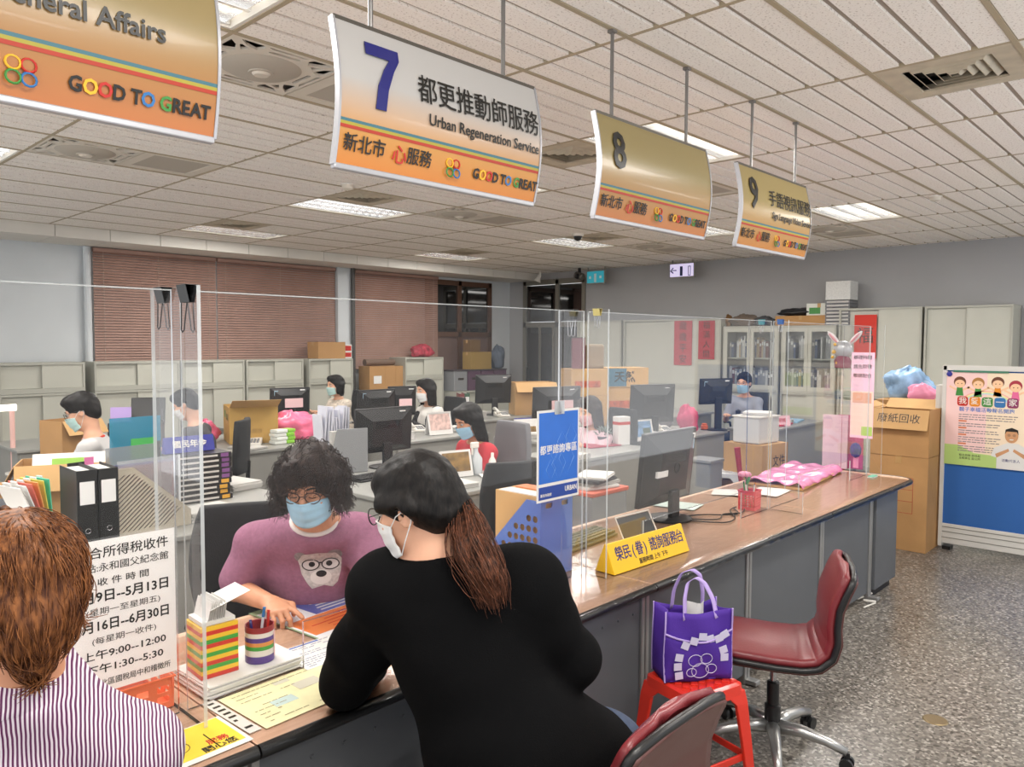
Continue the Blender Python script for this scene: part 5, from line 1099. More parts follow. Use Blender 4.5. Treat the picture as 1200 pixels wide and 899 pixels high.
c_ = at(494, 400, Y=10.6); crumple('red_cloth', (c_.x, 10.6, ZC), (.24, .12, .12), mat('red_white_cloth', 'a83a4a', .7, noise=.7, nscale=12), 'crumpled red and white bundle on the cabinet by the dark window', 'bundle', 2)
# shelf unit before the dark window: grey crates with purple boxes, cartons
c0, c1 = at(535, 440, Y=10.2), at(597, 440, Y=10.2)
cabinet(((c0.x+c1.x)/2, 10.2, 0), 0, c1.x-c0.x, .45, .86, 'low grey cabinet under the purple crates by the dark window')
cw = (c1.x-c0.x)/4
for k in range(4):
    x = c0.x+cw*(k+.5); t = thing('storage_crate', ['grey storage crate at the left end of the crate row', 'purple storage crate next to the grey crate', 'middle purple storage crate of the row', 'right end purple storage crate of the row'][k], 'crate', (x, 10.42, .863), 0, 'crates before the dark window'); cm_ = mat('crate_grey', '8b8d90', .5) if k == 0 else mat('crate_purple', '5d4358', .5)
    part('body', MB().bx(-cw*.47, cw*.47, -.15, .15, 0, .36), cm_, t, bevel=.01); part('lid', MB().bx(-cw*.49, cw*.49, -.16, .16, .362, .385), mat('crate_lid', '4a4248', .5), t, bevel=.005); part('grip', MB().bx(-cw*.2, cw*.2, -.154, -.15, .2, .24), DARK, t)
c_ = at(559, 420, Y=10.42); carton('carton', (c_.x, 10.42, 1.25), .52, .24, .32, 'brown carton with a printed ring on the crates', mt=mat('olive_kraft', '9b7f45', .8)); carton('carton', (c_.x-.14, 10.42, 1.573), .25, .2, .22, 'small dark carton on the printed carton', mt=mat('dark_kraft', '6e5434', .8))
c_ = at(572, 410, Y=10.4); crumple('blue_toy', (c_.x+.28, 10.42, 1.25), (.16, .12, .24), mat('slate_cloth', '56606e', .8), 'slate blue bundle beside the printed carton', 'bundle', 12)
# ================================================================ DESKS
DESK = mat('desk_grey_steel', '96958f', .5); DTOP = mat('desk_top_grey', '959590', .4, noise=.04, nscale=3); DZ = .742
def desk(x0, x1, y0, y1, label, wmt=None):
    t = thing('office_desk', label, 'desk', ((x0+x1)/2, (y0+y1)/2, 0), 0, 'grey steel office desks'); w_, d_ = x1-x0, y1-y0
    part('desk_top', MB().bx(-w_/2, w_/2, -d_/2, d_/2, DZ-.03, DZ), wmt or DTOP, t, bevel=.006); part('modesty_panel', MB().bx(-w_/2+.03, w_/2-.03, -d_/2+.03, -d_/2+.045, .06, DZ-.03), DESK, t)
    for s in (-1, 1): part('side_panel', MB().bx(s*(w_/2-.03)-.012, s*(w_/2-.03)+.012, -d_/2+.05, d_/2-.03, 0, DZ-.03), DESK, t)
    for k in range(3):
        o = part('drawer', MB().bx(w_/2-.42, w_/2-.05, d_/2-.04, d_/2-.02, .08+.2*k, .27+.2*k), DESK, t, bevel=.003); part('pull', MB().bx(w_/2-.3, w_/2-.17, d_/2-.02, d_/2-.012, .2+.2*k, .215+.2*k), CHROME, o)
    return t
desk(.75, 2.65, 3.95, 5.05, 'grey desk at left carrying the paper carton and black binders')
desk(3.33, 4.75, 6.58, 8.00, 'grey desk carrying the big carton and the telephone')
desk(3.0, 4.25, 3.75, 5.30, 'grey desk with the monitor, before the girl in red')
desk(4.8, 6.1, 6.08, 7.0, 'grey desk before the woman in the white mask')
desk(5.05, 6.35, 4.10, 4.68, 'grey desk with the desk calendar and potted plant, right of the blue poster')
desk(6.75, 8.30, 7.05, 8.0, 'far grey desk in front of the crates'); desk(5.85, 7.05, 5.12, 5.78, 'grey desk behind the blue poster with a pink labelled monitor')
desk(8.5, 10.2, 3.92, 4.45, 'right hand grey desk with the pink name card'); desk(4.2, 5.7, 8.15, 8.75, 'far left grey desk of the woman with the bob'); desk(6.75, 8.2, 4.28, 5.05, 'grey desk with the pink bag behind the counter monitor')
desk(2.0, 3.2, 8.1, 9.0, 'far left grey desk with the desk lamp'); desk(9.0, 10.3, 5.6, 6.4, 'far grey desk before the red scrolls')
D_ = DZ+.002
# near left desk
t = carton('paper_carton', (1.48, 5.02, D_), .46, .32, .30, 'brown A4 paper carton with open top on the left desk', -.38, flaps=4, tape=False, fl=1.2)
text('A4', .075, (.13, -.1612, .10), (1, 0, 0), (0, 0, 1), INK, t, 'CENTER', bold=.02); part('printed_frame', MB().bx(.06, .20, -.1608, -.1602, .14, .143).bx(.06, .20, -.1608, -.1602, .058, .061).bx(.06, .063, -.1608, -.1602, .058, .143).bx(.197, .20, -.1608, -.1602, .058, .143), INK, t)
part('round_mark', MB().lathe([(.035, 0), (.035, .0008), (0, .0008)], 20, (-.2305, -.05, .10), rotm(0, -PI/2), cap=False), INK, t)
o = thing('document_holder', 'white and green folder lying in the paper carton', 'folder', (1.52, 5.02, D_+.22), -.38); part('cover', MB().box((0, 0, .06), (.4, .012, .13), rotm(-.5)), WHITE, o, bevel=.004); part('green_print', MB().box((.0, -.009, .055), (.2, .002, .08), rotm(-.5)), mat('lime_print', '86b53a', .5), o)
random.seed(21)
for k, (c, nm) in enumerate((('e8e4df', 'white'), ('e0e0de', 'pale grey'), ('e2735f', 'salmon'), ('e5a25a', 'apricot'), ('d8cf5a', 'yellow'), ('4fc0a0', 'teal green'))):
    t = thing('plastic_folder', '%s clear folder standing in the row left of the black binders' % nm, 'folder', (1.10+.022*k, 4.40+.02*k, D_), .25, 'folders left of the black binders'); part('sheet', MB().box((0, 0, .15), (.006, .21, .30), rotm(0, -.42+.07*k)), mat('folder_'+nm.replace(' ', '_'), c, .35), t, bevel=.002); part('tab', MB().box((-.06+.012*k, 0, .292), (.008, .05, .03), rotm(0, -.42+.07*k)), PAPER, t)
random.seed(22)
BB = mat('black_binder', '1e1f1e', .4, noise=.25, nscale=6)
for k in range(2): binder((1.30+.098*k, 4.20, D_), -.02, ['left black ring binder on the left desk', 'right black ring binder on the left desk'][k], BB, .092, .27, .375, group='black binders on the left desk')
# beige magazine file with slots, filled with sleeves
t = thing('magazine_file', 'beige slotted magazine file holding clear folders', 'magazine file', (1.43, 4.12, D_), .12); t.scale = (1.12, 1.12, 1.12); BE = mat('beige_plastic', 'b1a998', .5)
def slots():
    hs = []
    for k in range(15):
        y0 = .02+.022*k; z1 = .31-max(0, y0-.10)*.82-.035
        if z1 > .06: hs.append([(y0, .02), (y0+.011, .02), (y0+.011+.10 if 0 else y0+.011, z1-.012), (y0, z1)])
    return hs
sd = [(0, 0), (.38, 0), (.38, .075), (.10, .315), (0, .315)]
def dslots():
    hs = []
    for k in range(24):
        c = -.18+.021*k            # slanted slots z = y*.8 + c
        pts = []
        for y in [i*.004 for i in range(4, 92)]:
            z = y*.85+c
            if .02 < z < min(.29, .315-max(0, y-.10)*.857-.03) : pts.append((y, z))
        if len(pts) > 5: (a, b_), (c2, d2) = pts[0], pts[-1]; hs.append([(a, b_), (a+.009, b_), (c2+.009, d2), (c2, d2)])
    return hs
put('side', flatcut(sd, dslots(), .004), BE, t, rot=(PI/2, 0, 0)); put('side', flatcut(sd, [], .004), BE, t, loc=(0, .11, 0), rot=(PI/2, 0, 0))
put('front', flatcut([(0, 0), (.11, 0), (.11, .315), (0, .315)], [rrect(.02, .09, .03+.022*k, .042+.022*k, .003, 2) for k in range(5)]+[rrect(.03, .08, .26, .285, .004, 2)], .004), BE, t, rot=(PI/2, 0, PI/2)); part('floor', MB().bx(0, .38, 0, .11, 0, .004), BE, t); part('label', MB().bx(-.004, -.002, .02, .09, .15, .25), WSTK, t)
for k, (c, l, hh, al, nm) in enumerate((('dfe3e6', .34, .38, .3, 'clear'), ('c8353f', .31, .345, .55, 'red edged'), ('3f46ae', .33, .355, .6, 'blue edged'), ('e2cf4a', .30, .30, .5, 'yellow edged'))):
    o = thing('document_sleeve', '%s document sleeve standing in the beige magazine file' % nm, 'folder', (1.47, 4.15+.022*k, D_+.008), .12); part('sleeve', MB().bx(0, l, 0, .006, 0, hh), see_through('sleeve_'+nm.replace(' ', '_'), c, al, .2, .8), o); part('edge', MB().bx(l-.012, l, -.001, .007, 0, hh), mat('edge_'+nm.replace(' ', '_'), c, .4), o)
# upright blue translucent folders behind
t = thing('blue_folder', 'translucent teal blue folder standing up behind the magazine file', 'folder', (1.66, 4.80, D_), .05); part('sheet', MB().bx(0, .30, 0, .004, 0, .55), see_through('teal_film', '3f9fc0', .6, .15, .8), t); part('green_print', MB().bx(.12, .27, -.002, 0, .30, .42), see_through('green_film', '5fd06a', .7, .2, .6), t); part('support', MB().bx(0, .3, .004, .08, 0, .02), BLACKP, t)
t = thing('clear_folder', 'grey clear folder leaning up behind the red edged sleeve', 'folder', (1.52, 4.46, D_), .2); part('sheet', MB().bx(0, .32, 0, .004, 0, .42), see_through('smoke_film', 'b0b6ba', .45, .15, .8), t); part('spine', MB().bx(.30, .325, -.002, .006, 0, .43), BLACKP, t)
t = thing('pink_card', 'pink and black card standing left of the clear folders', 'card', (1.42, 4.48, D_), .2); part('card', MB().bx(.0, .05, 0, .004, 0, .38), mat('card_pink', 'df79ae', .5), t); part('black_half', MB().bx(-.09, -.001, 0, .004, 0, .36), BLACKP, t)
# black covered books in a pile, blue name plate on top
for k in range(9):
    p = at(237, 588, Z=D_); t = thing('catalog', ['black catalogue at the bottom of the pile on the left desk', 'second black catalogue from the bottom of the pile', 'third black catalogue from the bottom of the pile', 'fourth black catalogue from the bottom of the pile', 'middle black catalogue of the pile of nine', 'sixth black catalogue from the bottom of the pile', 'third black catalogue from the top of the pile', 'second black catalogue from the top of the pile', 'topmost black catalogue of the pile, under the blue name plate'][k], 'book', (p.x+random.uniform(-.01, .01), p.y+.12, D_+.0335*k), random.uniform(-.05, .05), 'black catalogues piled on the left desk')
    part('cover', MB().bx(-.19, .19, -.13, .13, 0, .032), mat('catalog_black', '2a2729', .4), t, bevel=.003); part('spine_print', MB().bx(-.14, .10, -.1312, -.1302, .010, .022), mat('spine_white', 'cfcac4', .5), t); part('spine_tab', MB().bx(.12, .17, -.1312, -.1302, .004, .028), [mat('tab_amber', 'd8a03a', .5), mat('tab_violet', '83518a', .5)][k > 3], t)
p = at(232, 588, Z=D_)
def nameplate(p, rz, label, txt='服務台', w_=.26, h_=.085, mt=None):
    t = thing('name_plate', label, 'name plate', p, rz); part('body', MB().prism([(-.03, 0), (.03, 0), (.003, h_), (-.003, h_)], -w_/2, w_/2, lambda a, c, e: (e, a, c)), mt or mat('plate_blue', '2a2f95', .35), t, bevel=.002)
    up = Vector((0, .027, h_)).normalized(); text(txt, h_*.5, Vector((0, -.0175, h_*.5))+Vector((0, -h_, .027)).normalized()*.002, (1, 0, 0), up, WHITE, t, 'CENTER', bold=.02, xs=1.1); return t
nameplate((p.x, p.y+.12, D_+.304), 0, 'blue name plate lying on the pile of black catalogues', '國民年金', .32, .10)
paper_stack(2.52, 5.0, D_, .24, .3, .05, 'low stack of papers right of the black catalogues', .2, PAPER2); paper_stack(2.0, 4.3, D_, .3, .22, .05, 'grey papers before the black catalogues', .1, PAPER2)
sheet(1.05, 4.25, D_, .3, .21, 'white sheet at the front of the left desk', .3); sheet(2.15, 4.2, D_, .3, .21, 'white form lying near the beige magazine file', -.2)
# clutter at far left edge: lamp, taps of small white things
p = at(10, 585, Z=D_); t = thing('ring_light', 'lit ring light lamp on a pink stand at the left edge', 'lamp', at(8, 478, D=7.2)); part('tube', MB().box((0, 0, 0), (.16, .03, .06)), mat('lamp_glow', 'fff2e4', .5, emit=3), t, bevel=.01); part('stand', MB().tube([(.04, 0, -.03), (.04, 0, -.63)], .022, 10), mat('lamp_pink', 'e6b9b0', .4), t); part('base', MB().lathe([(.07, -.63), (.07, -.61), (0, -.6)], 16, (.04, 0, 0)), WHITE, t)
random.seed(31)
for k, (px, py, h_, nm, c) in enumerate(((20, 565, .16, 'white cup', 'dcdcda'), (35, 580, .10, 'black pot', '2b2b2b'), (5, 590, .12, 'grey case', 'a3a6a8'), (55, 560, .14, 'white dispenser', 'd3d4d3'), (12, 548, .2, 'amber bottle', 'b88a50'), (45, 545, .12, 'white jar', 'e0dfdb'))):
    p = at(px, py, Z=D_); p.z = D_
    if not (.78 < p.x < 2.6 and 4 < p.y < 5.25): p = Vector((.82+.09*k, 5.0+.06*(k % 3), D_))
    t = thing(nm.split()[1], nm+' in the clutter at the left end of the left desk', nm.split()[1], p); part('body', MB().lathe([(0, 0), (.04, 0), (.044, h_*.7), (.03, h_*.85), (.03, h_), (0, h_)], 16, cap=False), mat('clutter_'+nm.replace(' ', '_'), c, .4), t, smooth=40); part('band', MB().lathe([(.0445, h_*.3), (.0455, h_*.6)], 16, cap=False), mat('clutter_band', '8a8f98', .5), t)
for k in range(3): paper_stack(.95+.02*k, 4.55-.25*k, D_, .22, .3, .02+.02*k, ['rear papers on the left edge of the left desk', 'middle papers on the left edge of the left desk', 'front papers on the left edge of the left desk'][k], .3*k)
# carton behind the boy
p = at(84, 520, D=6.6); carton('cardboard_box', (p.x, p.y, 0), .36, .3, 1.08, 'tall brown carton with an open flap behind the boy with glasses', .3, flaps=1, tape=False)
# desk with the big carton
t = carton('cardboard_box', (3.86, 7.28, D_), .46, .50, .36, 'large kraft carton with one raised flap on the grey desk', -.35, mt=mat('mustard_kraft', 'c09a55', .8, noise=.08, nscale=5), flaps=1, tape=False, fl=-.35)
part('green_mark', MB().bx(-.2312, -.2302, .05, .15, .24, .31), mat('box_green', '5d8a4a', .6), t); text('紙箱', .07, (-.2306, .0, .25), (0, -1, 0), (0, 0, 1), mat('box_olive', '6e6a35', .6), t); text('小心輕放', .05, (-.12, -.2508, .12), (1, 0, 0), (0, 0, 1), mat('box_brown', '8a6a38', .6), t)
def phone(p, rz, label):
    t = thing('telephone', label, 'telephone', p, rz); part('base', MB().prism([(-.1, 0), (.1, 0), (.1, .06), (-.1, .02)], -.09, .09, lambda a, c, e: (e, a, c)), WHITE, t, bevel=.006); part('handset', MB().tube([(-.075, -.09, .055), (-.075, -.06, .075), (-.075, .06, .105), (-.075, .09, .095)], [.028, .018, .018, .028], 10), WHITE, t, smooth=True)
    k = MB()
    for i in range(3):
        for j in range(4): k.box((.0+.03*i, -.06+.03*j, .030+.006*j), (.02, .018, .012))
    part('keypad', k, mat('keys_grey', '8f9296', .5), t); part('cord', MB().tube([(-.08+.012*math.cos(i*.9), -.1-.002*i, .03+.012*math.sin(i*.9)) for i in range(40)], .003, 5), WHITE, t); return t
p = at(300, 522, Z=D_); phone((p.x, p.y+.08, D_), -.6, 'white telephone on the grey desk by the big carton')
p = at(338, 521, Z=D_)
for k in range(4):
    t = thing('tissue_pack', ['bottom green and white tissue pack', 'second green and white tissue pack from the bottom', 'third green and white tissue pack from the bottom', 'topmost green and white tissue pack'][k]+' beside the telephone', 'tissue pack', (p.x+.01*(k % 2), p.y+.12, D_+.036*k), .1*(k % 2), 'green tissue packs by the telephone'); part('pack', MB().bx(-.11, .02, -.06, .06, 0, .035), mat('pack_white', 'dfe2dc', .3), t, bevel=.01); part('green_end', MB().bx(.0195, .11, -.0605, .0605, -.0, .0352), mat('pack_green', '8ac63f', .3), t, bevel=.01)
p = at(325, 505, Z=D_); crumple('pink_plastic_bag', (4.25, 7.15, D_), (.24, .22, .15), mat('pink_bag_film', 'ea6f92', .3, noise=.2, nscale=9, bump=.4, bscale=25), 'bright pink plastic bag beside the large kraft carton', 'bag', 14)
crumple('pink_plastic_bag', at(222, 490, D=6.7), (.14, .12, .12), mat('pink_bag_film', 'ea6f92', .3), 'pink plastic bag behind the near acrylic wing', 'bag', 15)
o = [x for x in COL.objects if x.name.startswith('pink_plastic_bag')][-1]; o.location.z = D_; o.location.x, o.location.y = 3.45, 7.45
# printer behind
p = at(160, 478, D=7.0); t = thing('printer', 'black printer with a lilac paper behind the boy', 'printer', (p.x, p.y, 0), -.5); t.scale = (.85, .85, .87); part('body', MB().bx(-.25, .25, -.2, .2, .9, 1.18), MON, t, bevel=.015); part('lid', MB().box((.1, .1, 1.27), (.34, .03, .3), rotm(-.4)), MON, t, bevel=.01); part('paper', MB().box((-.14, -.08, 1.25), (.2, .004, .16), rotm(-.2)), mat('lilac_paper', 'b9a0da', .6), t); part('stand', MB().bx(-.24, .24, -.19, .19, 0, .9), CABF, t)
# desk with the monitor, girl in red
monitor((3.80, 5.0, D_), .0, 'black monitor with blue sticker before the girl in red', .56, .36, stand_h=.12)
t = thing('letter_tray', 'grey wire document tray leaning left of the blue file box', 'tray', (3.42, 4.95, D_), -.3); part('frame', MB().prism([(-.16, 0), (.16, 0), (.16, .34), (-.08, .34)], -.005, .005, lambda a, c, e: (a, e, c)), mat('tray_grey', '9a9c9e', .4, .3), t, bevel=.003); part('papers', MB().bx(-.12, .15, .01, .08, 0, .32), PAPER2, t)
t = thing('file_box', 'light blue plastic file box with papers on the desk', 'file box', (3.42, 5.16, D_), .0); part('box', MB().bx(-.14, .14, -.08, .08, 0, .16), mat('sky_plastic', '7aa7e0', .35), t, bevel=.006)
pm = MB(); random.seed(41)
for k in range(10): pm.box((-.12+.026*k, 0, .22+random.uniform(0, .12)), (.012, .12, .36), rotm(random.uniform(-.06, .06), random.uniform(-.1, .15)))
part('papers', pm, mat('lilac_white_paper', 'd7d8e2', .6), t)
paper_stack(3.50, 4.35, D_, .3, .24, .05, 'stack of papers under the monitor cables', .2, PAPER2); t = carton('carton', (3.42, 3.55, 0), .5, .3, .62, 'brown carton on the floor behind the woman in pink', 0, mt=KRAFT)
for q, col in enumerate((mat('cable_pink', 'b8486a', .5), BLACKP)): tag(part('cable', MB().tube([(3.75, 4.85+.05*q, D_+.02), (3.65, 4.7, D_+.05), (3.55-.05*q, 4.6, D_+.012), (3.6, 4.5-.05*q, D_+.010)], .006, 6), col), ['pink cable under the desk monitor', 'black cable under the desk monitor'][q], 'cable')
def frame_stand(p, rz, label, w_, h_, mt, extra=None, edge=None):
    t = thing('desk_calendar', label, 'calendar', p, rz); R = rotm(-.25); c = Vector((0, 0, h_/2)); part('card', MB().box(c, (w_, .006, h_), R), edge or PAPER, t); part('picture', MB().box(c+R @ Vector((0, -.004, h_*.06)), (w_*.86, .002, h_*.72), R), mt, t); part('back_leg', MB().box(c+Vector((0, .045, 0)), (w_, .004, h_), rotm(.22)), edge or PAPER, t)
    if extra: part('detail', MB().box(c+R @ Vector((w_*.22, -.0056, -h_*.05)), (w_*.3, .001, h_*.3), R), extra, t)
    return t
PIC = mat('photo_amber', '8a6a35', .4, noise=.6, nscale=20); PICF = mat('print_flowers', 'd9b9b0', .5, noise=.4, nscale=22); PICB = mat('photo_sky', '7aa0c8', .4, noise=.5, nscale=9)
frame_stand((3.88, 4.22, D_), -.2, 'desk calendar with an amber photo before the girl in red', .27, .20, PIC)
t = thing('spray_bottle', 'clear spray bottle with white trigger before the girl in red', 'bottle', (4.08, 4.22, D_)); part('bottle', MB().lathe([(0, 0), (.05, 0), (.052, .02), (.052, .12), (.02, .17), (.018, .20)], 20, cap=False), mat('milky_plastic', 'bfc4c6', .25, coat=.3), t, smooth=50); part('trigger', MB().bx(-.05, .025, -.012, .012, .20, .245).bx(-.045, -.03, -.006, .006, .15, .20), WHITE, t, bevel=.005)
t = thing('sanitizer_bottle', 'small white bottle right of the spray bottle', 'bottle', (4.18, 4.14, D_)); part('bottle', MB().lathe([(0, 0), (.028, 0), (.028, .10), (.012, .13), (.012, .16), (0, .16)], 16, cap=False), WHITE, t, smooth=40); part('label', MB().lathe([(.0285, .03), (.0285, .08)], 16, cap=False), BLUE, t)
for k in range(3): sheet(4.08+.02*k, 3.88+.06*k, D_+.004*k, .21, .29, ['lowest loose sheet at the desk corner before the girl in red', 'middle loose sheet at the desk corner before the girl in red', 'topmost loose sheet at the desk corner before the girl in red'][k], .4*k+.2)
# woman in white mask's desk
frame_stand((5.55, 6.30, D_), -.15, 'desk calendar with red flower print before the woman in the white mask', .30, .25, PICF)
for px, py, Dd, rz, w_, hh, sh, lb in ((441, 500, 8.6, 0, .50, .32, .16, 'monitor left of the woman in the white mask'), (471, 500, 8.9, -.3, .34, .34, .16, 'monitor with pink notice half hidden by the woman in the white mask'),
   (340, 500, 9.2, -.2, .48, .30, .16, 'monitor behind the pink plastic bag'), (578, 490, 10.75, -.35, .54, .40, .16, 'monitor with blue sticker before the crates'), (652, 505, 8.6, -.3, .62, .36, .16, 'wide monitor with pink label behind the blue poster'),
   (764, 500, 8.4, -.35, .58, .42, .14, 'large monitor seen through the acrylic behind the counter monitor'), (838, 500, 9.0, -.4, .46, .30, .30, 'monitor before the man in the grey shirt')):
    p = at(px, py, D=Dd); o = monitor((p.x, p.y, D_), rz, lb, w_, hh, stand_h=sh)
    if 'pink' in lb: part('pink_notice', MB().box((w_*.05, -.075, sh+hh*.4), (w_*.45, .01, hh*.36)), mat('notice_rose', 'e6c0c2', .5), o)
for px, Dd, lb in ((430, 8.45, 'blue name plate before the woman in the white mask'), (606, 9.2, 'blue name plate left of the wide monitor')): p = at(px, 480, D=Dd); nameplate((p.x+.1, p.y, D_), -.3, lb, '承辦人', .24, .1)
p = at(592, 500, D=8.4); frame_stand((6.02, 5.45, D_), -.4, 'white desk calendar with a small photo left of the wide monitor', .28, .2, PAPER, PIC)
# kraft cartons pile
for k, (px, Dd, z, w_, d_, h_, lb, mt) in enumerate(((624, 10.9, .745, .60, .34, .45, 'tall kraft carton with raised lid left of the cartons pile', KRAFT2),
    (684, 10.2, 0, .50, .42, .36, 'bottom carton of the red printed pile', KRAFT2), (684, 10.2, .363, .50, .42, .34, 'second carton of the red printed pile', KRAFT2), (684, 10.2, .706, .50, .42, .36, 'third carton of the red printed pile', KRAFT2), (684, 10.2, 1.069, .50, .42, .34, 'topmost carton of the red printed pile', KRAFT2),
    (724, 10.6, 0, .52, .4, .75, 'lower carton right of the red printed pile', KRAFT2), (724, 10.6, .753, .52, .4, .40, 'kraft carton with red print right of the pile', KRAFT2), (727, 10.6, 1.156, .64, .4, .26, 'teal and tan printed carton on top right of the pile', KRAFT2))):
    p = at(px, 470, D=Dd); o = carton('carton', (p.x, p.y, z), w_, d_, h_, lb, -.55, mt=mt, flaps=2 if k == 0 else 0, tape=k > 0)
    if k in (1, 2, 3, 4, 6): part('red_print', MB().bx(-w_*.4, w_*.3, -d_/2-.001, -d_/2, h_*.3, h_*.55), mat('faded_red_print', 'c4603f', .6, noise=.5, nscale=15), o)
    if k == 7: part('teal_print', MB().bx(-w_/2-.0005, 0, -d_/2-.001, -d_/2, .01, h_-.01), mat('teal_print', '3f6f86', .5), o); text('天然', h_*.6, (-w_*.28, -d_/2-.002, h_*.5), (1, 0, 0), (0, 0, 1), INK, o, bold=.02)
    if k == 0: text('BOTTLE', .07, (0, -d_/2-.001, h_-.12), (1, 0, 0), (0, 0, 1), INK, o, 'CENTER', bold=.02)
    if k == 4:
        R_ = Matrix.Rotation(-.55, 3, 'Z'); t = thing('chair_back', 'brown padded chair back standing on the cartons pile', 'chair', (p.x+.03, p.y, z+h_+.002), -.55); part('pad', MB().bx(-.0, .26, -.03, .03, 0, .32), mat('tan_pad', '8f7f6a', .7), t, bevel=.03); part('edge', MB().bx(.0, .26, .03, .04, 0, .3), DARK, t)
        t = thing('maroon_box', 'upright maroon board on the cartons pile', 'board', (p.x-.12, p.y-.02, z+h_+.002), -.55); part('board', MB().bx(-.11, .07, -.02, .02, 0, .40), mat('maroon_board', '6e3a44', .7), t, bevel=.005); part('cap', MB().bx(-.11, .07, -.022, .022, .40, .41), DARK, t)
# desk with calendar and plant
t = thing('potted_plant', 'small potted grey green plant on the desk behind the acrylic', 'plant', at(707, 522, Z=D_)); part('pot', MB().lathe([(0, 0), (.045, 0), (.06, .09), (.055, .09), (.04, .01), (0, .01)], 18, cap=False), mat('pot_dark', '3a3d4a', .5), t, smooth=40); random.seed(51); lf = MB()
for k in range(60):
    a, e_ = random.uniform(0, 2*PI), random.uniform(.2, 1.4); d = Vector((math.cos(a)*math.cos(e_), math.sin(a)*math.cos(e_), math.sin(e_))); lf.sphere(Vector((0, 0, .09))+d*random.uniform(.04, .1), (.008, .008, .022), 6, d.to_track_quat('Z', 'Y').to_matrix())
part('foliage', lf, mat('dusty_leaf', '6e7a72', .7), t, smooth=True); part('saucer', MB().lathe([(0, 0), (.075, 0), (.08, .01), (0, .008)], 18, cap=False), mat('saucer_maroon', '6a3038', .5), t)
t = thing('tissue_box', 'tall white and red box beside the desk calendar', 'box', at(728, 521, Z=D_), -.3); part('box', MB().bx(-.07, .07, -.05, .05, 0, .28), PAPER, t, bevel=.003); part('red_band', MB().bx(-.0705, .0705, -.0505, .0505, .20, .23), RED, t)
frame_stand(at(751, 517, Z=D_), -.2, 'desk calendar with a landscape photo behind the counter monitor', .34, .22, PICB, mat('calendar_dark', '4a5a48', .5)); tag(part('red_folder', MB().bx(-.2, .2, -.14, .14, 0, .012), mat('folder_crimson', '9c2740', .5), loc=(6.05, 4.52, D_), rot=(0, 0, -.2), bevel=.003), 'crimson folder lying under the landscape calendar', 'folder').location.y = 4.55
for k, (x, y, c, nm, h_) in enumerate(((5.25, 4.5, 'dfe0de', 'white mug', .1), (5.50, 4.5, '7fa5d8', 'blue cup', .09), (5.22, 4.35, 'c9c4ba', 'beige cup', .09))):
    t = thing('mug', nm+' beside the small potted plant', 'mug', (x, y, D_)); part('body', MB().lathe([(0, 0), (.036, 0), (.038, h_), (.033, h_), (.03, .008), (0, .008)], 18, cap=False), mat('mug_'+nm.replace(' ', '_'), c, .4), t, smooth=40); part('handle', MB().tube([(.036+.022*math.sin(a*PI/6), 0, h_*.5+.026*math.cos(a*PI/6)) for a in range(7)], .005, 6), mat('mug_'+nm.replace(' ', '_'), c, .4), t)
# clear bin with coral lid and papers behind the blue poster
t = thing('storage_bin', 'clear plastic bin with coral lid and papers on it', 'bin', (4.35, 3.30, 0), 0); part('bin', MB().bx(-.2, .2, -.15, .15, .42, .70), see_through('bin_plastic', 'e4e8ea', .25, .15, .8), t, bevel=.01); part('lid', MB().bx(-.21, .21, -.16, .16, .70, .73), mat('lid_coral', 'e0765f', .4), t, bevel=.006); part('stand', MB().bx(-.2, .2, -.15, .15, 0, .42), CABF, t)
for k in range(4): paper_stack(4.35+.02*(k % 2), 3.30, .733+.022*k, .30, .22, .02, ['lowest paper pile on the coral lidded bin', 'second paper pile on the coral lidded bin', 'third paper pile on the coral lidded bin', 'topmost paper pile on the coral lidded bin'][k], .2*k-.2, [PAPER, PAPER2, mat('dark_folder_paper', '4a4c52', .5), PAPER][k])
# behind counter right: pink bag, cups, cartons, tub
crumple('pink_handbag', (7.75, 4.55, D_), (.10, .12, .16), mat('magenta_bag', 'c02a62', .5), 'magenta bag on the desk behind the counter monitor', 'bag', 18); crumple('grey_scarf', (7.82, 4.75, D_+.002), (.13, .12, .18), mat('grey_scarf', '85868a', .9), 'grey scarf beside the magenta bag', 'scarf', 19).location.y = 4.92
for k, (x, y, c, nm) in enumerate(((8.60, 4.36, '1e2228', 'black tumbler'), (8.05, 4.5, 'd86a3a', 'orange ornament'), (8.70, 4.34, 'b8694a', 'brown figurine'), (8.78, 4.24, 'c98a5a', 'tan figurine'))):
    t = thing(nm.split()[1], nm+' on the desks behind the counter monitor', nm.split()[1], (x, y, D_)); h_ = (.22, .08, .16, .15)[k]; part('body', MB().lathe([(0, 0), (.04, 0), (.042, h_*.6), (.028, h_*.75), (.034, h_*.9), (0, h_)], 16, cap=False), mat('clutter_'+nm.replace(' ', '_'), c, .5), t, smooth=50); part('foot', MB().lathe([(.044, 0), (.044, .008)], 16), DARK, t)
pq = at(886, 506, D=7.9)
for (px, py, z, w_, h_, lb, fl_) in ((868, 548, 0, .52, .36, 'lower kraft carton on the floor at the base of the pile behind the counter', 0), (868, 530, .363, .48, .38, 'open kraft carton carrying the white tub', 0)): o = carton('carton', (pq.x, pq.y, z), w_, .44, h_, lb, -.1, mt=KRAFT2, flaps=fl_)
text('文件', .12, (-.05, -.2212, .2), (1, 0, 0), (0, 0, 1), INK, o); carton('carton', (8.35, 3.3, 0), .5, .4, .30, 'low kraft carton below the right hand desk', .05, mt=KRAFT2)
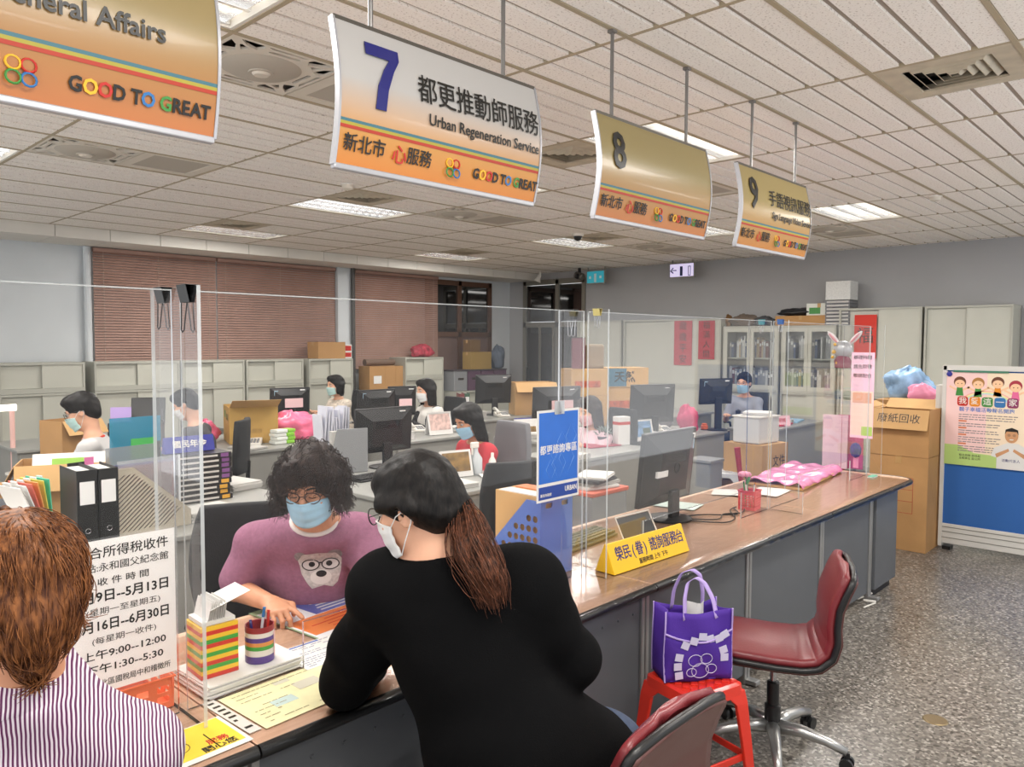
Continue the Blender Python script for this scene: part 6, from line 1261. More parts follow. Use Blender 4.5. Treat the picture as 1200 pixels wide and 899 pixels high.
t = thing('white_tub', 'white plastic tub with papers on the open kraft carton', 'tub', (pq.x, pq.y, .746), -.1); part('tub', MB().prism([(-.19, -.15), (.19, -.15), (.19, .15), (-.19, .15)], 0, .26), mat('tub_white', 'dcdcda', .35), t, bevel=.012); part('rim', MB().bx(-.20, .20, -.16, .16, .255, .275), WHITE, t, bevel=.006)
paper_stack(pq.x+.03, pq.y, 1.023, .3, .25, .03, 'papers piled on the white tub', .3); t = thing('grey_bin', 'grey plastic bin on the floor behind the counter monitor', 'bin', (6.50, 3.62, 0)); part('bin', MB().prism([(-.12, -.12), (.12, -.12), (.12, .12), (-.12, .12)], 0, .66), mat('bin_grey', '8f908e', .5), t, bevel=.02); part('rim', MB().bx(-.13, .13, -.13, .13, .64, .67), mat('bin_grey', '8f908e', .5), t, bevel=.006)
tag(part('red_umbrella', MB().tube([(6.72, 3.3, .0), (6.66, 3.38, .78)], [.01, .03], 8), mat('umbrella_red', 'a83a3e', .6)), 'folded red umbrella leaning by the grey bin', 'umbrella')
ps = at(852, 552, Z=.45); stool((ps.x, ps.y, 0), .3, 'white plastic stool behind the counter monitor', mat('stool_white', 'd9dadb', .4, coat=.2), 1.0)
pp = at(974, 514, Z=.45); stool((pp.x, pp.y, 0), .4, 'dark pink plastic stool in front of the grey cabinets', mat('stool_pink', 'b52a48', .4), 1.02)
t = thing('name_card', 'pink name card with lettering on the right hand desk', 'name plate', (9.02, 4.06, D_), -.55); part('card', MB().box((0, 0, .065), (.36, .006, .13), rotm(-.2)), mat('card_rose', 'eebfc6', .5), t); text('志工服務', .06, (0, -.006, .068), (1, 0, 0), (0, 0, 1), RED, t, 'CENTER'); part('foot', MB().bx(-.18, .18, 0, .05, 0, .008), mat('card_rose', 'eebfc6', .5), t)
tag(part('red_folder', MB().bx(-.2, .2, -.14, .14, 0, .02), mat('folder_red', 'b5303a', .5), loc=(9.2, 4.15, D_), rot=(0, 0, .1), bevel=.003), 'red folder lying on the right hand desk', 'folder'); tag(part('blue_folder', MB().bx(-.2, .2, -.14, .14, 0, .02), mat('folder_pale_blue', '9fc4dc', .5), loc=(9.75, 4.22, D_), rot=(0, 0, .2), bevel=.003), 'pale blue folder lying on the right hand desk', 'folder')
# pink bags hanging at the far wing
for k, (c, al, lb) in enumerate((('f2d8e6', .6, 'clear pink folder standing by the far acrylic wing, left one'), ('d0508a', .7, 'magenta folder standing by the far acrylic wing, right one'))):
    t = thing('folder_bag', lb, 'folder', (6.30+.06*k, 2.30-.10*k, .0), .1); part('bag', MB().bx(-.01, .01, -.05, .14, .75, 1.18), see_through('bag_film_%d' % k, c, al, .2, .6), t); part('post', MB().bx(-.01, .01, 0, .02, 0, .75), STEEL, t)
t = thing('purple_rosette', 'small dark purple rosette hanging at the far acrylic wing', 'rosette', (6.16, 2.13, .93)); part('petals', MB().sphere((-.02, 0, 0), (.02, .045, .06), 10), mat('rosette_purple', '4a3f8a', .7, noise=.5, nscale=40), t, smooth=True); part('ribbon', MB().bx(-.012, -.008, -.02, .02, -.14, -.05), mat('ribbon_pink', 'e88fae'), t)
# office chairs on the staff side
def task_chair(p, rz, label, mt=None, w_=.46, zb=.62, hb=.46, mesh_=False):
    t = thing('task_chair', label, 'chair', p, rz, 'staff task chairs'); mt = mt or mat('chair_black_fabric', '222325', .85, bump=.15, bscale=200)
    part('backrest', MB().grid(lambda u, v: (-.24-.04*math.cos((u-.5)*PI)*1-.02*v, (u-.5)*w_*(1-.15*abs(v-.5)*2*abs(v-.5)*2), zb+hb*v), 13, 9), mt, t, thick=.05, smooth=True, bevel=.01)
    part('seat', MB().bx(-.22, .24, -.23, .23, .42, .49), mt, t, bevel=.03); part('back_bar', MB().tube([(-.15, 0, .42), (-.30, 0, .45), (-.31, 0, zb+.1)], .02, 8), BLACKP, t); part('gas_lift', MB().tube([(0, 0, .1), (0, 0, .42)], .03, 12), BLACKP, t)
    for k in range(5): a = k*2*PI/5; part('base_leg', MB().tube([(0, 0, .10), (.3*math.cos(a), .3*math.sin(a), .05)], [.025, .016], 8), BLACKP, t)
    for s in (-1, 1): part('armrest', MB().tube([(-.1, s*.25, .45), (-.08, s*.28, .66), (.12, s*.28, .68)], .016, 8), BLACKP, t)
    return t

# more papers and small things on the desks
for q, (x, y, w_, d_, h_, rz, lb) in enumerate(((3.25, 4.1, .22, .3, .06, .2, 'paper pile at the near left corner of the desk with the monitor'), (3.6, 3.95, .3, .21, .03, -.1, 'thin paper pile at the front of the desk with the monitor'), (4.05, 4.75, .21, .3, .05, .1, 'paper pile on the desk right beside the girl in red'),
   (4.95, 6.3, .3, .22, .08, .1, 'paper pile left of the red flower calendar'), (5.3, 6.75, .22, .3, .12, 0, 'tall paper pile behind the red flower calendar'), (5.95, 6.4, .22, .3, .05, .3, 'paper pile right of the red flower calendar'), (4.2, 7.6, .3, .22, .1, .2, 'paper pile behind the pink plastic bag'), (3.55, 6.75, .21, .3, .02, .3, 'thin papers left of the telephone'),
   (7.0, 7.3, .3, .22, .1, 0, 'paper pile on the far desk before the crates'), (8.1, 7.4, .22, .3, .14, .2, 'tall paper pile on the far desk before the crates'), (6.15, 5.3, .22, .3, .05, .3, 'paper pile behind the blue poster beside the white calendar'), (6.9, 4.5, .3, .22, .06, -.2, 'paper pile left of the magenta bag'), (7.3, 4.4, .22, .3, .04, .1, 'thin paper pile in front of the magenta bag'),
   (5.25, 4.25, .22, .3, .04, .1, 'paper pile left of the potted plant'), (9.4, 4.2, .22, .3, .05, .2, 'paper pile between the red and pale blue folders'), (4.6, 8.4, .22, .3, .09, .1, 'paper pile before the woman with the bob'), (5.3, 8.4, .3, .22, .05, 0, 'thin paper pile before the woman with the bob'))):
    paper_stack(x, y, D_, w_, d_, h_, lb, rz, PAPER2 if q % 3 else PAPER)
for x, y, rz, lb in ((3.45, 4.62, .1, 'dark keyboard before the desk monitor'), (4.75, 6.85, 0, 'dark keyboard beside the tall paper pile'), (6.3, 5.3, -.3, 'dark keyboard under the wide monitor')): keyboard((x, y, D_), rz, lb)
for x, y, rz, lb in ((5.6, 6.75, -.4, 'white telephone behind the red flower calendar'), (7.55, 7.3, -.5, 'white telephone on the far desk before the crates'), (7.55, 4.75, -.6, 'white telephone behind the magenta bag'), (6.85, 5.25, -.4, 'white telephone right of the wide monitor')): phone((x, y, D_), rz, lb)
for x, y, c, lb in ((5.15, 6.5, '4a6fb5', 'blue binder standing left of the tall paper pile'), (5.06, 6.5, 'd8d5cf', 'white binder standing left of the tall paper pile'), (7.2, 7.75, '7a3a3a', 'maroon binder on the far desk before the crates'), (7.3, 7.75, '3f5f4a', 'green binder on the far desk before the crates')): binder((x, y, D_), -.6, lb, mat('binder_'+c, c, .5))
# ================================================================ PEOPLE
SKIN = mat('skin_light', 'dca88a', .5, sub=.08, noise=.05, nscale=20); SKIN2 = mat('skin_tan', 'c98f6e', .5, sub=.08, noise=.05, nscale=20)
EYEW, IRIS, LIP = mat('eye_white', 'bdb5ae', .35), mat('eye_dark', '1d1411', .2), mat('lip_rose', 'b56a62', .45)
MASKB = mat('mask_blue', '9cc4dc', .7, bump=.1, bscale=200); MASKW = mat('mask_white', 'e3e4e3', .75); MASKG = mat('mask_mint', 'b5d6d2', .7); MASKP = mat('mask_pink', 'e0b3b8', .7)
def hair_mat(name, dark, light, sc=38):
    m, nt, b, N, L = nodes_of(name); tc = N('ShaderNodeTexCoord'); mp = N('ShaderNodeMapping'); mp.inputs['Scale'].default_value = (sc, sc, sc*.22); L(tc.outputs['Object'], mp.inputs[0])
    n1 = N('ShaderNodeTexNoise'); n1.inputs['Scale'].default_value = 3; n1.inputs['Detail'].default_value = 5; L(mp.outputs[0], n1.inputs['Vector']); r = N('ShaderNodeValToRGB'); r.color_ramp.elements[0].position = .35; r.color_ramp.elements[1].position = .7
    r.color_ramp.elements[0].color = (*lin(dark), 1); r.color_ramp.elements[1].color = (*lin(light), 1); L(n1.outputs['Fac'], r.inputs[0]); L(r.outputs[0], b.inputs['Base Color']); b.inputs['Roughness'].default_value = .5; b.inputs['Specular IOR Level'].default_value = .22
    bp = N('ShaderNodeBump'); bp.inputs['Strength'].default_value = .35; bp.inputs['Distance'].default_value = .004; L(n1.outputs['Fac'], bp.inputs['Height']); L(bp.outputs[0], b.inputs['Normal']); return m
HAIRK = hair_mat('hair_black', '080707', '1c1816'); HAIRD = hair_mat('hair_dark_brown', '130d0c', '382822'); HAIRR = hair_mat('hair_red_brown', '4a2a1c', '9a6238'); HAIRP = hair_mat('hair_ponytail_brown', '2a1a14', '7a4a34')
def frame(heading, pitch, roll=0):
    """columns = forward, left, up of a head looking along heading, pitched down by pitch"""
    return (Matrix.Rotation(heading, 3, 'Z') @ Matrix.Rotation(pitch, 3, 'Y') @ Matrix.Rotation(roll, 3, 'X'))
def head_sdf(s, H, R, k=1.0, face=True):
    P = lambda x, y, z: H+R @ (Vector((x, y, z))*k)
    s.el(P(-.008, 0, .035), (.098*k, .077*k, .088*k), R); s.el(P(.028, 0, -.035), (.066*k, .060*k, .080*k), R, .03); s.el(P(.062, 0, -.090), (.028*k, .030*k, .026*k), R, .03)
    s.el(P(.06, .036, -.03), (.03*k, .024*k, .03*k), R, .02); s.el(P(.06, -.036, -.03), (.03*k, .024*k, .03*k), R, .02)
    if face:
        for e in (-1, 1): s.el(P(.099, e*.031, .012), (.014*k, .017*k, .011*k), R, .014, 's')
        s.rc(P(.088, 0, .018), P(.108, 0, -.022), .008*k, .012*k, .014); s.el(P(.098, .011, -.027), (.010*k, .008*k, .007*k), R, .008); s.el(P(.098, -.011, -.027), (.010*k, .008*k, .007*k), R, .008)
        s.rc(P(.086, .02, .032), P(.078, .045, .030), .008*k, .007*k, .012); s.rc(P(.086, -.02, .032), P(.078, -.045, .030), .008*k, .007*k, .012)
        s.rc(P(.092, .014, -.052), P(.092, -.014, -.052), .007*k, .007*k, .008); s.rc(P(.090, .012, -.064), P(.090, -.012, -.064), .008*k, .008*k, .008); s.rc(P(.104, .02, -.058), P(.104, -.02, -.058), .003*k, .003*k, .004, 's')
        for e in (-1, 1): s.el(P(-.004, e*.076, -.006), (.019*k, .010*k, .030*k), R @ rotm(0, 0, e*.35), .008); s.el(P(.002, e*.084, -.004), (.009*k, .006*k, .018*k), R @ rotm(0, 0, e*.35), .006, 's')
    return P
def eyes(par, P, R, k, L0, closed=False):
    for e in (-1, 1):
        if not closed:
            mb = MB().sphere(P(.0835, e*.031, .0105)-L0, (.0095*k, .0125*k, .0085*k), 12, R); mb.sphere(P(.0905, e*.031, .0095)-L0, (.0035*k, .0070*k, .0065*k), 10, R, m=1); part('eye', mb, [EYEW, IRIS], par, smooth=True)
        else: part('eyelash', MB().tube([P(.0935, e*.031+d_*.006, .004-.0018*(4-d_*d_)*.5)-L0 for d_ in (-2, -1, 0, 1, 2)], .0016*k, 5), IRIS, par)
        part('eyebrow', MB().tube([P(.094, e*.016, .031)-L0, P(.093, e*.032, .036)-L0, P(.083, e*.049, .031)-L0], [.0030*k, .0032*k, .0018*k], 6), HAIRK, par)
def mask(par, P, k, L0, mt, loops=True):
    def fn(u, v):
        s_ = (u-.5)*2; a = s_*1.12; z = -.058+(v-.5)*.105*(1-.30*s_*s_); t_ = (z+.108)/.1
        x = .108*math.cos(a)+.016*math.exp(-(a/.36)**2)*max(0, min(1, t_+.1))-.020*max(0, .55-t_)+.0016*math.sin(v*19); y = (.079-.010*max(0, .5-t_))*math.sin(a); return P(x, y, z)-L0
    m_ = part('face_mask', MB().grid(fn, 21, 17), mt, par, smooth=True, thick=.0025)
    if loops:
        for e in (0, 1):
            sg = 1 if e else -1; A, B = fn(e, .97), fn(e, .03); ear = P(-.014, sg*.080, .012)-L0; ear2 = P(-.016, sg*.080, -.022)-L0
            part('ear_loop', MB().tube([A, A.lerp(ear, .5)+(P(0, sg*.01, .006)-P(0, 0, 0)), ear, P(-.024, sg*.082, -.004)-L0, ear2, B.lerp(ear2, .5)+(P(0, sg*.008, -.004)-P(0, 0, 0)), B], .0014*k, 5), MASKW, m_)
    return m_
def glasses(par, P, k, L0, mt=None, x=.108):
    g = MB()
    for e in (-1, 1):
        g.tube([P(x-.006*abs(math.cos(a*PI/9)), e*.034+.025*math.cos(a*PI/9), .008+.020*math.sin(a*PI/9))-L0 for a in range(18)], .0018*k, 6, closed=True); g.tube([P(x-.006, e*.059, .012)-L0, P(.05, e*.080, .016)-L0, P(-.01, e*.085, .012)-L0], .0015*k, 5)
    g.tube([P(x-.004, .010, .012)-L0, P(x+.002, 0, .014)-L0, P(x-.004, -.010, .012)-L0], .0016*k, 5); return part('glasses', g, mt or BLACKP, par, smooth=True)
def hand_sdf(s, W, d, n, thumb, curls=(.3, .3, .3, .3), k=1.0, spread=.10, thumb_in=.3):
    """palm, four fingers and a thumb; d = direction of the palm, n = back of the hand, thumb = side sign"""
    d = Vector(d).normalized(); n = Vector(n); n = (n-d*n.dot(d)).normalized(); t = d.cross(n)*thumb
    kn = []
    for i, (o, l) in enumerate(((.030, .088), (.010, .093), (-.010, .088), (-.029, .078))):
        K = W+d*l*k+t*o*k; kn.append(K); s.rc(W+t*o*.5*k, K, .0145*k, .0098*k, .014)
    s.el(W+d*.05*k, (.042*k, .036*k, .013*k), Matrix((d, t, n)).transposed(), .014)
    for i, (L, K) in enumerate(zip((.072, .080, .075, .058), kn)):
        c = curls[i]; dd = (d+t*spread*(1.2-i*.8)).normalized(); p = K; r = (.0092, .0095, .0090, .0080)[i]*k
        for j, f in enumerate((.46, .30, .24)):
            ang = c*(.7, 1.0, .7)[j]; ax = dd.cross(n).normalized(); dd = (Matrix.Rotation(-ang, 3, ax) @ dd).normalized(); nn = (n-dd*n.dot(dd))
            q = p+dd*L*f*k; s.rc(p, q, r, r*.92, .004); p = q; r *= .92
            n_loc = nn
    b0 = W+d*.022*k+t*.026*k; b1 = b0+(d*.030+t*.026-n*.006)*k; b2 = b1+(d*(.026)+t*(.010-.02*thumb_in)-n*.008)*k; b3 = b2+(d*.022-t*.014*thumb_in-n*.005)*k
    s.rc(W+t*.015*k, b1, .015*k, .0115*k, .012); s.rc(b1, b2, .0110*k, .0098*k, .006); s.rc(b2, b3, .0098*k, .0080*k, .004); return kn
def strands(name, paths, r, mt, par, taper=True):
    cu = bpy.data.curves.new(name, 'CURVE'); cu.dimensions = '3D'; cu.bevel_depth = r; cu.bevel_resolution = 0; cu.use_fill_caps = False
    for P in paths:
        sp = cu.splines.new('POLY'); sp.points.add(len(P)-1); n = len(P)
        sp.points.foreach_set('co', [c for p in P for c in (p[0], p[1], p[2], 1)]); sp.points.foreach_set('radius', [1 if i < n*.6 else max(.25, 1-(i/n-.6)*1.8) for i in range(n)])
    o = bpy.data.objects.new(name, cu); COL.objects.link(o)
    dg = bpy.context.evaluated_depsgraph_get(); me = bpy.data.meshes.new_from_object(o.evaluated_get(dg)); bpy.data.objects.remove(o); bpy.data.curves.remove(cu); me.shade_smooth()
    me.materials.clear(); return put(name, me, mt, par)
def wob(X, Y, Z, D, amp, f=26, seed=0.0): return D+amp*(np.sin(f*X+1.7*np.sin(f*.6*Z+seed)+seed)*np.sin(f*.8*Y+1.3*np.sin(f*.5*X))+.6*np.sin(f*1.3*Z+1.5*np.sin(f*.7*Y)+seed))
def half(X, Y, Z, p, n): n = Vector(n).normalized(); return (X-p[0])*n[0]+(Y-p[1])*n[1]+(Z-p[2])*n[2]

def neck_hole(X, Y, Z, D, nb, top, r, above):
    a = (top-nb).normalized(); t = (X-nb.x)*a.x+(Y-nb.y)*a.y+(Z-nb.z)*a.z; d = np.sqrt(np.maximum((X-nb.x-t*a.x)**2+(Y-nb.y-t*a.y)**2+(Z-nb.z-t*a.z)**2, 0))
    D = np.maximum(D, np.minimum(r-d, t+.03)); return np.maximum(D, np.minimum(t-above, r+.045-d))
# ---------------------------------------------------------------- people at the desks behind
def sitter(px, py, Dd, heading, pitch, label, shirt, hair='short', mk=MASKB, spec=False, skin=SKIN, k=1.0, lean=.10, reach=(.38, .38), hairm=None, vest=None, lanyard=False, floor_seat=True, collar=None):
    Hw = at(px, py, D=Dd); base = Vector((Hw.x, Hw.y, 0)); hd = Matrix.Rotation(heading, 3, 'Z'); bk_ = hd @ Vector((-lean, 0, 0)); base = Vector((Hw.x+bk_.x, Hw.y+bk_.y, 0))
    root = thing('person', label, 'person', base, heading); L = Vector((0, 0, 0)); H = Vector((lean, 0, Hw.z)); R = frame(0, pitch); s = SDF(); P = head_sdf(s, H, R, k); hz = Hw.z
    nb = Vector((lean*.45, 0, hz-.20)); ch = Vector((.02+lean*.2, 0, hz-.36)); pv = Vector((-.04, 0, hz-.70)); sh = hz-.245
    s.rc(P(-.022, 0, -.06), nb, .050, .054, .03); s.el(ch, (.10, .155, .15), None, .06); s.rc(ch, pv, .12, .145, .05); SH, EL, WR = [], [], []
    for e, rr in ((1, reach[0]), (-1, reach[1])):
        S_ = Vector((lean*.4, e*.165, sh)); E_ = Vector((lean*.4+.10, e*.225, sh-.25)); W_ = Vector((E_.x+rr*.62, e*.13, max(.80, E_.z-.02))); SH.append(S_); EL.append(E_); WR.append(W_)
        s.rc(nb, S_, .05, .055, .04); s.rc(S_, E_, .050, .040, .02); s.rc(E_, W_, .040, .026, .01); hand_sdf(s, W_, W_-E_, (0, 0, 1), e, (.5, .5, .55, .6), .95)
    sz = min(.50, pv.z)
    for e in (1, -1): K_ = Vector((.38, e*.12, .50)); s.rc(pv+Vector((0, e*.08, -.02)), K_, .10, .065, .04); s.rc(K_, Vector((.36, e*.13, .09)), .062, .040, .02); s.rc(Vector((.35, e*.13, .045)), Vector((.48, e*.14, .035)), .042, .034, .02)
    put('body', s.mesh('body', .0095), skin, root)
    c = SDF(); c.el(ch, (.118, .178, .165), None, .06); c.rc(ch, pv, .138, .165, .06); c.rc(ch+Vector((0, 0, .08)), nb+Vector((0, 0, -.015)), .10, .062, .05)
    for i in (0, 1): c.rc(nb+Vector((0, 0, -.02)), SH[i], .055, .066, .05); c.rc(SH[i], SH[i].lerp(EL[i], .80), .066, .062, .03)
    def post(X, Y, Z, D): D = wob(X, Y, Z, D, .005, 30, px*.1); D = neck_hole(X, Y, Z, D, nb, P(-.022, 0, -.06), .058, .020); return np.maximum(D, pv.z-.08-Z)
    put('shirt', c.mesh('shirt', .011, post), shirt, root)
    ax_ = (P(-.022, 0, -.06)-nb).normalized(); o_ = ax_.orthogonal().normalized()
    if collar: part('collar', MB().tube([nb+ax_*.010+Matrix.Rotation(a*PI/10, 3, ax_) @ (o_*.066) for a in range(20)], .010, 6, closed=True), collar, root, smooth=True)
    if vest:
        vx = SDF(); vx.el(ch+Vector((0, 0, 0)), (.128, .172, .16), None, .06); vx.rc(ch, pv, .148, .172, .05)
        for i in (0, 1): vx.rc(SH[i]*.9+nb*.1, SH[i].lerp(EL[i], .95), .074, .066, .04); vx.rc(EL[i], WR[i], .058, .045, .02)
        put('jacket', vx.mesh('jacket', .011, lambda X, Y, Z, D: np.maximum(np.maximum(D, pv.z-.06-Z), .085-np.abs(Y)-.6*np.maximum(0, -X))), vest, root)
    t_ = SDF()
    for e in (1, -1): K_ = Vector((.38, e*.12, .50)); t_.rc(pv+Vector((0, e*.08, -.02)), K_, .118, .080, .05); t_.rc(K_, Vector((.36, e*.13, .12)), .076, .058, .02)
    put('trousers', t_.mesh('trousers', .014), mat('trousers_navy', '262a36', .8), root)
    hm = hairm or HAIRK; h = SDF(); h.el(P(-.014, 0, .042), (.104*k, .086*k, .094*k), R, .02)
    if hair == 'short': h.el(P(-.06, 0, -.01), (.05*k, .074*k, .075*k), R, .03); h.el(P(.045, .02, .092), (.050*k, .058*k, .034*k), R, .03)
    if hair in ('bob', 'long'):
        q = .075 if hair == 'bob' else .15
        for e in (-1, 1): h.rc(P(.0, e*.072, .02), P(.012, e*.078, -.02-q*.75), .034*k, .024*k, .03); h.rc(P(-.04, e*.066, .0), P(-.035, e*.070, -.03-q), .042*k, .028*k, .03)
        h.rc(P(-.07, 0, .02), P(-.075, 0, -.03-q), .055*k, .038*k, .04); h.el(P(.055, 0, .095), (.045*k, .062*k, .035*k), R, .03)
    h.el(P(.125, 0, -.055), (.088*k, .070*k, .128*k), R, .012, 's'); put('hair', h.mesh('hair', .008, lambda X, Y, Z, D: wob(X, Y, Z, D, .0022, 90, px)), hm, root)
    eyes(root, P, R, k, L); 
    if mk: mask(root, P, k, L, mk)
    if spec: glasses(root, P, k, L)
    if lanyard: part('lanyard', MB().tube([nb+Vector((.02, .06, .0)), ch+Vector((.125, .04, .02)), ch+Vector((.135, 0, -.08)), ch+Vector((.125, -.04, .02)), nb+Vector((.02, -.06, .0))], .004, 5), mat('lanyard_blue', '3f5f9a', .6), root)
    return root
SH_ = lambda n, c, **q: mat('cloth_'+n, c, .85, bump=.12, bscale=220, **q)
ppl = [
 sitter(97, 482, 5.5, math.radians(150), .42, 'young man with black hair, glasses, mint mask and grey shirt with red collar', SH_('grey_white', 'c3c1c0'), 'short', MASKG, True, lean=.12, k=1.06, collar=SH_('red_trim', 'd5402f')),
 sitter(218, 474, 6.6, math.radians(140), .45, 'person with dark hair bending down, seen through the near acrylic wing', SH_('dark_grey', '4c4a4d'), 'short', MASKW, lean=.14),
 sitter(393, 452, 10.4, math.radians(178), .08, 'woman with a black bob, mint mask and patterned cream blouse', SH_('cream_print', 'd9cdbd', noise=.45, nscale=40), 'bob', MASKG, k=1.1),
 sitter(499, 458, 9.2, math.radians(172), .12, 'woman with dark shoulder-length hair, white mask and white top with black jacket', SH_('off_white', 'dedbd5'), 'long', MASKW, k=1.12, vest=SH_('jacket_black', '1c1c1f'), lanyard=True),
 sitter(549, 493, 6.25, math.radians(172), .40, 'girl with long black hair and blue mask in a red T-shirt', SH_('red', 'b8313b'), 'long', MASKB, k=1.1, lean=.14, reach=(.5, .5), skin=SKIN2),
 sitter(652, 470, 9.2, math.radians(200), .5, 'person whose black hair shows above the pink labelled monitor', SH_('coral', 'd0807a'), 'short', MASKW, lean=.12),
 sitter(691, 482, 7.7, math.radians(165), .25, 'woman with brown hair and pink mask in a pale pink top behind the acrylic', SH_('pale_pink', 'd9bcc4'), 'long', MASKP, k=1.14, hairm=HAIRD, vest=None),
 sitter(872, 449, 10.3, math.radians(186), .10, 'man with short dark hair, glasses and blue mask in a grey shirt', SH_('shirt_grey', '8f939d', noise=.1, nscale=60), 'short', MASKB, True, k=1.12, lanyard=True)]

# ---------------------------------------------------------------- woman in pink behind the counter
root = thing('person', 'woman with curly dark hair, blue mask and pink bear T-shirt pointing at a form', 'person', at(365, 760, D=3.1)); root.location.z = 0; L0 = root.location.copy()
H = at(364, 567, D=2.72); k = 1.06; R = frame(math.radians(222), .34, .0); s = SDF(); P = head_sdf(s, H-L0, R, k); PW = P
nb = at(368, 613, D=2.88)-L0; ch = at(362, 662, D=3.06)-L0; pv = at(362, 752, D=3.26)-L0; latv = Vector((math.cos(math.radians(-47)), math.sin(math.radians(-47)), 0))
BR = Matrix((Vector((-latv.y, latv.x, 0)), latv, Vector((0, 0, 1)))).transposed()
SR, SLf = at(300, 638, D=2.98)-L0, at(420, 628, D=3.0)-L0; ER, EL_ = at(277, 690, D=2.98)-L0, at(446, 684, D=2.9)-L0; WRr, WRl = at(317, 707, D=2.80)-L0, at(432, 722, D=2.62)-L0
s.rc(P(-.015, 0, -.06), nb, .052, .060, .03); s.el(ch, (.115, .175, .16), BR, .06); s.rc(ch, pv, .14, .16, .06)
for S_, E_, W_ in ((SR, ER, WRr), (SLf, EL_, WRl)): s.rc(nb, S_, .055, .062, .05); s.rc(S_, E_, .060, .047, .03); s.rc(E_, W_, .047, .029, .012)
tip = at(356, 746, Z=CZ+.012)-L0; dr_ = (at(348, 728, D=2.72)-L0-WRr)
dr_ = (tip-WRr).normalized()+Vector((0, 0, .12)); hand_sdf(s, WRr, dr_, Vector((-.1, -.1, 1)), -1, (.12, .9, 1.05, 1.15), 1.08, .10, .8); hand_sdf(s, WRl, Vector((-.3, -.6, -.12)), (0, 0, 1), 1, (.35, .4, .4, .45), 1.0)
fwd_ = Vector((math.cos(math.radians(240)), math.sin(math.radians(240)), 0))
for e in (1, -1):
    hp = pv+latv*e*.09; kn = hp+fwd_*.30+Vector((0, 0, 0)); kn.z = .50; s.rc(hp, kn, .11, .07, .05); s.rc(kn, Vector((kn.x, kn.y, .08))-fwd_*.05, .065, .042, .02); s.rc(Vector((kn.x, kn.y, .045))-fwd_*.05, Vector((kn.x, kn.y, .035))+fwd_*.10, .042, .035, .02)
put('body', s.mesh('body', .0048), SKIN2, root)
c = SDF(); c.el(ch, (.130, .20, .17), BR, .06); c.rc(ch, pv, .155, .18, .06); c.rc(ch+Vector((0, 0, .09)), nb+Vector((0, 0, -.02)), .12, .07, .06)
for S_, E_ in ((SR, ER), (SLf, EL_)): c.rc(nb+Vector((0, 0, -.022)), S_, .072, .082, .06); c.rc(S_, S_.lerp(E_, .80), .082, .076, .03)
nbw = nb+Vector((0, 0, .004))
def post(X, Y, Z, D):
    D = wob(X, Y, Z, D, .004, 24, 2.); D = neck_hole(X, Y, Z, D, nb, nb+Vector((0, 0, 1))+fwd_*.55, .074, .012); return np.maximum(D, pv.z-.12-Z)
TEE = mat('heather_pink_jersey', '94627a', .9, noise=.14, nscale=70, bump=.1, bscale=240)
put('t_shirt', c.mesh('t_shirt', .007, post), TEE, root)
ca = (Vector((0, 0, 1))+fwd_*.55).normalized(); co = ca.orthogonal().normalized(); part('collar', MB().tube([nb+ca*.012+Matrix.Rotation(a*PI/12, 3, ca) @ (co*.080) for a in range(24)], .0105, 8, closed=True), mat('collar_white', 'd9cfcb', .8), root, smooth=True)
tr = SDF()
for e in (1, -1): hp = pv+latv*e*.09; kn = hp+fwd_*.30; kn.z = .50; tr.rc(hp, kn, .125, .085, .05); tr.rc(kn, Vector((kn.x, kn.y, .12))-fwd_*.05, .08, .06, .02)
put('trousers', tr.mesh('trousers', .012), mat('trousers_navy', '262a36', .8), root)
# bear print on the shirt: flat shapes laid on the front of the shirt
from mathutils.bvhtree import BVHTree
_ts = [x for x in root.children if x.name.startswith('t_shirt')][0].data; TREE = BVHTree.FromPolygons([v.co for v in _ts.vertices], [tuple(p.vertices) for p in _ts.polygons])
PF = Vector((math.cos(math.radians(228)), math.sin(math.radians(228)), .12)).normalized(); PRT = Vector((0, 0, 1)).cross(PF).normalized(); PUP = PF.cross(PRT)
def print_on(poly, lvl, mt, nm):
    """polygon in (right, up) metres round the print's centre, laid onto the shirt front along the chest's own forward direction"""
    Cn = at(373, 668, D=2.86)-L0; bm = bmesh.new(); vs = [bm.verts.new((a, b_, 0)) for a, b_ in poly]; f = bm.faces.new(vs); bmesh.ops.triangulate(bm, faces=[f]); bmesh.ops.subdivide_edges(bm, edges=bm.edges, cuts=5, use_grid_fill=True)
    for v in bm.verts:
        p = Cn+PRT*v.co.x*1.12+PUP*v.co.y*1.05; hit = TREE.ray_cast(p+PF*.3, -PF); v.co = (hit[0] if hit[0] else p)+PF*(.0012+.0011*lvl)
    me = bpy.data.meshes.new(nm); bm.to_mesh(me); bm.free(); return put(nm, me, mt, root)
BG, BK_, BD = mat('bear_white', 'c9c5c3', .8, noise=.25, nscale=90), mat('bear_black', '1f1c1e', .7), mat('bear_grey', '8a8486', .8, noise=.3, nscale=90)
el2 = lambda cx, cy, a, b_, n=18: [(cx+a*math.cos(2*PI*i/n), cy+b_*math.sin(2*PI*i/n)) for i in range(n)]
for q in (print_on(el2(-.058, .045, .022, .020), 0, BD, 'print'), print_on(el2(.050, .050, .022, .020), 0, BD, 'print'), print_on([(-.07, .03), (-.05, .055), (0, .062), (.05, .055), (.068, .03), (.062, -.02), (.052, -.058), (.035, -.075), (.01, -.066), (-.03, -.078), (-.045, -.055), (-.062, -.02)], 1, BG, 'print')): pass
print_on(el2(0, -.035, .034, .028), 2, mat('bear_muzzle', 'dcd9d6', .8), 'print'); print_on(el2(.002, -.022, .017, .012), 4, BK_, 'print')
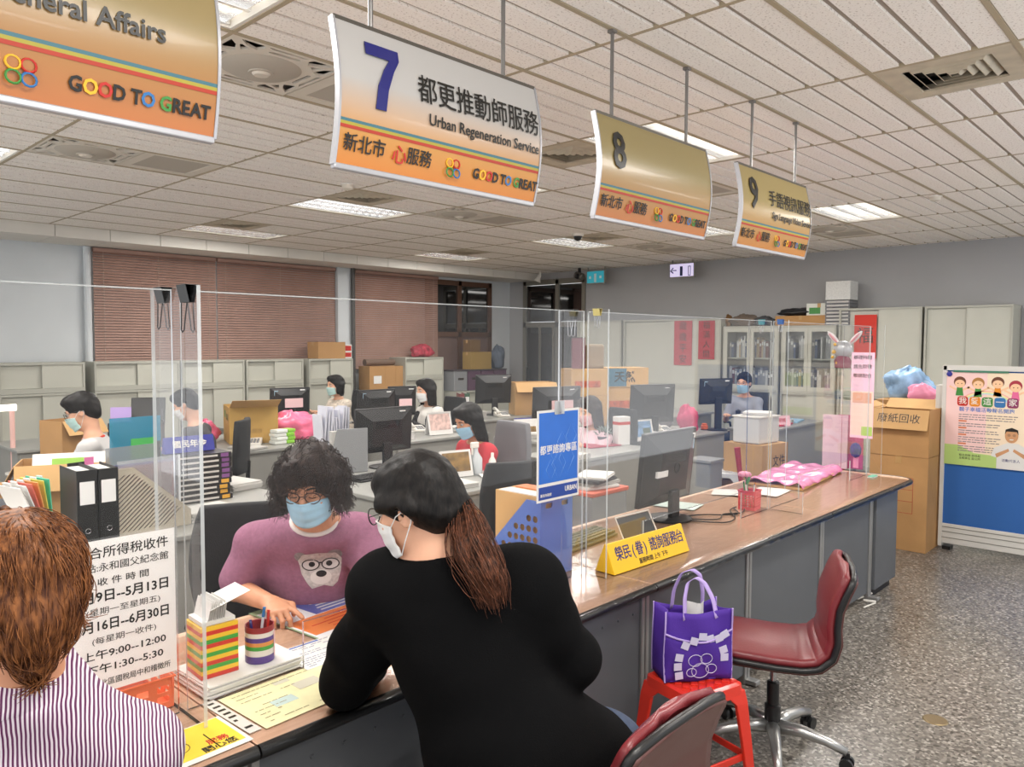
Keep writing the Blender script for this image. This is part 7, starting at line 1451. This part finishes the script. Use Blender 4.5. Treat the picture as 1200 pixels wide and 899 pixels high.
for e in (-1, 1): print_on(el2(e*.031, .012, .029, .022), 3, BK_, 'print'); print_on(el2(e*.031, .012, .025, .018), 4, mat('bear_lens', 'd0cccb', .8), 'print'); print_on(el2(e*.027, .014, .010, .010), 5, BK_, 'print')
print_on([(-.008, .016), (.008, .016), (.008, .021), (-.008, .021)], 4, BK_, 'print')
# curly hair
h = SDF(); h.el(P(-.016, 0, .050), (.112*k, .092*k, .092*k), R, .02); h.el(P(.055, 0, .080), (.056*k, .074*k, .044*k), R, .03)
for e in (-1, 1): h.rc(P(.012, e*.076, .035), P(.025, e*.088, -.040), .040*k, .032*k, .03); h.rc(P(-.05, e*.068, .02), P(-.04, e*.078, -.055), .045*k, .036*k, .03); h.el(P(.060, e*.072, .030), (.032*k, .024*k, .034*k), R, .02)
h.rc(P(-.08, 0, .02), P(-.08, 0, -.06), .05*k, .042*k, .03); h.el(P(.128, 0, -.058), (.085*k, .074*k, .108*k), R, .012, 's')
hair = put('hair', h.mesh('hair', .006, lambda X, Y, Z, D: wob(X, Y, Z, D, .005, 70, 1.)), HAIRD, root)
random.seed(77); paths = []; vs = hair.data.vertices; cen = P(-.01, 0, .02)
for i in range(1700):
    v = vs[random.randrange(len(vs))]; p = v.co.copy(); n_ = v.normal.copy(); loc = R.transposed() @ (p-(H-L0))/k
    if loc.x > .035 and loc.z < .062 and abs(loc.y) < .085: continue
    side = (n_*.35+Vector((0, 0, -1))+Vector((random.uniform(-.4, .4), random.uniform(-.4, .4), 0))).normalized(); a0 = random.uniform(0, 6); rr = random.uniform(.006, .012); ln_ = random.uniform(.035, .06); u1 = side.cross(n_)
    if u1.length < .1: continue
    u1.normalize(); pp_ = []
    for j in range(12): f = j/11; a = a0+f*random.uniform(7, 8.5); pp_.append(p-n_*.006+side*ln_*f+n_*(.004+rr*(1-.3*f)*(1+math.cos(a))*.8)+u1*rr*math.sin(a))
    paths.append(pp_)
strands('curls', paths, .0011, HAIRD, hair)
eyes(root, P, R, k, Vector((0, 0, 0)), closed=True); mask(root, P, k, Vector((0, 0, 0)), MASKB); glasses(root, P, k, Vector((0, 0, 0)), mat('glasses_brown', '3a2420', .3))
WOMAN_SEAT = L0.copy()
pc = at(318, 640, D=3.32); task_chair((pc.x-.27*math.cos(math.radians(58)), pc.y-.27*math.sin(math.radians(58)), 0), math.radians(238), 'black task chair behind the woman in pink', w_=.66, zb=.56, hb=.50)

# ---------------------------------------------------------------- customer in black, seen from behind
root = thing('person', 'woman in black sweatshirt with brown ponytail leaning on the counter, seen from behind', 'person', (1.64, 1.27, 0)); L0 = root.location.copy(); V = lambda px, py, D: at(px, py, D=D)-L0
H = at(490, 594, D=1.93); k = 1.02; R = frame(math.radians(112), .30, -.05); s = SDF(); P = head_sdf(s, H-L0, R, k)
nb = V(517, 655, 1.93); SLf, SR = V(455, 692, 1.97), V(612, 690, 1.93); ELb, ERb = at(404, 800, Z=.815)-L0, V(664, 768, 2.02); WL, WRt = at(446, 806, Z=.80)-L0+Vector((.06, .12, 0)), at(610, 740, Z=.80)-L0
mid = V(552, 765, 1.97); pv = Vector((-.03, 0.0, .60)); wst = V(588, 865, 1.95)
s.rc(P(-.025, 0, -.06), nb, .050, .055, .03); s.rc(nb, V(530, 700, 1.97), .08, .14, .05); s.rc(V(530, 700, 1.97), mid, .13, .15, .06); s.rc(mid, wst, .14, .15, .06); s.rc(wst, pv, .15, .15, .06)
for S_, E_, W_ in ((SLf, ELb, WL), (SR, ERb, WRt)): s.rc(nb, S_, .055, .06, .04); s.rc(S_, E_, .052, .043, .03); s.rc(E_, W_, .042, .028, .012)
hand_sdf(s, WL, Vector((.45, .8, 0)), (0, 0, 1), 1, (.4, .45, .5, .5)); hand_sdf(s, WRt, Vector((-.7, .6, 0)), (0, 0, 1), -1, (.4, .4, .4, .4))
for e in (1, -1):
    hp = pv+Vector((e*.10, -.02, -.02)); kn = Vector((e*.13, .38, .50)); s.rc(hp, kn, .11, .07, .05); s.rc(kn, Vector((e*.13, .28, .08)), .065, .042, .02); s.rc(Vector((e*.13, .26, .045)), Vector((e*.14, .40, .035)), .042, .035, .02)
put('body', s.mesh('body', .0055), SKIN, root)
c = SDF(); up_ = V(535, 712, 1.97); c.rc(nb+Vector((0, 0, -.03)), up_, .085, .155, .06); c.rc(up_, mid, .16, .175, .06); c.rc(mid, wst, .175, .19, .06); c.rc(wst, pv+Vector((0, 0, -.02)), .19, .19, .06)
c.rc(nb+Vector((0, 0, -.04)), SLf, .075, .080, .06); c.rc(nb+Vector((0, 0, -.04)), SR, .075, .082, .06); c.rc(SLf, SLf.lerp(ELb, .55), .080, .080, .04); c.rc(SLf.lerp(ELb, .55), ELb, .080, .066, .03); c.rc(ELb, WL, .072, .052, .03)
c.rc(SR, SR.lerp(ERb, .5), .090, .092, .04); c.rc(SR.lerp(ERb, .5), ERb, .090, .080, .03); c.rc(ERb, WRt, .078, .052, .03); c.rc(SLf, mid, .10, .14, .06); c.rc(SR, mid, .10, .15, .06)
axis = (P(-.025, 0, -.06)-nb).normalized()
def post(X, Y, Z, D):
    D = wob(X, Y, Z, D, .0055, 15, .7)+.0035*np.sin(38*(X*.5+Z*.8)+3*np.sin(9*Y)+2*np.sin(11*X))*np.clip(np.sin(7*X+5*Z+1), 0, 1); D = neck_hole(X, Y, Z, D, nb, P(-.025, 0, -.06), .057, .030); return np.maximum(D, .43-Z)
put('sweatshirt', c.mesh('sweatshirt', .0075, post), mat('black_sweatshirt', '0b0b0c', .95, bump=.15, bscale=260, spec=.1), root)
part('collar', MB().tube([nb+axis*.022+Matrix.Rotation(a*PI/11, 3, axis) @ (axis.orthogonal().normalized()*.062) for a in range(22)], .010, 8, closed=True), mat('black_sweatshirt', '0b0b0c'), root, smooth=True)
j = SDF(); j.el(pv, (.19, .17, .14), None, .05)
for e in (1, -1):
    hp = pv+Vector((e*.10, -.02, -.02)); kn = Vector((e*.13, .38, .50)); j.rc(hp, kn, .13, .085, .06); j.rc(kn, Vector((e*.13, .28, .12)), .08, .06, .03)
put('jeans', j.mesh('jeans', .010), mat('denim_blue', '3b475e', .9, noise=.2, nscale=60), root)
h = SDF(); h.el(P(-.012, 0, .046), (.106*k, .088*k, .096*k), R, .02); h.el(P(-.055, 0, .0), (.062*k, .078*k, .085*k), R, .03); h.el(P(.046, 0, .082), (.044*k, .060*k, .036*k), R, .03)
for e in (-1, 1): h.rc(P(.045, e*.070, .035), P(-.02, e*.080, .015), .026*k, .024*k, .02); h.rc(P(-.02, e*.078, .02), P(-.09, e*.03, -.03), .026*k, .03*k, .02)
tie = P(-.112, -.012, -.030); h.rc(P(-.08, 0, .0), tie, .05*k, .024*k, .03); h.el(P(.13, 0, -.055), (.09*k, .072*k, .115*k), R, .012, 's')
for e in (-1, 1): h.el(P(.004, e*.095, -.008), (.022*k, .025*k, .03*k), R, .01, 's')
hair = put('hair', h.mesh('hair', .0055, lambda X, Y, Z, D: wob(X, Y, Z, D, .0012, 120, 2.)), HAIRK, root)
tl0 = tie; tl1, tl2, tl3 = V(552, 640, 1.83), V(568, 668, 1.80), V(577, 692, 1.80)
pt_ = SDF(); pt_.chain([tl0, tl1, tl2, tl3], [.024, .036, .034, .020], .02); tail = put('ponytail', pt_.mesh('ponytail', .005, lambda X, Y, Z, D: wob(X, Y, Z, D, .0015, 110, 1.)), HAIRP, root)
random.seed(88); paths = []
for i in range(1300):
    o_ = Vector((random.gauss(0, 1), random.gauss(0, 1), random.gauss(0, 1)))*.5; e_ = Vector((random.gauss(0, 1), random.gauss(0, 1), random.gauss(0, .6)))
    cps = [tl0+o_*.018, tl0.lerp(tl1, .5)+o_*.032+Vector((0, 0, .004)), tl1+o_*.040, tl2+o_*.036+e_*.003, tl3+o_*.026+e_*.006+Vector((0, 0, random.uniform(-.03, .03)))]
    pp_ = []
    for q in range(len(cps)-1):
        for u in range(4): pp_.append(cps[q].lerp(cps[q+1], u/4))
    pp_.append(cps[-1]); sm = [pp_[0]]+[(pp_[a-1]+pp_[a]*2+pp_[a+1])/4 for a in range(1, len(pp_)-1)]+[pp_[-1]]; paths.append(sm)
strands('ponytail_strands', paths, .0010, HAIRP, tail); paths = []
for i in range(1500):                                     # combed strands from the forehead back to the tie
    a = random.uniform(-1, 1); sx = random.uniform(.0, 1); e = 1 if a > 0 else -1
    st = Vector((.075-.05*abs(a)*sx, a*.080, .095-.085*abs(a)**1.5)); pp_ = []
    for q in range(11):
        f = q/10; loc = st.lerp(Vector((-.108, -.012+a*.014, -.028)), f); d_ = Vector((loc.x+.012, loc.y, loc.z-.042)); g = math.sqrt((d_.x/.108)**2+(d_.y/.090)**2+(d_.z/.098)**2)
        if f < .86 and g > 1e-3: loc = Vector((-.012, 0, .042))+d_*(1.0/g)*(1.005+.012*random.random())
        pp_.append(P(*loc))
    sm = [pp_[0]]+[(pp_[a_-1]+pp_[a_]*2+pp_[a_+1])/4 for a_ in range(1, len(pp_)-1)]+[pp_[-1]]; paths.append(sm)
strands('combed_strands', paths, .0008, HAIRK, hair)
clp = MB()
for i in range(7): clp.sphere(tie+R @ Vector((.006*math.cos(i), .030*math.cos(i*.9), .026*math.sin(i*.9))), (.009, .009, .009), 8)
clp.tube([tie+R @ Vector((0, .027*math.cos(i*PI/8), .027*math.sin(i*PI/8))) for i in range(16)], .006, 6, closed=True); part('hair_tie', clp, mat('hair_clip_brown', '2b1c16', .3, .3), root, smooth=True)
eyes(root, P, R, k, Vector((0, 0, 0))); mask(root, P, k, Vector((0, 0, 0)), MASKW); glasses(root, P, k, Vector((0, 0, 0)), BLACKP, .112)

# ---------------------------------------------------------------- visitor in the striped shirt, seen from behind at lower left
pb = at(30, 900, D=1.48); root = thing('person', 'person with short red-brown hair in a purple and white striped shirt, seen from behind', 'person', (pb.x, pb.y, 0)); L0 = root.location.copy()
H = at(20, 692, D=1.36); k = .99; R = frame(math.radians(95), .16); s = SDF(); P = head_sdf(s, H-L0, R, k)
nb = at(32, 802, D=1.40)-L0; SR = at(160, 878, D=1.47)-L0; SLf = at(-100, 848, D=1.34)-L0; ch = at(25, 940, D=1.46)-L0; pv = Vector((ch.x+.02, ch.y-.02, .56)); ERb = SR+Vector((.04, .12, -.24)); ELb = SLf+Vector((-.05, .10, -.24)); WRt = ERb+Vector((-.05, .20, .06)); WLt = ELb+Vector((.10, .22, .06))
WRt.z = max(WRt.z, .80); WLt.z = max(WLt.z, .80)
s.rc(P(-.025, 0, -.06), nb, .052, .058, .03); s.el(ch, (.17, .12, .16), rotm(0, 0, .1), .06); s.rc(ch, pv, .14, .16, .06)
for S_, E_, W_, sd_ in ((SR, ERb, WRt, -1), (SLf, ELb, WLt, 1)): s.rc(nb, S_, .055, .060, .04); s.rc(S_, E_, .054, .044, .03); s.rc(E_, W_, .043, .028, .01); hand_sdf(s, W_, (W_-E_), (0, 0, 1), sd_, (.5, .5, .5, .5))
for e in (1, -1):
    hp = pv+Vector((e*.10, 0, -.02)); kn = Vector((pv.x+e*.12, pv.y+.38, .50)); s.rc(hp, kn, .11, .07, .05); s.rc(kn, Vector((kn.x, kn.y-.08, .08)), .065, .042, .02); s.rc(Vector((kn.x, kn.y-.10, .045)), Vector((kn.x, kn.y+.05, .035)), .042, .035, .02)
put('body', s.mesh('body', .006), SKIN2, root)
c = SDF(); c.el(ch, (.195, .145, .18), rotm(0, 0, .1), .06); c.rc(ch, pv, .16, .185, .06); c.rc(nb+Vector((0, 0, -.03)), ch, .075, .13, .06)
for S_, E_ in ((SR, ERb), (SLf, ELb)): c.rc(nb+Vector((0, 0, -.020)), S_, .072, .078, .06); c.rc(S_, S_.lerp(E_, .7), .076, .072, .03)
m, nt, b, N, L = nodes_of('striped_cotton'); tc = N('ShaderNodeTexCoord'); mp = N('ShaderNodeMapping'); mp.inputs['Rotation'].default_value = (0, 0, .35); L(tc.outputs['Object'], mp.inputs[0])
wv = N('ShaderNodeTexWave'); wv.wave_type = 'BANDS'; wv.bands_direction = 'X'; wv.inputs['Scale'].default_value = 46; wv.inputs['Distortion'].default_value = 2.2; wv.inputs['Detail'].default_value = 1; wv.inputs['Detail Scale'].default_value = .5; L(mp.outputs[0], wv.inputs['Vector'])
r = N('ShaderNodeValToRGB'); r.color_ramp.elements[0].position = .44; r.color_ramp.elements[1].position = .56; r.color_ramp.elements[0].color = (*lin('5e2450'), 1); r.color_ramp.elements[1].color = (*lin('dcd3da'), 1); L(wv.outputs[0], r.inputs[0]); L(r.outputs[0], b.inputs['Base Color']); b.inputs['Roughness'].default_value = .85
def post(X, Y, Z, D): D = wob(X, Y, Z, D, .004, 22, 4.); D = neck_hole(X, Y, Z, D, nb, P(-.025, 0, -.06), .058, .03); return np.maximum(D, pv.z-.1-Z)
shirt_ = put('shirt', c.mesh('shirt', .007, post), m, root)
cl = MB()
def coll(u, v):
    a = -PI/2+(u-.5)*5.2; rr = .072+.036*(1-v); return nb+Vector((math.cos(a)*rr, math.sin(a)*rr*.9+.004, -.020+.068*v-.004*math.cos(u*20)))
cl.grid(coll, 41, 7); part('collar', cl, m, root, smooth=True, thick=.004)
tr = SDF()
for e in (1, -1): hp = pv+Vector((e*.10, 0, -.02)); kn = Vector((pv.x+e*.12, pv.y+.38, .50)); tr.rc(hp, kn, .125, .085, .05); tr.rc(kn, Vector((kn.x, kn.y-.08, .12)), .08, .06, .02)
put('trousers', tr.mesh('trousers', .012), mat('trousers_navy', '262a36', .8), root)
h = SDF(); h.el(P(-.014, 0, .046), (.118*k, .098*k, .098*k), R, .02); h.el(P(-.058, 0, -.015), (.068*k, .086*k, .092*k), R, .03); h.rc(P(-.06, 0, -.05), P(-.048, 0, -.105), .062*k, .042*k, .03); h.el(P(.05, 0, .088), (.055*k, .070*k, .042*k), R, .03)
for e in (-1, 1): h.rc(P(.01, e*.082, .03), P(-.005, e*.084, -.05), .028*k, .020*k, .02)
h.el(P(.128, 0, -.055), (.09*k, .072*k, .115*k), R, .012, 's'); hair = put('hair', h.mesh('hair', .0055, lambda X, Y, Z, D: wob(X, Y, Z, D, .003, 60, 3.)), HAIRR, root)
random.seed(99); paths = []; vs = hair.data.vertices; crown = P(-.03, 0, .13)
for i in range(3000):
    v = vs[random.randrange(len(vs))]; p = v.co.copy(); n_ = v.normal.copy(); d_ = (p-crown); d_ = (d_-n_*d_.dot(n_)); 
    if d_.length < 1e-4: continue
    d_ = (d_.normalized()+Vector((0, 0, -.35))+Vector((random.uniform(-.3, .3), random.uniform(-.3, .3), random.uniform(-.2, .2)))); d_ = (d_-n_*d_.dot(n_)).normalized(); u1 = n_.cross(d_); ln_ = random.uniform(.03, .065); b_ = random.uniform(-.010, .010); lift = random.uniform(.002, .011); pp_ = []
    for q in range(8): f = q/7; pp_.append(p-n_*.003+d_*ln_*f+n_*(lift*math.sin(f*PI*.8)-.010*f*f)+u1*b_*f*f)
    paths.append(pp_)
strands('loose_strands', paths, .0009, HAIRR, hair); eyes(root, P, R, k, Vector((0, 0, 0)))
visitor_chair((pv.x+L0.x, pv.y+L0.y-.02, 0), PI/2, 'maroon swivel chair under the person in the striped shirt')
# chairs of the desk workers
names_ = ['under the young man with glasses', 'under the person bending down behind the near wing', 'under the woman with the bob', 'under the woman in the white mask', 'with a grey jacket, under the girl in red', 'under the person behind the wide monitor', 'under the woman in the pink mask', 'under the man in the grey shirt']
GJ = mat('grey_jacket', '77777a', .9, noise=.1, nscale=9)
for o, nm in zip(ppl, names_): task_chair(Vector((o.location.x, o.location.y, 0))+Matrix.Rotation(o.rotation_euler.z, 3, 'Z') @ Vector((-.06, 0, 0)), o.rotation_euler.z, ('grey covered task chair ' if 'jacket' in nm else 'black task chair ')+nm, GJ if 'jacket' in nm else None)
pc = at(612, 548, D=4.25); task_chair((pc.x-.28*math.cos(math.radians(255)), pc.y-.28*math.sin(math.radians(255)), 0), math.radians(75), 'black task chair with curved back standing empty left of the blue poster', w_=.50, zb=.66, hb=.44)
